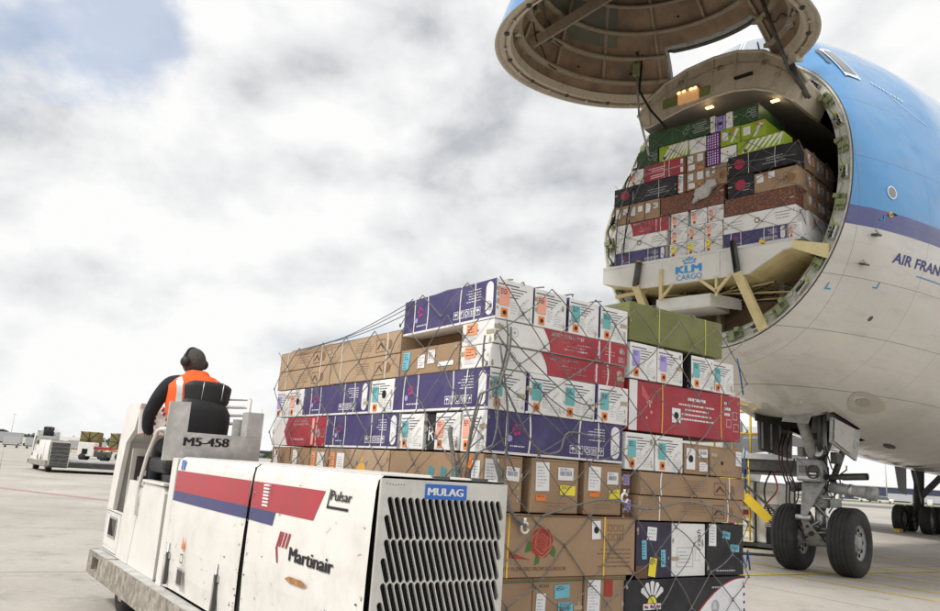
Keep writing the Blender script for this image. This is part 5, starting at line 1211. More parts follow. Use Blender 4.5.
# raised nose door ----------------------------------------------------------------
HS, HZ, FI = -4.0, 8.37, R(82)
def dr(s, l, z):                          # closed position -> raised position
    ds, dz = s - HS, z - HZ
    return al(HS + ds * math.cos(FI) + dz * math.sin(FI), l, HZ - ds * math.sin(FI) * 1 + dz * math.cos(FI))
def dr(s, l, z):
    ds, dz = s - HS, z - HZ               # dz<0 swings forward (-s), ds<0 swings up
    return al(HS + ds * math.cos(FI) + dz * math.sin(FI), l, HZ + dz * math.cos(FI) - ds * math.sin(FI))
RPD = []
for j in range(96):
    t = j / 48; sg = 1
    if t > 1: t = 2 - t; sg = -1
    if t <= .5: a_ = t * math.pi; RPD.append((sg * 2.27 * math.sin(a_), 6.30 - 2.70 * math.cos(a_)))
    else: v_ = math.sin((t - .5) * math.pi); RPD.append((sg * 2.27 * max(0, 1 - v_ ** 2.3) ** .5, 6.30 + 2.60 * v_))
def dsec(q_, inset=0.0):                   # q_ 0 at the rim .. 1 at the tip
    s = -4.06 - 3.3 * q_; k = max(.02, (1 - q_ ** 1.02)) ** .60; zc = 6.2 - .55 * q_ ** 2
    out = []
    for l, z in [(a_ * 1.02, 6.2 + (b_ - 6.2) * 1.02) for a_, b_ in RPD]: L = math.hypot(l, z - 6.2); f = max(.01, (L * k - inset) / L); out.append((s + inset * q_ * .8, l * f, zc + (z - 6.2) * f))
    return out
NQ = 16; QS = [0] + [(.04 + .96 * (i / NQ)) for i in range(NQ + 1)]; QS = [min(q_, .995) for q_ in QS]
n = 96
def notch(j, q_):                          # the top of the door shell is cut back between the two hinge arms
    t = j / (n / 2); t = 2 - t if t > 1 else t
    return t > .855 and q_ < .28
def shell(inset, ma, nm, flip, par_=None, q0=0):
    mb = MB(); rows = [dsec(q_, inset) for q_ in QS]; vs = [dr(*p) for r_ in rows for p in r_]
    fs = [(i * n + j, i * n + (j + 1) % n, (i + 1) * n + (j + 1) % n, (i + 1) * n + j) for i in range(q0, len(QS) - 1) for j in range(n) if not notch(j + .5, QS[i] + .02)]
    mb.add(vs, fs, ma, True); return ap(nm, mb, par_)
nd = shell(0, mat('nose_door_paint', (.03, .22, .52), .3, coat=.5), 'nose_door', False)
shell(.16, blanket, 'insulation', True, nd)
# rim of the door
mb = MB()
for (i0, q0, i1, q1) in ((0, 0, .03, 0), (.03, 0, .06, .012), (.06, .012, .23, .012), (.23, .012, .22, .05), (.22, .05, .16, .05)):
    a = [dr(*p) for p in dsec(q0, i0)]; b_ = [dr(*p) for p in dsec(q1, i1)]
    mb.add(a + b_, [(j, (j + 1) % n, n + (j + 1) % n, n + j) for j in range(n) if not notch(j + .5, 0)], beige, True)
rim = ap('door_rim', mb, nd)
for j in range(0, n, 3):
    if notch(j, 0): continue
    a = dsec(0.012, .15)[j]; b_ = dsec(0.012, .15)[(j + 1) % n]; c_ = dr(*a); nn = (dr(a[0] + 1, a[1], a[2]) - c_).normalized()
    mb = MB(); mb.tube([c_ + nn * .0, c_ + nn * .03], .040 if j % 6 else .025, (geard if j % 6 else beige_d), 10); mb.tube([c_ + nn * .03, c_ + nn * .045], .02, geard if j % 6 else alu, 8); ap('roller_socket', mb, rim)
# inner frames and stringers
mb = MB()
for qi, wd in ((2, .07), (4, .07), (6, .08), (8, .08), (11, .07), (14, .07)):
    q_ = QS[qi]; a = [dr(*p) for p in dsec(q_, .15)]; b_ = [dr(*p) for p in dsec(q_, .30)]; c_ = [dr(p[0] - .06, p[1], p[2]) for p in dsec(q_, .30)]; d2 = [dr(p[0] - .06, p[1], p[2]) for p in dsec(q_, .15)]
    ok_ = [j for j in range(n) if not notch(j + .5, q_)]
    mb.add(a + b_ + c_ + d2, [(r_ * n + j, r_ * n + (j + 1) % n, (r_ + 1) * n + (j + 1) % n, (r_ + 1) * n + j) for r_ in range(3) for j in ok_], beige_d, True)
ap('frame', mb, nd)
for j in range(0, n, 8):
    mb = MB(); P1 = []
    for q_ in QS[2:-1]:
        if notch(j, q_): continue
        P1.append(dr(*dsec(q_, .20)[j]))
    if len(P1) > 2: mb.tube(P1, .03, beige_d, 4); ap('stringer', mb, nd)
# grey-green blanket patches, cross beam, notch edge
mb = MB()
for jj, q0, q1 in ((range(62, 72), 5, 9), (range(72, 80), 6, 10), (range(20, 30), 6, 10)):
    mb = MB()
    for i in range(q0, q1):
        a = dsec(QS[i], .185); b_ = dsec(QS[i + 1], .185)
        for j in jj: mb.poly([dr(*a[j]), dr(*a[j + 1]), dr(*b_[j + 1]), dr(*b_[j])], blanket_g)
    ap('insulation_patch', mb, nd)
mb = MB(); bar(mb, dr(-4.35, -1.95, 5.2), dr(-6.1, -.5, 7.4), .10, .16, beige_d); bar(mb, dr(-4.35, 1.95, 5.2), dr(-6.1, .5, 7.4), .10, .16, beige_d); ap('cross_beam', mb, nd)
jn = [j for j in range(n) if notch(j, 0)]; qn = 6
ed = [dr(*dsec(QS[q_], .08)[jn[0] - 1]) for q_ in range(0, qn)] + [dr(*dsec(QS[qn - 1], .08)[j]) for j in jn] + [dr(*dsec(QS[q_], .08)[jn[-1] + 1]) for q_ in range(qn - 1, -1, -1)]
mb = MB(); mb.tube(ed, .07, gearg, 6); mb.tube([p + Vector((.08, 0, -.05)) for p in ed], .05, geard, 5); ap('hinge_frame', mb, nd)
for k in range(16):
    j = random.choice(list(range(30, 46)) + list(range(54, 92))); i0 = random.randrange(2, 9); mb = MB(); pts = []
    for q_ in range(5):
        if notch((j + q_ * 2) % n, QS[min(i0 + q_ // 2, 15)]): break
        pts.append(dr(*dsec(QS[min(i0 + q_ // 2, 15)], .24 + .04 * (q_ % 2))[(j + q_ * 2 + (k % 2)) % n]))
    if len(pts) > 2: mb.tube(cr(pts, 4), random.choice((.010, .016)), random.choice((black, geard, greenb, alu)), 5); ap('cable', mb, nd)
for k in range(40):
    j = random.randrange(n); qi = random.randrange(2, 12)
    if notch(j, QS[qi]) or notch(j + 3, QS[qi]): continue
    p0 = dr(*dsec(QS[qi], .22)[j]); mb = MB(); a_ = rnd(.03, .07); mb.box(p0.x - a_, p0.x + a_, p0.y - a_, p0.y + a_, p0.z - .03, p0.z + .03, random.choice((beige, geard, greenb, alu)), .01); ap('bracket', mb, nd)
for k in range(70):
    j = random.randrange(n); qi = random.randrange(2, 14)
    if notch(j, QS[qi]): continue
    p0 = dr(*dsec(QS[qi], .168)[j]); mb = MB(); mb.disc(p0, (dr(*dsec(QS[qi], .3)[j]) - p0).normalized(), .022, black, 8, .01); ap('blanket_stud', mb, nd)
# hinge arms beside the notch: broad curved bands
for sg in (1, -1):
    mb = MB(); pts = [dr(-4.02, sg * 1.35, 8.40), dr(-4.25, sg * 1.42, 8.36), dr(-4.75, sg * 1.45, 8.25), dr(-5.3, sg * 1.42, 8.0), dr(-5.9, sg * 1.35, 7.6)]
    for a, b_ in zip(pts, pts[1:]): bar(mb, a, b_, .30, .14, beige, (0, 1, 0))
    for p in pts[1:-1]: mb.lathe([(.0, 0), (.05, 0), (.06, .02), (0, .03)], p + Vector((-.05, 0, -.09)), (0, 0, -1), geard, 12)
    ap('hinge_arm', mb, nd)
for sg in (1,):
    mb = MB(); mb.tube([dr(-4.9, sg * 1.32, 7.2), al(-4.32, sg * 1.38, 8.1), al(-4.1, sg * 1.62, 7.6)], .032 , geard, 8); mb.tube([al(-4.33, sg * 1.44, 8.15), al(-4.14, sg * 1.60, 7.6)], .045, geard, 8); ap('door_actuator', mb, nd)
mb = MB(); mb.tube([al(-4.62, -1.30, 8.95), al(-4.62, -1.22, 7.95), al(-4.55, -1.04, 7.15)], .02, gearg, 8); mb.tube([al(-4.6, -1.20, 8.95), al(-4.6, -1.24, 8.45), al(-4.6, -1.0, 8.0), al(-4.5, -.72, 7.6)], .022, black, 8); ap('actuator_rod', mb, nd)
mb = MB(); mb.box(-4.68, -4.55, 1.22, 1.34, 8.75, 8.98, greenb)
for k in range(14): mb.tube([al(-4.6, -1.28 + rnd(-.08, .08), 8.75 + rnd(0, .5)), al(-4.65 + rnd(-.1, .1), -1.28 + rnd(-.15, .15), 9.15 + rnd(0, .4))], .018, random.choice((greenb, geard, black)), 5)
ap('actuator_mount', mb, nd)
# cockpit glazing --------------------------------------------------------------------
def on_skin(s, t, sg=1, e=.012):
    a = Vector(alf(s, sg * fpt(s, t)[0], fpt(s, t)[1])); ds = alf(s + .05, sg * fpt(s + .05, t)[0], fpt(s + .05, t)[1]) - a; t2 = min(t + .01, .9999) if t < .99 else t - .01
    dt = alf(s, sg * fpt(s, t2)[0], fpt(s, t2)[1]) - a
    if t >= .99: dt = -dt
    nn = ds.cross(dt).normalized(); c_ = al(s, 0, 6.2); nn = nn if nn.dot(a - c_) > 0 else -nn
    return a + nn * e
def skin_patch(pts, ma, sg=1, e=.012, nm='window', parent=None, n=6):
    mb = MB(); vs = []           # pts: four (s,t) corners
    for i in range(n + 1):
        for j in range(n + 1):
            u, v = i / n, j / n; s = (pts[0][0] * (1 - u) + pts[1][0] * u) * (1 - v) + (pts[3][0] * (1 - u) + pts[2][0] * u) * v; t = (pts[0][1] * (1 - u) + pts[1][1] * u) * (1 - v) + (pts[3][1] * (1 - u) + pts[2][1] * u) * v
            vs.append(on_skin(s, t, sg, e))
    mb.add(vs, [(i * (n + 1) + j, (i + 1) * (n + 1) + j, (i + 1) * (n + 1) + j + 1, i * (n + 1) + j + 1) for i in range(n) for j in range(n)], ma, True); return ap(nm, mb, parent or fus)
def t_of_z(s, z):
    w, zb, zm, zt, e = par(s)
    return math.acos(max(-1, min(1, (zm - z) / (zm - zb)))) / math.pi if z <= zm else .5 + math.asin(min(1, (z - zm) / (zt - zm))) / math.pi
def skin_poly(pts, ma, nm, e=.006, par_=None, mb=None):
    m_ = mb or MB(); m_.poly([on_skin(s, t_of_z(s, z), 1, e) for s, z in pts], ma)
    return None if mb else ap(nm, m_, par_ or fus)
navy_l = mat('navy_lettering', (.03, .04, .22), .4)
mb = MB(); vs, fs = text_geo('AIR FRANCE', .01); x0 = min(v.x for v in vs); w_ = max(v.x for v in vs) - x0; k_ = 1.53 / w_
mb.add([on_skin(-2.98 + (v.x - x0) * k_, t_of_z(-2.98 + (v.x - x0) * k_, 5.04 + v.y * .225), 1, .006) for v in vs], fs, navy_l); ap('lettering', mb, fus)
mb = MB()
for i in range(12): s0, s1 = -2.35 + i * .1, -2.25 + i * .1; mb.poly([on_skin(s, t_of_z(s, z), 1, .006) for s, z in ((s0, 4.925), (s1, 4.925), (s1, 4.94), (s0, 4.94))], klmb)
ap('underline', mb, fus)
for sg in (1, -1):
    skin_patch([(-3.53, .790), (-3.22, .788), (-3.13, .695), (-3.54, .702)], winf, sg, .012, 'window_frame')
    skin_patch([(-3.49, .780), (-3.25, .776), (-3.19, .706), (-3.51, .712)], glassd, sg, .018, 'side_window')
    skin_patch([(-3.60, .800), (-3.54, .792), (-3.60, .745), (-3.66, .755)], glassd, sg, .016, 'side_window')
    skin_patch([(-3.97, .845), (-3.50, .845), (-3.50, .999), (-3.97, .999)], winf, sg, .012, 'window_frame')
    skin_patch([(-3.90, .855), (-3.56, .855), (-3.56, .992), (-3.90, .992)], glassl, sg, .018, 'windscreen')
    mb = MB(); mb.tube([on_skin(-3.94, .97 - .02 * k, sg, .07) for k in range(6)], .022, black, 5); mb.tube([on_skin(-3.93, .93, sg, .05), on_skin(-3.66, .955, sg, .04)], .014, black, 5); mb.tube([on_skin(-3.95, .90, sg, .09), on_skin(-3.93, .96, sg, .09)], .03, geard, 5); ap('wiper', mb, fus)
mb = MB(); c_ = on_skin(-3.262, .489, 1, .008); nn = (on_skin(-3.262, .489, 1, .1) - c_).normalized()
mb.disc(c_, nn, .11, winf, 24, .0, None); mb.disc(c_, nn, .085, mat('grey_porthole', (.25, .26, .28), .3), 24, .004); ap('porthole', mb, fus)
for s, z, up_ in ((-3.24, 5.75, 0), (-3.49, 5.37, 1), (-3.51, 4.92, 1)):
    t = t_of_z(s, z); a = on_skin(s, t, 1, 0); b_ = on_skin(s, t, 1, .10 if up_ else .05); mb = MB()
    if up_: bar(mb, a, b_, .10, .03, geard, (0, 0, 1)); bar(mb, b_ + Vector((-.17, 0, .03)), b_ + Vector((.08, 0, 0)), .02, .02, gearg)
    else: mb.disc(a, (b_ - a).normalized(), .05, strapy, 12, .006); mb.tube([a, b_], .02, gearg, 6); mb.tube([b_ + Vector((-.02, 0, 0)), b_ + Vector((.14, 0, .02))], .012, black, 6)
    ap('probe', mb, fus)
for s, z, fx in ((-3.36, 5.62, 1), (-3.83, 4.50, 0), (-3.03, 4.62, 1)):
    mb = MB(); g_ = .09; sgx = -1 if fx else 1
    for q_ in (((0, 0), (.09 * sgx, 0), (.09 * sgx, .018), (0, .018)), ((0, 0), (.018 * sgx, 0), (.018 * sgx, .10), (0, .10))): skin_poly([(s + a, z + b_) for a, b_ in q_], markcy, '', .006 + .001 * (q_[1][0] == .018 * sgx), mb=mb)
    ap('jacking_mark', mb, fus)
mb = MB()
for k in range(13): skin_poly([(-2.80 + .035 * math.cos(j * .63), 4.2 + .04 * math.sin(j * .63)) for j in range(10)], geard, '', .006, mb=mb) if k == 0 else None
ap('drain_port', mb, fus)
mb = MB()    # rows of tiny perforations low on the nose
for i in range(16):
    for j in range(5):
        t = .05 + i * .0062; s = -3.82 + j * .022 + i * .004; a = on_skin(s, t, 1, .004); d1 = on_skin(s + .006, t, 1, .004) - a; d2 = on_skin(s, t + .0011, 1, .004) - a; mb.poly([a, a + d1, a + d1 + d2, a + d2], geard)
ap('perforated_vent', mb, fus)
mb = MB(); m2 = [(-2.6, .66), (-1.6, .64), (-1.3, .68), (-2.2, .72), (-2.9, .72)]
wl = mat('pale_decal', (.55, .68, .82), .35)
for j in range(20):
    a, b_ = j * .26, (j + 1) * .26
    for r_ in (1.0,): 
        f_ = lambda an, rr: (-2.05 + .5 * rr * math.cos(an), .665 + .020 * rr * math.sin(an) - .02 * rr * math.cos(an))
        if 3.3 < a < 6.2: mb.poly([on_skin(*f_(a, 1), 1, .006), on_skin(*f_(b_, 1), 1, .006), on_skin(*f_(b_, .94), 1, .006), on_skin(*f_(a, .94), 1, .006)], wl)
for k in range(9): mb.poly([on_skin(*q_, 1, .006) for q_ in ((-2.86 + k * .075, .694 - k * .003), (-2.81 + k * .075, .692 - k * .003), (-2.79 + k * .075, .697 - k * .003), (-2.84 + k * .075, .699 - k * .003))], wl)
ap('painted_decal', mb, fus)
mb = MB(); d_ = mat('belly_stain', (.46, .435, .39), .4, coat=.3)
mb.poly([on_skin(-1.0 + .55 * math.cos(a) + .1 * math.sin(2 * a), .135 + .028 * math.sin(a), 1, .004) for a in [j * .2618 for j in range(24)]], d_); mb.poly([on_skin(-1.1 + .22 * math.cos(a), .137 + .010 * math.sin(a), 1, .007) for a in [j * .2618 for j in range(24)]], mat('belly_stain_dark', (.38, .35, .31), .4)); ap('access_panel', mb, fus)
mb = MB(); mb.poly([on_skin(1.9 + .3 * math.cos(a), .07 + .008 * math.sin(a), 1, .006) for a in [j * .2618 for j in range(24)]], geard); ap('drain_vent', mb, fus)
# nose gear -----------------------------------------------------------------------
mb = MB()
mb.tube([al(.02, 0, 3.7), al(.0, 0, 1.25)], .15, gearg, 16); mb.tube([al(0, 0, 1.3), al(0, 0, .60)], .10, alu, 14)
mb.tube([al(0, -.62, .62), al(0, .62, .62)], .075, gearg, 12); mb.lathe([(.17, -.05), (.19, 0), (.19, .16), (.16, .2)], al(0, 0, 1.25), (0, 0, 1), gearg, 18)
gear = ap('nose_gear', mb)
mb = MB(); mb.tube([al(-.78, -.05, 3.0), al(-.05, -.02, 1.9)], .105, gearg, 12); mb.tube([al(-.75, .33, 3.05), al(-.08, .05, 1.95)], .055, geard, 10); mb.tube([al(.9, 0, 2.9), al(.12, 0, 2.1)], .08, geard, 10); mb.tube([al(.9, .3, 2.8), al(.1, .2, 1.7)], .06, geard, 10); ap('drag_brace', mb, gear)
mb = MB(); mb.box(-.36, -.12, -.14, .30, 1.68, 2.10, gearg, .03); mb.box(-.38, -.355, -.10, .26, 1.72, 1.78, alu)
mb.box(-.375, -.34, .10, .24, 1.84, 1.97, geard); 
for k in range(4): mb.box(-.385, -.37, .11, .23, 1.855 + k * .028, 1.868 + k * .028, gearg)
mb.lathe([(.13, .0), (.13, -.05), (.105, -.055), (.10, .0)], (-.36, -.03, 1.86), (1, 0, 0), geard, 20); mb.disc((-.375, -.03, 1.86), (-1, 0, 0), .10, geard); mb.tube([(-.39, -.10, 1.83), (-.40, .03, 1.83)], .03, chrome, 8)
for y in (-.12, .27): 
    for z in (1.71, 2.07): mb.tube([(-.36, y, z), (-.385, y, z)], .014, alu, 8)
ap('steering_collar', mb, gear)
for y, z, r_ in ((-.10, 2.26, .13),):
    mb = MB(); mb.lathe([(.0, .12), (.09, .10), (r_, .0), (r_ * .98, -.03), (r_ * .82, -.02)], (-.30, y, z), (1, 0, 0), geard, 20); mb.disc((-.31, y, z), (-1, 0, 0), r_ * .80, alu, 20); mb.disc((-.318, y, z), (-1, 0, 0), r_ * .5, glassl, 16); mb.tube([(-.318, y, z), (-.335, y, z)], .03, gearg, 8)
    ap('taxi_light', mb, gear)
mb = MB()    # torque links: upper triangle, lower triangle, with lightening holes
up_t = [(-.20, .26, 1.66), (-.20, -.18, 1.66), (-.52, .07, 1.02), (-.54, .16, 1.02)]
mb.prism([Vector(p) for p in up_t], (.06, 0, .03), gearg)
lo_t = [(-.54, .16, 1.0), (-.52, .07, 1.0), (-.13, -.16, .52), (-.13, .22, .52)]
mb.prism([Vector(p) for p in lo_t], (.05, 0, -.04), gearg)
mb.tube([(-.52, -.02, 1.01), (-.53, .25, 1.01)], .05, alu, 10)
def hole(c, nrm_, r_, rr): mb.disc(c, nrm_, r_, geard, 16, .004, rr)
n1 = (Vector(up_t[1]) - Vector(up_t[0])).cross(Vector(up_t[2]) - Vector(up_t[0])).normalized(); n1 = n1 if n1.x < 0 else -n1
hole((-.262, .07, 1.53), n1, .055, .09); hole((-.34, .09, 1.37), n1, .04, .06); hole((-.41, .11, 1.24), n1, .025, .035)
n2 = (Vector(lo_t[1]) - Vector(lo_t[0])).cross(Vector(lo_t[2]) - Vector(lo_t[0])).normalized(); n2 = n2 if n2.x < 0 else -n2
hole((-.30, .06, .72), n2, .05, .07); hole((-.40, .09, .85), n2, .03, .045)
ap('torque_link', mb, gear)
mb = MB()
for y in (-.62,):
    mb.tube([(-.05, -.22, 1.60), (.02, -.98, 1.52)], .105, gearg, 12); mb.tube([(-.02, -.55, 1.56), (-.01, -.60, 1.555)], .125, alu, 12); mb.tube([(.02, -.86, 1.53), (.03, -1.02, 1.515)], .13, gearg, 12)
mb.tube([(-.05, .22, 1.60), (.02, .55, 1.55)], .09, geard, 10); mb.tube([(-.12, -.15, 1.78), (-.06, -.88, 1.82)], .05, geard, 8); mb.tube([(-.06, -.45, 1.80), (-.04, -.90, 1.83)], .065, black, 8)
ap('steering_actuator', mb, gear)
mb = MB()
for k in range(16):
    y0 = rnd(-.5, .45); z0 = rnd(1.5, 2.4); pts = [(rnd(-.3, .1), y0, z0)]
    for i in range(4): pts.append((pts[-1][0] + rnd(-.05, .05), pts[-1][1] + rnd(-.14, .14), pts[-1][2] - rnd(.05, .25)))
    mb.tube(pts, .014, random.choice((black, geard, hose)), 5)
for y in (.50, .60, .66): mb.tube([(-.1, y, 2.6), (-.22, y + .03, 2.3), (-.25, y + .02, 2.0), (-.2, y - .10, 1.6), (-.28, y - .12, 1.3), (-.28, y - .15, 1.0), (-.05, y - .25, .75)], .017, hose, 6)
mb.tube([(-.35, -.02, 2.9), (-.42, .02, 2.5), (-.25, .12, 2.2)], .02, hose, 6)
ap('hydraulic_hose', mb, gear)
for y, z, sx, sz_ in ((-.30, 1.30, .12, .16), (.24, 1.36, .10, .2), (-.25, .95, .12, .12), (.18, .85, .1, .12), (-.33, 2.15, .12, .22), (.30, 2.25, .12, .18), (0, 2.55, .22, .12)): mb = MB(); mb.box(-.16, .12, y - sx / 2, y + sx / 2, z - sz_ / 2, z + sz_ / 2, random.choice((geard, gearg)), .015); ap('gear_fitting', mb, gear)
for k in range(10): mb = MB(); mb.tube([(rnd(-.28, -.1), rnd(-.3, .3), rnd(.6, 1.5)), (rnd(-.28, -.1), rnd(-.3, .3), rnd(.6, 1.5))], .02, random.choice((gearg, geard, alu)), 6); ap('gear_rod', mb, gear)
rimm = mat('wheel_rim_paint', (.36, .355, .34), .5, var=.15, scale=12, dirt=(.12, .10, .08), dirt_amt=.6, dirt_scale=12)
def wheel(x, y, z, r_, w_, side, parent=None, seg=56):
    mb = MB(); h = w_ / 2
    # tyre with ribs
    prof = [(r_ * .50, -h * .80), (r_ * .62, -h * .98), (r_ * .80, -h), (r_ * .93, -h * .90), (r_ * .985, -h * .66)]
    for g_ in (-.50, -.17, .17, .50): prof += [(r_ * .997, h * g_ - .012), (r_ * .978, h * g_ - .006), (r_ * .978, h * g_ + .006), (r_ * .997, h * g_ + .012)]
    prof += [(r_ * .985, h * .66), (r_ * .93, h * .90), (r_ * .80, h), (r_ * .62, h * .98), (r_ * .50, h * .80)]
    mb.lathe(prof, (x, y, z), (0, 1, 0), rubber, seg)
    for i, v in enumerate(mb.v):          # flattened contact
        if v[2] < .012: mb.v[i] = (v[0], v[1] + (.02 if v[1] > y else -.02), .012)
    w0 = ap('wheel', MB().lathe([(.05, -h * .5), (r_ * .3, -h * .5), (r_ * .3, h * .5), (.05, h * .5)], (x, y, z), (0, 1, 0), gearg, 20), parent)
    ap('tyre', mb, w0)
    for sd in (1, -1):
        mb = MB(); s_ = sd * 1.0
        mb.lathe([(r_ * .505, h * .82 * s_), (r_ * .53, h * .80 * s_), (r_ * .50, h * .70 * s_), (r_ * .44, h * .60 * s_), (r_ * .30, h * .52 * s_), (r_ * .20, h * .55 * s_), (r_ * .19, h * .75 * s_), (r_ * .15, h * .80 * s_), (.0, h * .80 * s_)], (x, y, z), (0, 1, 0), rimm, 36)
        for k in range(9):
            a = k * 2 * math.pi / 9; c_ = Vector((x + math.cos(a) * r_ * .36, y + h * .595 * s_, z + math.sin(a) * r_ * .36)); mb.disc(c_, (0, s_, 0), r_ * .065, black, 10, .012)
            a += .35; c_ = Vector((x + math.cos(a) * r_ * .26, y + h * .56 * s_, z + math.sin(a) * r_ * .26)); mb.tube([c_, c_ + Vector((0, .03 * s_, 0))], .013, alu, 6)
        ap('rim', mb, w0)
    return w0
wheel(0, -.52, .62, .625, .46, 1); wheel(0, .52, .62, .625, .46, -1)
mb = MB(); dl = [(-1.38, 2.80), (-.03, 2.66), (-.30, 2.10), (-1.46, 2.36)]
mb.prism([al(s, .80, z) for s, z in dl], (0, .05, 0), gearg); mb.prism([al(-1.40 + .05, .82, 2.78), al(-.40, .82, 2.68), al(-.62, .82, 2.20), al(-1.42, .82, 2.39)], (0, -.004, 0), mat('pale_door_skin', (.46, .45, .42), .5, dirt=(.15, .13, .11), dirt_amt=.8, dirt_scale=6, var=.2)); ap('gear_door', mb)
mb = MB(); mb.prism([al(s, -.80, z) for s, z in ((-.95, 2.86), (-.90, 2.22), (.52, 2.13), (.58, 2.74))], (0, -.05, 0), geard)
mb.prism([al(-.86, -.80, 2.80), al(-.86, -.80, 2.28), al(-.2, -.80, 2.22), al(-.2, -.80, 2.76)], (0, -.03, 0), black)
for k in range(4): mb.tube([al(-.85 + k * .4, -.745, 2.78), al(-.85 + k * .4, -.745, 2.25)], .02, gearg, 5)
ap('gear_door', mb)
mb = MB(); mb.prism([al(-1.36, .45, 2.92), al(-1.36, -.05, 2.95), al(-1.48, -.08, 2.72), al(-1.48, .40, 2.68)], (.02, 0, 0), gearg); ap('gear_door', mb)
# main gear (starboard wing leg shows at right edge), others for completeness
for (gx, gy) in ((25.6, 5.5), (28.7, 1.92), (28.7, -1.92), (25.6, -5.5)):
    mb = MB(); top = 3.2; sgn = 1 if gy > 0 else -1
    mb.tube([(gx, gy, .7), (gx, gy - sgn * .2, 4.2)], .22, geard, 12); mb.tube([(gx - .75, gy, .62), (gx + .75, gy, .62)], .14, geard, 8)
    bar(mb, (gx - .3, gy - .2, 1.4), (gx - 2.3, gy - .5, 2.9), .32, .10, geard, (0, 1, 0)) 
    bar(mb, (gx, gy, 1.5), (gx - .1, gy - sgn * 1.6, 3.2), .25, .2, geard, (1, 0, 0))
    g_ = ap('main_gear', mb)
    mb = MB(); mb.prism([(gx - 1.6, gy + sgn * .5, 4.0), (gx + .4, gy + sgn * .5, 4.0), (gx + .2, gy + sgn * .52, 1.7), (gx - .8, gy + sgn * .52, 1.9)], (0, .06 * sgn, 0), gearg); ap('gear_door', mb, g_)
    for dx in (-.75, .75):
        for dy in (-.56, .56): wheel(gx + dx, gy + dy, .62, .62, .46, 1, ac, 32)
# wings, pylons, engines (starboard inner engine is half seen behind the pallets)
mb = MB()
wing_m = mat('wing_grey', (.42, .43, .44), .4)
for sg in (1, -1):
    def wsec(y, x0, c_, z, th):
        return [Vector((x0, sg * y, z)), Vector((x0 + c_ * .2, sg * y, z + th * .6)), Vector((x0 + c_ * .6, sg * y, z + th * .5)), Vector((x0 + c_, sg * y, z)), Vector((x0 + c_ * .6, sg * y, z - th * .35)), Vector((x0 + c_ * .2, sg * y, z - th * .5))]
    secs = [wsec(2.6, 15.5, 15, 3.6, 1.5), wsec(12, 23, 9.5, 4.3, .8), wsec(31, 39, 4, 6.0, .3)]
    for a, b_ in zip(secs, secs[1:]): mb.add(a + b_, [(j, (j + 1) % 6, 6 + (j + 1) % 6, 6 + j) for j in range(6)], wing_m)
ap('wing', mb)
for sg in (1, -1):
    mb = MB(); mb.lathe([(1.05, .2), (1.25, 0), (1.38, .3), (1.42, 1.4), (1.30, 2.8), (1.0, 4.0), (.6, 4.6), (.35, 5.4), (0, 5.8)], (16.5, sg * 11.7, 2.25), (1, 0, 0), mat('nacelle_white', (.66, .67, .68), .3, coat=.4), 40); mb.disc((16.9, sg * 11.7, 2.25), (-1, 0, 0), 1.22, geard, 32)
    mb.lathe([(1.05, .2), (1.20, .42)], (16.5, sg * 11.7, 2.25), (1, 0, 0), alu, 40); mb.lathe([(0, -.1), (.35, .4)], (16.5, sg * 11.7, 2.25), (1, 0, 0), geard, 20)
    e_ = ap('engine', mb); mb = MB(); mb.prism([(17.6, sg * 11.7 - .15, 3.6), (24, sg * 11.7 - .15, 4.2), (24, sg * 11.7 - .15, 3.5), (19.5, sg * 11.7 - .15, 3.0)], (0, .3, 0), wing_m); ap('pylon', mb, e_)
mb = MB(); mb.prism([(50, -.2, 8.2), (60, -.2, 19), (64, -.2, 19), (62, -.2, 8.0)], (0, .4, 0), mat('tail_blue', (.03, .22, .55), .35)); ap('tail_fin', mb)

# ------------------------------------------------------------------ loading bridge in the nose opening
BF = (AN, Matrix.Rotation(R(-46), 3, 'Z'), R(-46))      # x to port, y aft
br = empty('loading_bridge', tuple(AN), R(-46), 'white beam bridge with yellow legs under the cargo in the nose opening', 'loading bridge')
def bp_(name, mb, par=None): return mb.build(name, par or br)
yb = -4.60
mb = MB(); pts = [(-1.92, yb, 5.18), (1.50, yb, 5.13), (1.50, yb, 5.02), (1.35, yb, 5.0), (.80, yb, 4.70), (-1.12, yb, 4.70), (-1.92, yb, 4.88)]
mb.prism(pts, (0, .05, 0), sillw); fp = bp_('front_panel', mb)
mb = MB(); mb.prism([(p[0], yb + .052, p[2] - .004) for p in pts], (0, 1.3, 0), cream); mb.prism([(1.50, yb, 5.13), (1.82, yb + .55, 5.16), (1.82, yb + .55, 4.92), (1.50, yb, 5.0)], (0, .05, 0), cream); bp_('underside', mb)
mb = MB(); mb.box(-1.92, 1.5, yb - .004, yb, 5.12, 5.135, scuffed); 
for x in (-.72, .33): mb.box(x, x + .012, yb - .004, yb, 4.71, 5.12, scuffed)
for x in (-1.2, .55, 1.0): mb.box(x, x + .05, yb - .03, yb + .1, 5.16, 5.20, strapy)
bp_('seam', mb, fp)
f_ = Fr((-.44, yb - .006, 4.86), (1, 0, 0), (0, 0, 1))
mb = MB(); mb.text(f_, 'KLM', 0, .0, .13, klmb, bold=.05, width=.45, h=.002); mb.text(f_, 'CARGO', .005, -.115, .092, klmb, width=.46, h=.002); bp_('lettering', mb, fp)
mb = MB()    # small crown: band, four dots, cross
mb.q(f_, .13, .155, .35, .175, klmb, .002); 
for u, v, r_ in ((.13, .215, .016), (.185, .235, .016), (.295, .235, .016), (.35, .215, .016), (.155, .200, .014), (.325, .200, .014), (.212, .215, .014), (.268, .215, .014)): mb.circ(f_, u, v, r_, klmb, .002)
mb.q(f_, .233, .20, .247, .275, klmb, .002); mb.q(f_, .215, .245, .265, .258, klmb, .003); bp_('emblem', mb, fp)
mb = MB()
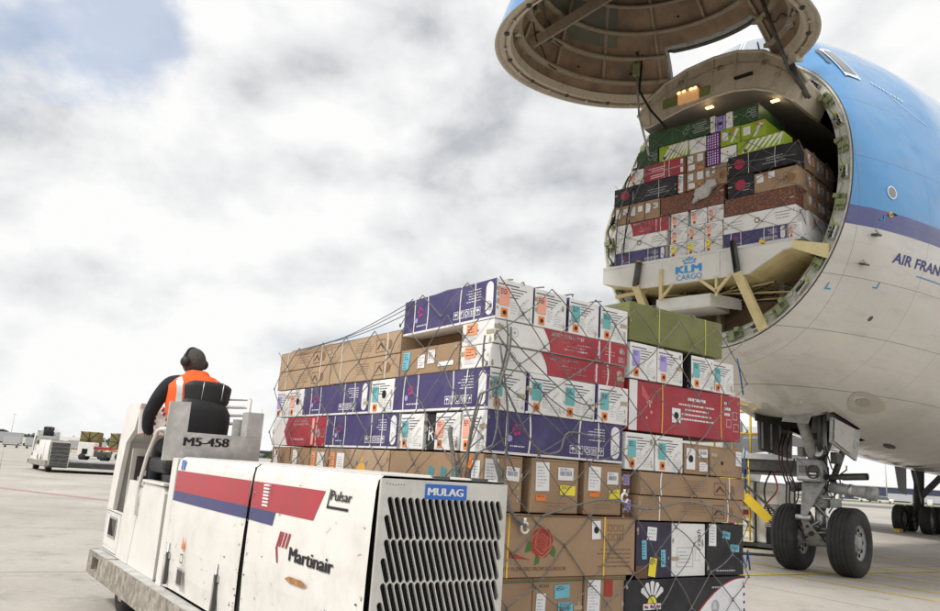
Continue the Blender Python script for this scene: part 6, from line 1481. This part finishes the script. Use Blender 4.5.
bar(mb, (.64, yb - .02, 4.74), (.92, yb + .25, 3.86), .13, .11, cream, (0, 1, 0)); bp_('leg', mb); mb = MB(); bar(mb, (-1.20, yb - .02, 4.76), (-1.10, yb + .25, 4.20), .13, .11, cream, (0, 1, 0)); bp_('leg', mb)
mb = MB(); mb.tube([(.58, yb - .05, 5.24), (.65, yb - .05, 4.74)], .055, geard, 8); mb.tube([(-1.14, yb - .05, 5.16), (-1.20, yb - .05, 4.74)], .055, geard, 8)
for k in range(14): mb.tube([(.585 + k * .0045, yb - .105, 5.22 - k * .034), (.595 + k * .0045, yb - .105, 5.215 - k * .034)], .045, black, 6)
bp_('gas_spring', mb)
mb = MB()
bar(mb, (-.72, yb, 4.98), (-.72, yb, 4.45), .06, .06, cream, (0, 1, 0)); bar(mb, (.28, yb, 4.72), (.28, yb, 4.40), .04, .04, cream, (0, 1, 0))
bar(mb, (-.02, yb, 4.72), (.28, yb, 4.48), .05, .04, cream, (0, 1, 0)); bar(mb, (.52, yb, 4.72), (.28, yb, 4.48), .05, .04, cream, (0, 1, 0)); bar(mb, (-.70, yb, 4.50), (-.50, yb, 4.70), .04, .04, cream, (0, 1, 0)); bar(mb, (-1.1, yb + .2, 4.70), (-1.9, yb + .4, 4.72), .06, .06, cream, (0, 0, 1))
bp_('brace', mb)
mb = MB(); mb.box(-.88, .12, yb + .10, yb + .75, 4.28, 4.50, sillw, .01); mb.prism([(.121, yb + .10, 4.28), (.33, yb + .75, 4.32), (.33, yb + .75, 4.5), (.121, yb + .10, 4.50)], (-.02, .0, 0), sillw); mb.box(-.86, .11, yb + .097, yb + .1, 4.30, 4.31, scuffed); bp_('drive_box', mb)
mb = MB()
for k in range(12): mb.tube([(rnd(-1.9, 1.5), yb + .5, 4.66), (rnd(-1.9, 1.6), yb + .7, 4.5), (rnd(-1.6, 1.5), yb + .8, rnd(4.3, 4.7))], .012, random.choice((geard, cream, black)), 5)
bp_('cable', mb)

# cartons on the pallet inside the opening
NB = 'cartons on the pallet in the nose opening'
Y0 = -4.25
def B(kind, x0, x1, z0, z1, lab, d=.35, body=cwhite, dy=0.0):
    c = Ctn(BF, x0, x1, Y0 + dy, Y0 + dy + d, z0, z1, body, lab, NB, rnd(-.004, .004)); w, h, m_ = c.W, c.H, c.mb
    if kind == 'purple': c.p_purple(c.F)
    elif kind == 'end': c.p_end(c.F, salmon)
    elif kind == 'endy': c.p_end(c.F, yel)
    elif kind == 'red': c.p_red(c.F, .30)
    elif kind == 'redfull': c.mb.q(c.F, 0, 0, w, h, cred, .001); microtext(m_, c.F, w * .1, h * .55, w * .55, h * .8, 2, wht, 'c', .4); microtext(m_, c.F, w * .1, h * .1, w * .55, h * .35, 2, wht, 'c', .4); m_.q(c.F, 0, h * .48, w, h * .5, wht); c.straps(c.F, (w * .5, w * .62)); c.lab(c.F, w * .88, h * .1, w * .06, h * .3, paper, 'none'); c.lab(c.F, w * .88, h * .6, w * .06, h * .3, paper, 'none'); c.mb.q(c.F, w * .95, 0, w, h, kraft_d, .003)
    elif kind == 'long': 
        m_.circ(c.F, w * .48, h * .5, .05, greenb); m_.circ(c.F, w * .48, h * .5, .03, wht, .003); microtext(m_, c.F, w * .7, h * .3, w * .95, h * .8, 3, greenb, 'c', .3); microtext(m_, c.F, w * .1, h * .2, w * .3, h * .7, 3, inkg, 'l', .3)
    elif kind == 'kend': c.lab(c.F, w * .08, h * .35, w * .3, h * .5, paper, 'lines', -.05); c.lab(c.F, w * .58, h * .5, w * .3, h * .3, paper, 'lines')
    elif kind == 'kend2': c.lab(c.F, w * .06, h * .5, w * .3, h * .4, paper, 'lines'); c.lab(c.F, w * .6, h * .5, w * .32, h * .42, paper, 'lines'); c.lab(c.F, w * .1, h * .08, w * .36, h * .3, paper, 'lines'); c.lab(c.F, w * .66, h * .1, w * .2, h * .2, orange, 'none')
    elif kind == 'kraft': c.p_kraft(c.F, False); c.lab(c.F, w * .06, h * .5, w * .16, h * .38, paper, 'lines'); c.lab(c.F, w * .34, h * .62, w * .14, h * .32, paper, 'lines')
    elif kind == 'leop': pass
    elif kind == 'flower':
        q_ = w * .18 if w > .6 else w * .5
        for k in range(7): a = k * .9; m_.circ(c.F, q_ + .05 * math.cos(a), h * .55 + .05 * math.sin(a), .045, mat('crimson_print', (.42, .02, .06), .5), .0015 + k * .0002, 10)
        microtext(m_, c.F, w * .5, h * .2, w * .9, h * .6, 3, inkg, 'c', .3)
        if w > .6: c.straps(c.F, (w * .32, w * .72), None, .008)
    elif kind == 'green': m_.ringo(c.F, w * .62, h * .5, .05, .008, inkg); m_.ringo(c.F, w * .66, h * .7, .04, .008, inkg); microtext(m_, c.F, w * .72, h * .2, w * .96, h * .85, 5, inkg, 'c', .4); m_.q(c.F, w * .40, h * .2, w * .402, h * .9, inkg)
    elif kind == 'lime':
        for k in range(7): x = w * (.10 + .13 * k); m_.pg(c.F, [(x, h * .05), (x + .03, h * .05), (min(x + .22, w), h * .9), (min(x + .16, w - .02), h * .95)], wht, .0015)
        m_.circ(c.F, w * .18, h * .2, .03, violet, .003)
    elif kind == 'limel': c.lab(c.F, w * .1, h * .3, w * .3, h * .5, paper, 'lines'); m_.pg(c.F, [(w * .5, h * .1), (w * .6, h * .1), (w * .95, h * .8), (w * .8, h * .9)], wht); c.lab(c.F, w * .62, h * .75, w * .15, h * .15, orange, 'none')
    elif kind == 'dots':
        for i in range(5):
            for j in range(6): m_.q(c.F, w * (.06 + .19 * i), h * (.05 + .16 * j), w * (.15 + .19 * i), h * (.13 + .16 * j), wht)
    elif kind == 'lilac': m_.frame(c.F, w * .2, h * .1, w * .8, h * .9, .01, ink); m_.q(c.F, w * .3, h * .35, w * .7, h * .6, ink)
    elif kind == 'plain': m_.circ(c.F, w * .45, h * .65, .012, inkb); microtext(m_, c.F, w * .3, h * .2, w * .7, h * .45, 2, inkg, 'c', .3)
    return c.done()
T0 = ' of the aircraft pallet'
rows = [
 ('purple', -1.90, -.86, 5.28, 5.52, 'long purple carton at bottom left' + T0), ('endy', -.78, -.46, 5.28, 5.52, 'white carton with yellow label in the bottom row, left of three'), ('endy', -.45, -.13, 5.28, 5.52, 'white carton with yellow label in the bottom row, middle of three'), ('endy', -.12, .20, 5.28, 5.52, 'white carton with yellow label in the bottom row, right of three'), ('purple', .22, 1.27, 5.28, 5.52, 'long purple carton at bottom right' + T0), ('end', 1.29, 1.50, 5.28, 5.52, 'white carton end with orange label at the bottom right corner' + T0),
 ('long', -1.92, -.84, 5.525, 5.80, 'long white carton with round green mark above the left purple one'), ('end', -.76, -.44, 5.525, 5.79, 'white carton in the second row from the bottom, left of three'), ('end', -.43, -.12, 5.525, 5.79, 'white carton in the second row from the bottom, middle of three'), ('end', -.11, .20, 5.525, 5.79, 'white carton in the second row from the bottom, right of three'), ('long', .22, 1.42, 5.525, 5.82, 'long white carton above the right purple one in the nose opening'),
 ('red', -1.92, -.80, 5.805, 6.06, 'long red and white carton in the left of the nose opening'), ('end', -.76, -.44, 5.795, 6.07, 'white carton with orange label below the spotted carton, left of three'), ('end', -.38, -.08, 5.795, 6.07, 'white carton with orange label below the spotted carton, middle of three'), ('end', -.06, .22, 5.795, 6.07, 'white carton with orange label below the spotted carton, right of three'), ('leop', .25, 1.40, 5.825, 6.125, 'brown spotted carton on the right of the nose opening'),
 ('kend', -1.94, -1.63, 6.075, 6.43, 'brown carton with white label under the long black one, left of three'), ('kend', -1.62, -1.31, 6.075, 6.43, 'brown carton with white label under the long black one, middle of three'), ('kend', -1.30, -.99, 6.075, 6.43, 'brown carton with white label under the long black one, right of three'), ('leop', -.97, .23, 6.075, 6.42, 'long brown spotted carton in the middle of the nose opening'), ('kraft', .755, 1.46, 6.13, 6.46, 'brown carton with two white papers right of the black flower carton'), ('flower', .30, .745, 6.13, 6.50, 'square black carton with red flower in the nose opening'),
 ('flower', -1.97, -.65, 6.44, 6.785, 'long black carton with red flower at left' + T0), ('end', -.63, -.53, 6.44, 6.78, 'narrow white carton edge beside the long black carton'), ('leop', -.52, -.465, 6.44, 6.78, 'narrow reddish spotted carton edge' + T0), ('kend2', -.46, -.125, 6.44, 6.77, 'brown carton with white papers and orange dot, lower of two stacked'), ('kraft', -.12, .285, 6.43, 6.79, 'brown carton behind the grey paper bag'), ('flower', .30, 1.43, 6.505, 6.86, 'long black carton with red flower at right' + T0),
 ('end', -1.62, -1.34, 6.79, 7.08, 'white carton end left of the red cartons in the nose opening'), ('redfull', -1.33, -.48, 6.79, 7.10, 'red carton with white straps high in the nose opening'), ('kend2', -.46, -.125, 6.775, 7.10, 'brown carton with white papers and orange dot, upper of two stacked'), ('dots', -.08, .155, 6.80, 7.085, 'purple carton with white dots, lower of two'), ('plain', .17, .455, 6.80, 7.07, 'white carton beside the lower dotted purple one'), ('lime', .47, 1.25, 6.865, 7.09, 'long lime green striped carton at right' + T0),
 ('green', -1.47, -1.04, 7.10, 7.40, 'small dark green carton at the upper left step' + T0), ('lime', -1.02, -.425, 7.105, 7.395, 'lime green striped carton under the dark green one, left'), ('plain', -.42, -.10, 7.105, 7.38, 'white carton left of the upper dotted purple one'), ('dots', -.085, .155, 7.09, 7.375, 'purple carton with white dots, upper of two'), ('limel', .17, .525, 7.095, 7.395, 'lime green carton with white label, left of two'), ('limel', .535, .95, 7.095, 7.385, 'lime green carton with white label, right of two'),
 ('green', -1.25, -.03, 7.405, 7.71, 'long dark green carton on top' + T0), ('plain', -.02, .07, 7.405, 7.70, 'narrow grey white carton edge in the top row' + T0), ('lilac', .08, .26, 7.40, 7.66, 'small lilac carton with black frame print in the top row'), ('plain', .27, .395, 7.40, 7.69, 'narrow white carton with labels in the top row'), ('green', .40, .84, 7.40, 7.70, 'dark green carton at the top right' + T0)]
bod = {'purple': cwhite, 'kend': kraft, 'kend2': kraft, 'kraft': kraft, 'leop': leop, 'flower': cblack, 'redfull': kraft_d, 'green': dgreen, 'lime': lime, 'limel': lime, 'dots': violet, 'lilac': lilac}
for k, x0, x1, z0, z1, lab in rows: B(k, x0, x1, z0, z1, lab, body=bod.get(k, cwhite), d=.35 if x1 - x0 > .6 else 1.05)
# side of that pallet, running aft
rowz = [(5.28, 5.52, cwhite, 'white'), (5.525, 5.82, cwhite, 'white'), (5.825, 6.125, kraft, 'brown'), (6.13, 6.46, kraft, 'brown'), (6.505, 6.86, kraft, 'brown')]
for r_, (z0, z1, bd, nm) in enumerate(rowz):
    for k, (y0, y1) in enumerate(((-3.88, -3.5), (-3.49, -3.1), (-3.09, -2.7), (-2.69, -2.3), (-2.29, -1.9))):
        if r_ == 4 and k > 2: continue
        c = Ctn(BF, .75, 1.46 - .01 * k, y0, y1, z0, z1, bd, f'{nm} carton on shaded side of aircraft pallet, {("lowest", "second", "third", "fourth", "fifth")[r_]} row, {("first", "second", "third", "fourth", "fifth")[k]} back', NB, 0)
        c.lab(c.R, .04, c.H * .3, .09, c.H * .5, paper); c.lab(c.R, .18, c.H * .35, .12, c.H * .4, paper if k % 2 else salmon, 'lines'); c.done()
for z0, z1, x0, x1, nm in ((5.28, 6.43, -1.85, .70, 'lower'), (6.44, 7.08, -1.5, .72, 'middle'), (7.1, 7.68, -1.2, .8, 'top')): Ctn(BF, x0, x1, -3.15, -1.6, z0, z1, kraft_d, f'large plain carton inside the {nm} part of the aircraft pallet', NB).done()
net2 = empty('cargo_net', tuple(AN), R(-46), 'light grey rope net over the carton stack in the nose opening', 'cargo net')
mb = MB(); nfl = Fr((-1.95, Y0 - .012, 5.26), (1, 0, 0), (0, 0, 1)); net(mb, nfl, 0, 3.45, 0, 1.60, .29, .20, .0042, rope, jit=.05)
net(mb, Fr((-1.3, Y0 - .012, 6.86), (1, 0, 0), (0, 0, 1)), 0, 2.2, 0, .84, .275, .21, .0042, rope, jit=.04)
net(mb, Fr((1.47, Y0, 5.26), (0, 1, 0), (0, 0, 1)), 0, 2.3, 0, 1.6, .29, .2, .006, rope, jit=.05)
mb.tube([(-1.2, Y0 - .03, 7.35), (-1.6, Y0 - .05, 6.9), (-1.85, Y0 - .05, 6.2), (-1.9, Y0 - .03, 5.3)], .012, rope, 6); mb.tube([(-1.05, Y0 - .04, 7.4), (-1.5, Y0 - .06, 6.5), (-1.75, Y0 - .05, 5.5)], .009, rope, 6)
mb.tube([(-.1, Y0 - .03, 6.72), (.6, Y0 - .04, 6.70), (1.45, Y0 - .03, 6.62)], .008, rope, 5); mb.tube([(-1.5, Y0 - .05, 6.8), (-1.62, Y0 - .08, 6.2), (-1.7, Y0 - .06, 5.45)], .010, black, 5)
mb.build('netting', net2)
mb = MB(); n = 12; vs = []
for i in range(n + 1):
    for j in range(n + 1):
        u, v = i / n * 2 - 1, j / n * 2 - 1; r_ = max(abs(u), abs(v)); k_ = (1 - .18 * abs(u * v)) * (1 + .10 * math.sin(5 * math.atan2(v, u) + 1) * r_)
        vs.append((-.10 + .20 * u * k_ + .05 * v, Y0 - .045 - .05 * (1 - r_ ** 2) - rnd(0, .028), 6.36 + .15 * v * k_ + .06 * u + rnd(-.008, .008)))
mb.add(vs, [(i * (n + 1) + j, (i + 1) * (n + 1) + j, (i + 1) * (n + 1) + j + 1, i * (n + 1) + j + 1) for i in range(n) for j in range(n)], mat('crumpled_grey_paper', (.46, .455, .44), .45, bump=.6, bscale=25))
b2 = [(a, Y0 - .018, c_) for a, b_, c_ in vs]; mb.add(b2, [(i * (n + 1) + j, i * (n + 1) + j + 1, (i + 1) * (n + 1) + j + 1, (i + 1) * (n + 1) + j) for i in range(n) for j in range(n)], MATS['crumpled_grey_paper'])
o = tag(mb.build('paper_bag'), 'crumpled grey paper bag tucked under the net in the nose opening', 'bag'); o.location = AN; o.rotation_euler = (0, 0, R(-46))
mb = MB(); mb.box(-1.9, 1.5, -4.3, -1.15, 5.225, 5.272, alu, .004); o = tag(mb.build('cargo_pallet'), 'flat aluminium pallet on the aircraft floor under the cartons', 'cargo pallet'); o.location = AN; o.rotation_euler = (0, 0, R(-46))

# ------------------------------------------------------------------ cargo loader behind the nose gear
ldr = empty('cargo_loader', (7.7, 21.0, 0), R(-30), 'white cargo loader with yellow railings and diagonal yellow arm behind the nose wheels', 'cargo loader')
def lp(name, mb, par=None): return mb.build(name, par or ldr)
mb = MB(); mb.box(-1.2, .30, -.9, 2.2, .16, 1.68, twhite, .03); mb.box(.34, .95, -.7, 2.2, .16, 1.66, twhite, .03); body_ = lp('body', mb)
mb = MB(); mb.box(.36, .93, -.706, -.702, .9, 1.45, sillw)
for k in range(12): mb.box(.55, .92, -.712, -.706, .55 + k * .05, .57 + k * .05, black)
mb.box(-.1, .18, -.906, -.902, 1.05, 1.35, geard); mb.box(.02, .25, -.906, -.902, .75, .95, cred); mb.box(-.35, -.15, -.906, -.902, .40, .85, cred); mb.disc((-.25, -.903, 1.2), (0, -1, 0), .11, black); mb.box(.0, .2, -.908, -.906, .80, .82, wht); lp('control_panel', mb, body_)
mb = MB(); mb.box(-2.5, 1.6, -1.2, 5, 1.95, 2.30, geard); mb.box(-2.5, 1.6, -1.25, -1.2, 2.22, 2.36, alu); lp('platform', mb)
mb = MB()
for x in [-2.4 + k * .45 for k in range(9)]: mb.tube([(x, -1.15, 2.3), (x, -1.15, 3.4)], .03, yellow_p, 6)
for z in (2.85, 3.4): mb.tube([(-2.4, -1.15, z), (1.4, -1.15, z)], .03, yellow_p, 6)
for x in (-2.4, 1.4): mb.tube([(x, -1.15, 3.4), (x, 4.8, 3.4)], .03, yellow_p, 6)
lp('railing', mb)
mb = MB(); bar(mb, (-.65, -1.3, 2.05), (.75, -1.3, .75), .22, .06, yellow_p, (0, 1, 0)); bar(mb, (-.35, -1.3, 2.05), (1.05, -1.3, .80), .06, .04, geard, (0, 1, 0)); lp('arm', mb)
mb = MB(); mb.box(-2.3, -.9, 1.5, 4.6, 2.305, 3.6, sillw, .05); lp('cover', mb)
for x in (-.8, .7):
    for y in (-.4, 1.8): mb = MB(); mb.tube([(x - .12, y, .36), (x + .12, y, .36)], .36, rubber, 20); lp('wheel', mb)
mb = MB(); mb.box(-1.15, .9, -.80, 2.1, .06, .155, geard); mb.tube([(-.75, -.95, .10), (-.75, -.95, .40)], .06, strapy, 8); lp('chassis', mb)
for k in range(10): pass
mb = MB(); mb.tube([(-1.5, -1.4, .03), (-.4, -1.9, .035), (.6, -1.8, .03), (1.2, -2.1, .03)], .03, geard, 6)
o = tag(mb.build('ground_cable'), 'dark cable lying on the apron behind the nose wheels', 'cable'); o.location = (6.6, 20.0, 0)
mb = MB(); mb.box(-.25, .25, -.12, .12, .002, .16, strapy, .02); mb.tube([(-.25, 0, .1), (-.4, 0, .1)], .015, rope, 5); o = tag(mb.build('wheel_chock'), 'pale yellow wheel chock at the distant main wheels', 'wheel chock'); o.location = tuple(AN + A * 24.0 + P * -5.9); o.rotation_euler = (0, 0, R(44))

# ------------------------------------------------------------------ yellow loads and a small tractor on the far left apron
tarp = mat('yellow_tarpaulin', (.44, .38, .16), .7, var=.15, scale=2, bump=1, bscale=2, dirt=(.35, .28, .10), dirt_amt=.6)
for i, (x, y, lab) in enumerate(((-31.4, 66, 'yellow wrapped load on a dolly, left one of two on the far apron'), (-29.2, 66.6, 'yellow wrapped load on a dolly, right one of two on the far apron'))):
    mb = MB(); mb.box(-1.0, 1.0, -1.2, 1.2, 1.95, 3.7, tarp, .12)
    for a_, b_ in (((-1, -1.215, 1.95), (1, -1.215, 3.7)), ((1, -1.215, 1.95), (-1, -1.215, 3.7)), ((0, -1.215, 1.95), (0, -1.215, 3.7)), ((-1, -1.215, 2.8), (1, -1.215, 2.8))): mb.tube([a_, b_], .045, geard, 5); o = tag(mb.build('wrapped_load'), lab, 'wrapped load', 'yellow wrapped loads'); o.location = (x * 1.3 + .6, y * 1.3, -.75); o.scale = (.92, .92, .98); o.rotation_euler = (0, 0, R(12))
dl_ = empty('cargo_dolly', (-38.8, 86.0, 0), R(12), 'long yellow railed dolly under the yellow wrapped loads', 'cargo dolly')
mb = MB(); mb.box(-2.6, 3.2, -1.2, 1.2, 1.0, 1.15, yellow_p); mb.build('deck', dl_)
mb = MB()
for x in (1.7, 2.4, 3.1): mb.tube([(x, -1.15, 1.15), (x, -1.15, 2.9)], .04, scuffed, 5)
mb.tube([(1.2, -1.15, 2.9), (3.1, -1.15, 2.9)], .04, scuffed, 5); mb.build('railing', dl_)
for x in (-1.8, 0, 1.8): mb = MB(); mb.tube([(x, -1.1, .4), (x, -.8, .4)], .4, rubber, 14); mb.tube([(x, -1.0, .4), (x, -1.0, 1.0)], .08, geard, 6); mb.build('wheel', dl_)
tg_ = empty('baggage_tractor', (-35.0, 76.0, 0), R(10), 'tiny white tractor with red rear standing before the yellow loads', 'tractor')
mb = MB(); mb.box(-1.5, .0, -.7, .7, .4, 1.7, twhite, .08); mb.box(.02, 1.3, -.7, .7, .4, .9, geard, .05); mb.build('body', tg_)
mb = MB(); mb.box(-.1, 1.6, -.72, .72, 1.1, 1.35, cred, .03); mb.build('rear_deck', tg_)
mb = MB(); mb.box(-1.1, -.6, -.715, -.702, .6, 1.1, black); mb.build('door', tg_)
for x in (-1.0, .9):
    for y in (-.75, .6): mb = MB(); mb.tube([(x, y, .33), (x, y + .15, .33)], .33, rubber, 14); mb.build('wheel', tg_)

# ------------------------------------------------------------------ distant ground equipment on the left horizon
def far_truck(x, y, rz, L, H, m1, label):
    e_ = empty('box_truck', (x, y, 0), rz, label, 'truck')
    mb = MB(); mb.box(-L / 2, L / 2 - 1.8, -1.2, 1.2, .9, H, m1, .05); mb.build('cargo_box', e_)
    mb = MB(); mb.prism([(L / 2 - 1.7, -1.1, .5), (L / 2, -1.1, .5), (L / 2, -1.1, 1.6), (L / 2 - .5, -1.1, 2.5), (L / 2 - 1.7, -1.1, 2.5)], (0, 2.2, 0), twhite); mb.build('cab', e_)
    mb = MB(); mb.box(-L / 2, L / 2 - 1.7, -1.0, 1.0, .5, .88, geard); mb.build('chassis', e_)
    for wx in (-L / 2 + 1, L / 2 - 1):
        for wy in (-1.15, .9): mb = MB(); mb.tube([(wx, wy, .45), (wx, wy + .25, .45)], .45, rubber, 12); mb.build('wheel', e_)
far_truck(-128, 225, R(20), 9, 3.6, bgrey, 'grey box truck far off at the left edge of the apron')
far_truck(-101, 205, R(8), 8, 3.3, twhite, 'white box truck far off above the small transporter')
far_truck(-78, 212, R(-5), 7, 3.0, bnavy, 'dark box truck far off between transporter and yellow loads')
def far_dollies(x, y, n_, label):
    for k in range(n_):
        e_ = empty('container_dolly', (x + k * 3.6, y + k * 1.2, 0), R(18), label, 'container dolly', 'container dollies parked in a row far off')
        mb = MB(); mb.box(-1.5, 1.5, -.8, .8, .45, .6, geard); mb.build('deck', e_)
        if k % 3 != 2: mb = MB(); mb.prism([(-1.5, -.75, .61), (1.0, -.75, .61), (1.5, -.75, 1.1), (1.5, -.75, 2.2), (-1.5, -.75, 2.2)], (0, 1.5, 0), alu if k % 2 else bgrey); mb.build('container', e_)
        for wx in (-1, 1): mb = MB(); mb.tube([(wx, -.8, .22), (wx, -.6, .22)], .22, rubber, 10); mb.build('wheel', e_)
far_dollies(-98, 150, 9, 'small container dolly in a parked row near the left horizon')
st_ = empty('passenger_stairs', (-112, 176, 0), R(30), 'pale mobile stairs standing far off on the left', 'mobile stairs')
mb = MB(); bar(mb, (-3, 0, .8), (3, 0, 4.2), 1.6, .25, bgrey); mb.build('flight', st_)
mb = MB(); mb.box(2.9, 4.4, -.9, .9, 4.1, 4.25, bgrey); mb.tube([(3.6, 0, .4), (3.6, 0, 4.1)], .12, geard, 6); mb.build('landing', st_)
mb = MB(); mb.box(-3.2, 4.0, -.9, .9, .3, .75, geard); mb.build('chassis', st_)

mb = MB()                                 # long low wood along the left horizon
for k in range(1500):
    x = rnd(-760, -60); y = 760 + rnd(-25, 25); h_ = 4.5 + 3.5 * math.sin(x * .013) ** 2 + 1.5 * math.sin(x * .07); z = rnd(.3, 1) * h_; a = rnd(1.0, 2.6)
    p = Vector((x, y, z)); d1 = Vector((rnd(-1, 1), rnd(-.4, .4), rnd(-.5, .5))).normalized() * a; d2 = Vector((rnd(-.4, .4), rnd(-.4, .4), 1)).normalized() * a * .7
    mb.poly([p - d1 - d2, p + d1 - d2 * .7, p + d1 * .7 + d2, p - d1 * .8 + d2 * .8], leafm)
tag(mb.build('far_wood'), 'low dark wood along the left horizon', 'wood', kind='stuff')
# more fittings on the loader by the nose gear
mb = MB(); mb.box(-.9, -.45, -1.0, -.905, .95, 1.45, cred, .01); mb.box(-.85, -.50, -1.01, -1.0, 1.05, 1.15, wht); lp('fire_extinguisher_box', mb)
mb = MB()
for x in (-.05, .25): mb.tube([(x, -1.05, .2), (x, -1.2, 2.3)], .025, yellow_p, 6)
for k in range(6): mb.tube([(-.05, -1.06 - k * .02, .45 + k * .32), (.25, -1.06 - k * .02, .45 + k * .32)], .02, yellow_p, 6)
lp('ladder', mb)
for k in range(5):
    mb = MB(); x = rnd(-.9, .9); mb.tube(cr([(x, -1.0, 2.0), (x + rnd(-.2, .2), -1.2, 1.5), (x + rnd(-.3, .3), -1.15, 1.0), (x + rnd(-.2, .3), -1.0, .5)]), .022, random.choice((black, cred, geard)), 6); lp('hose', mb)
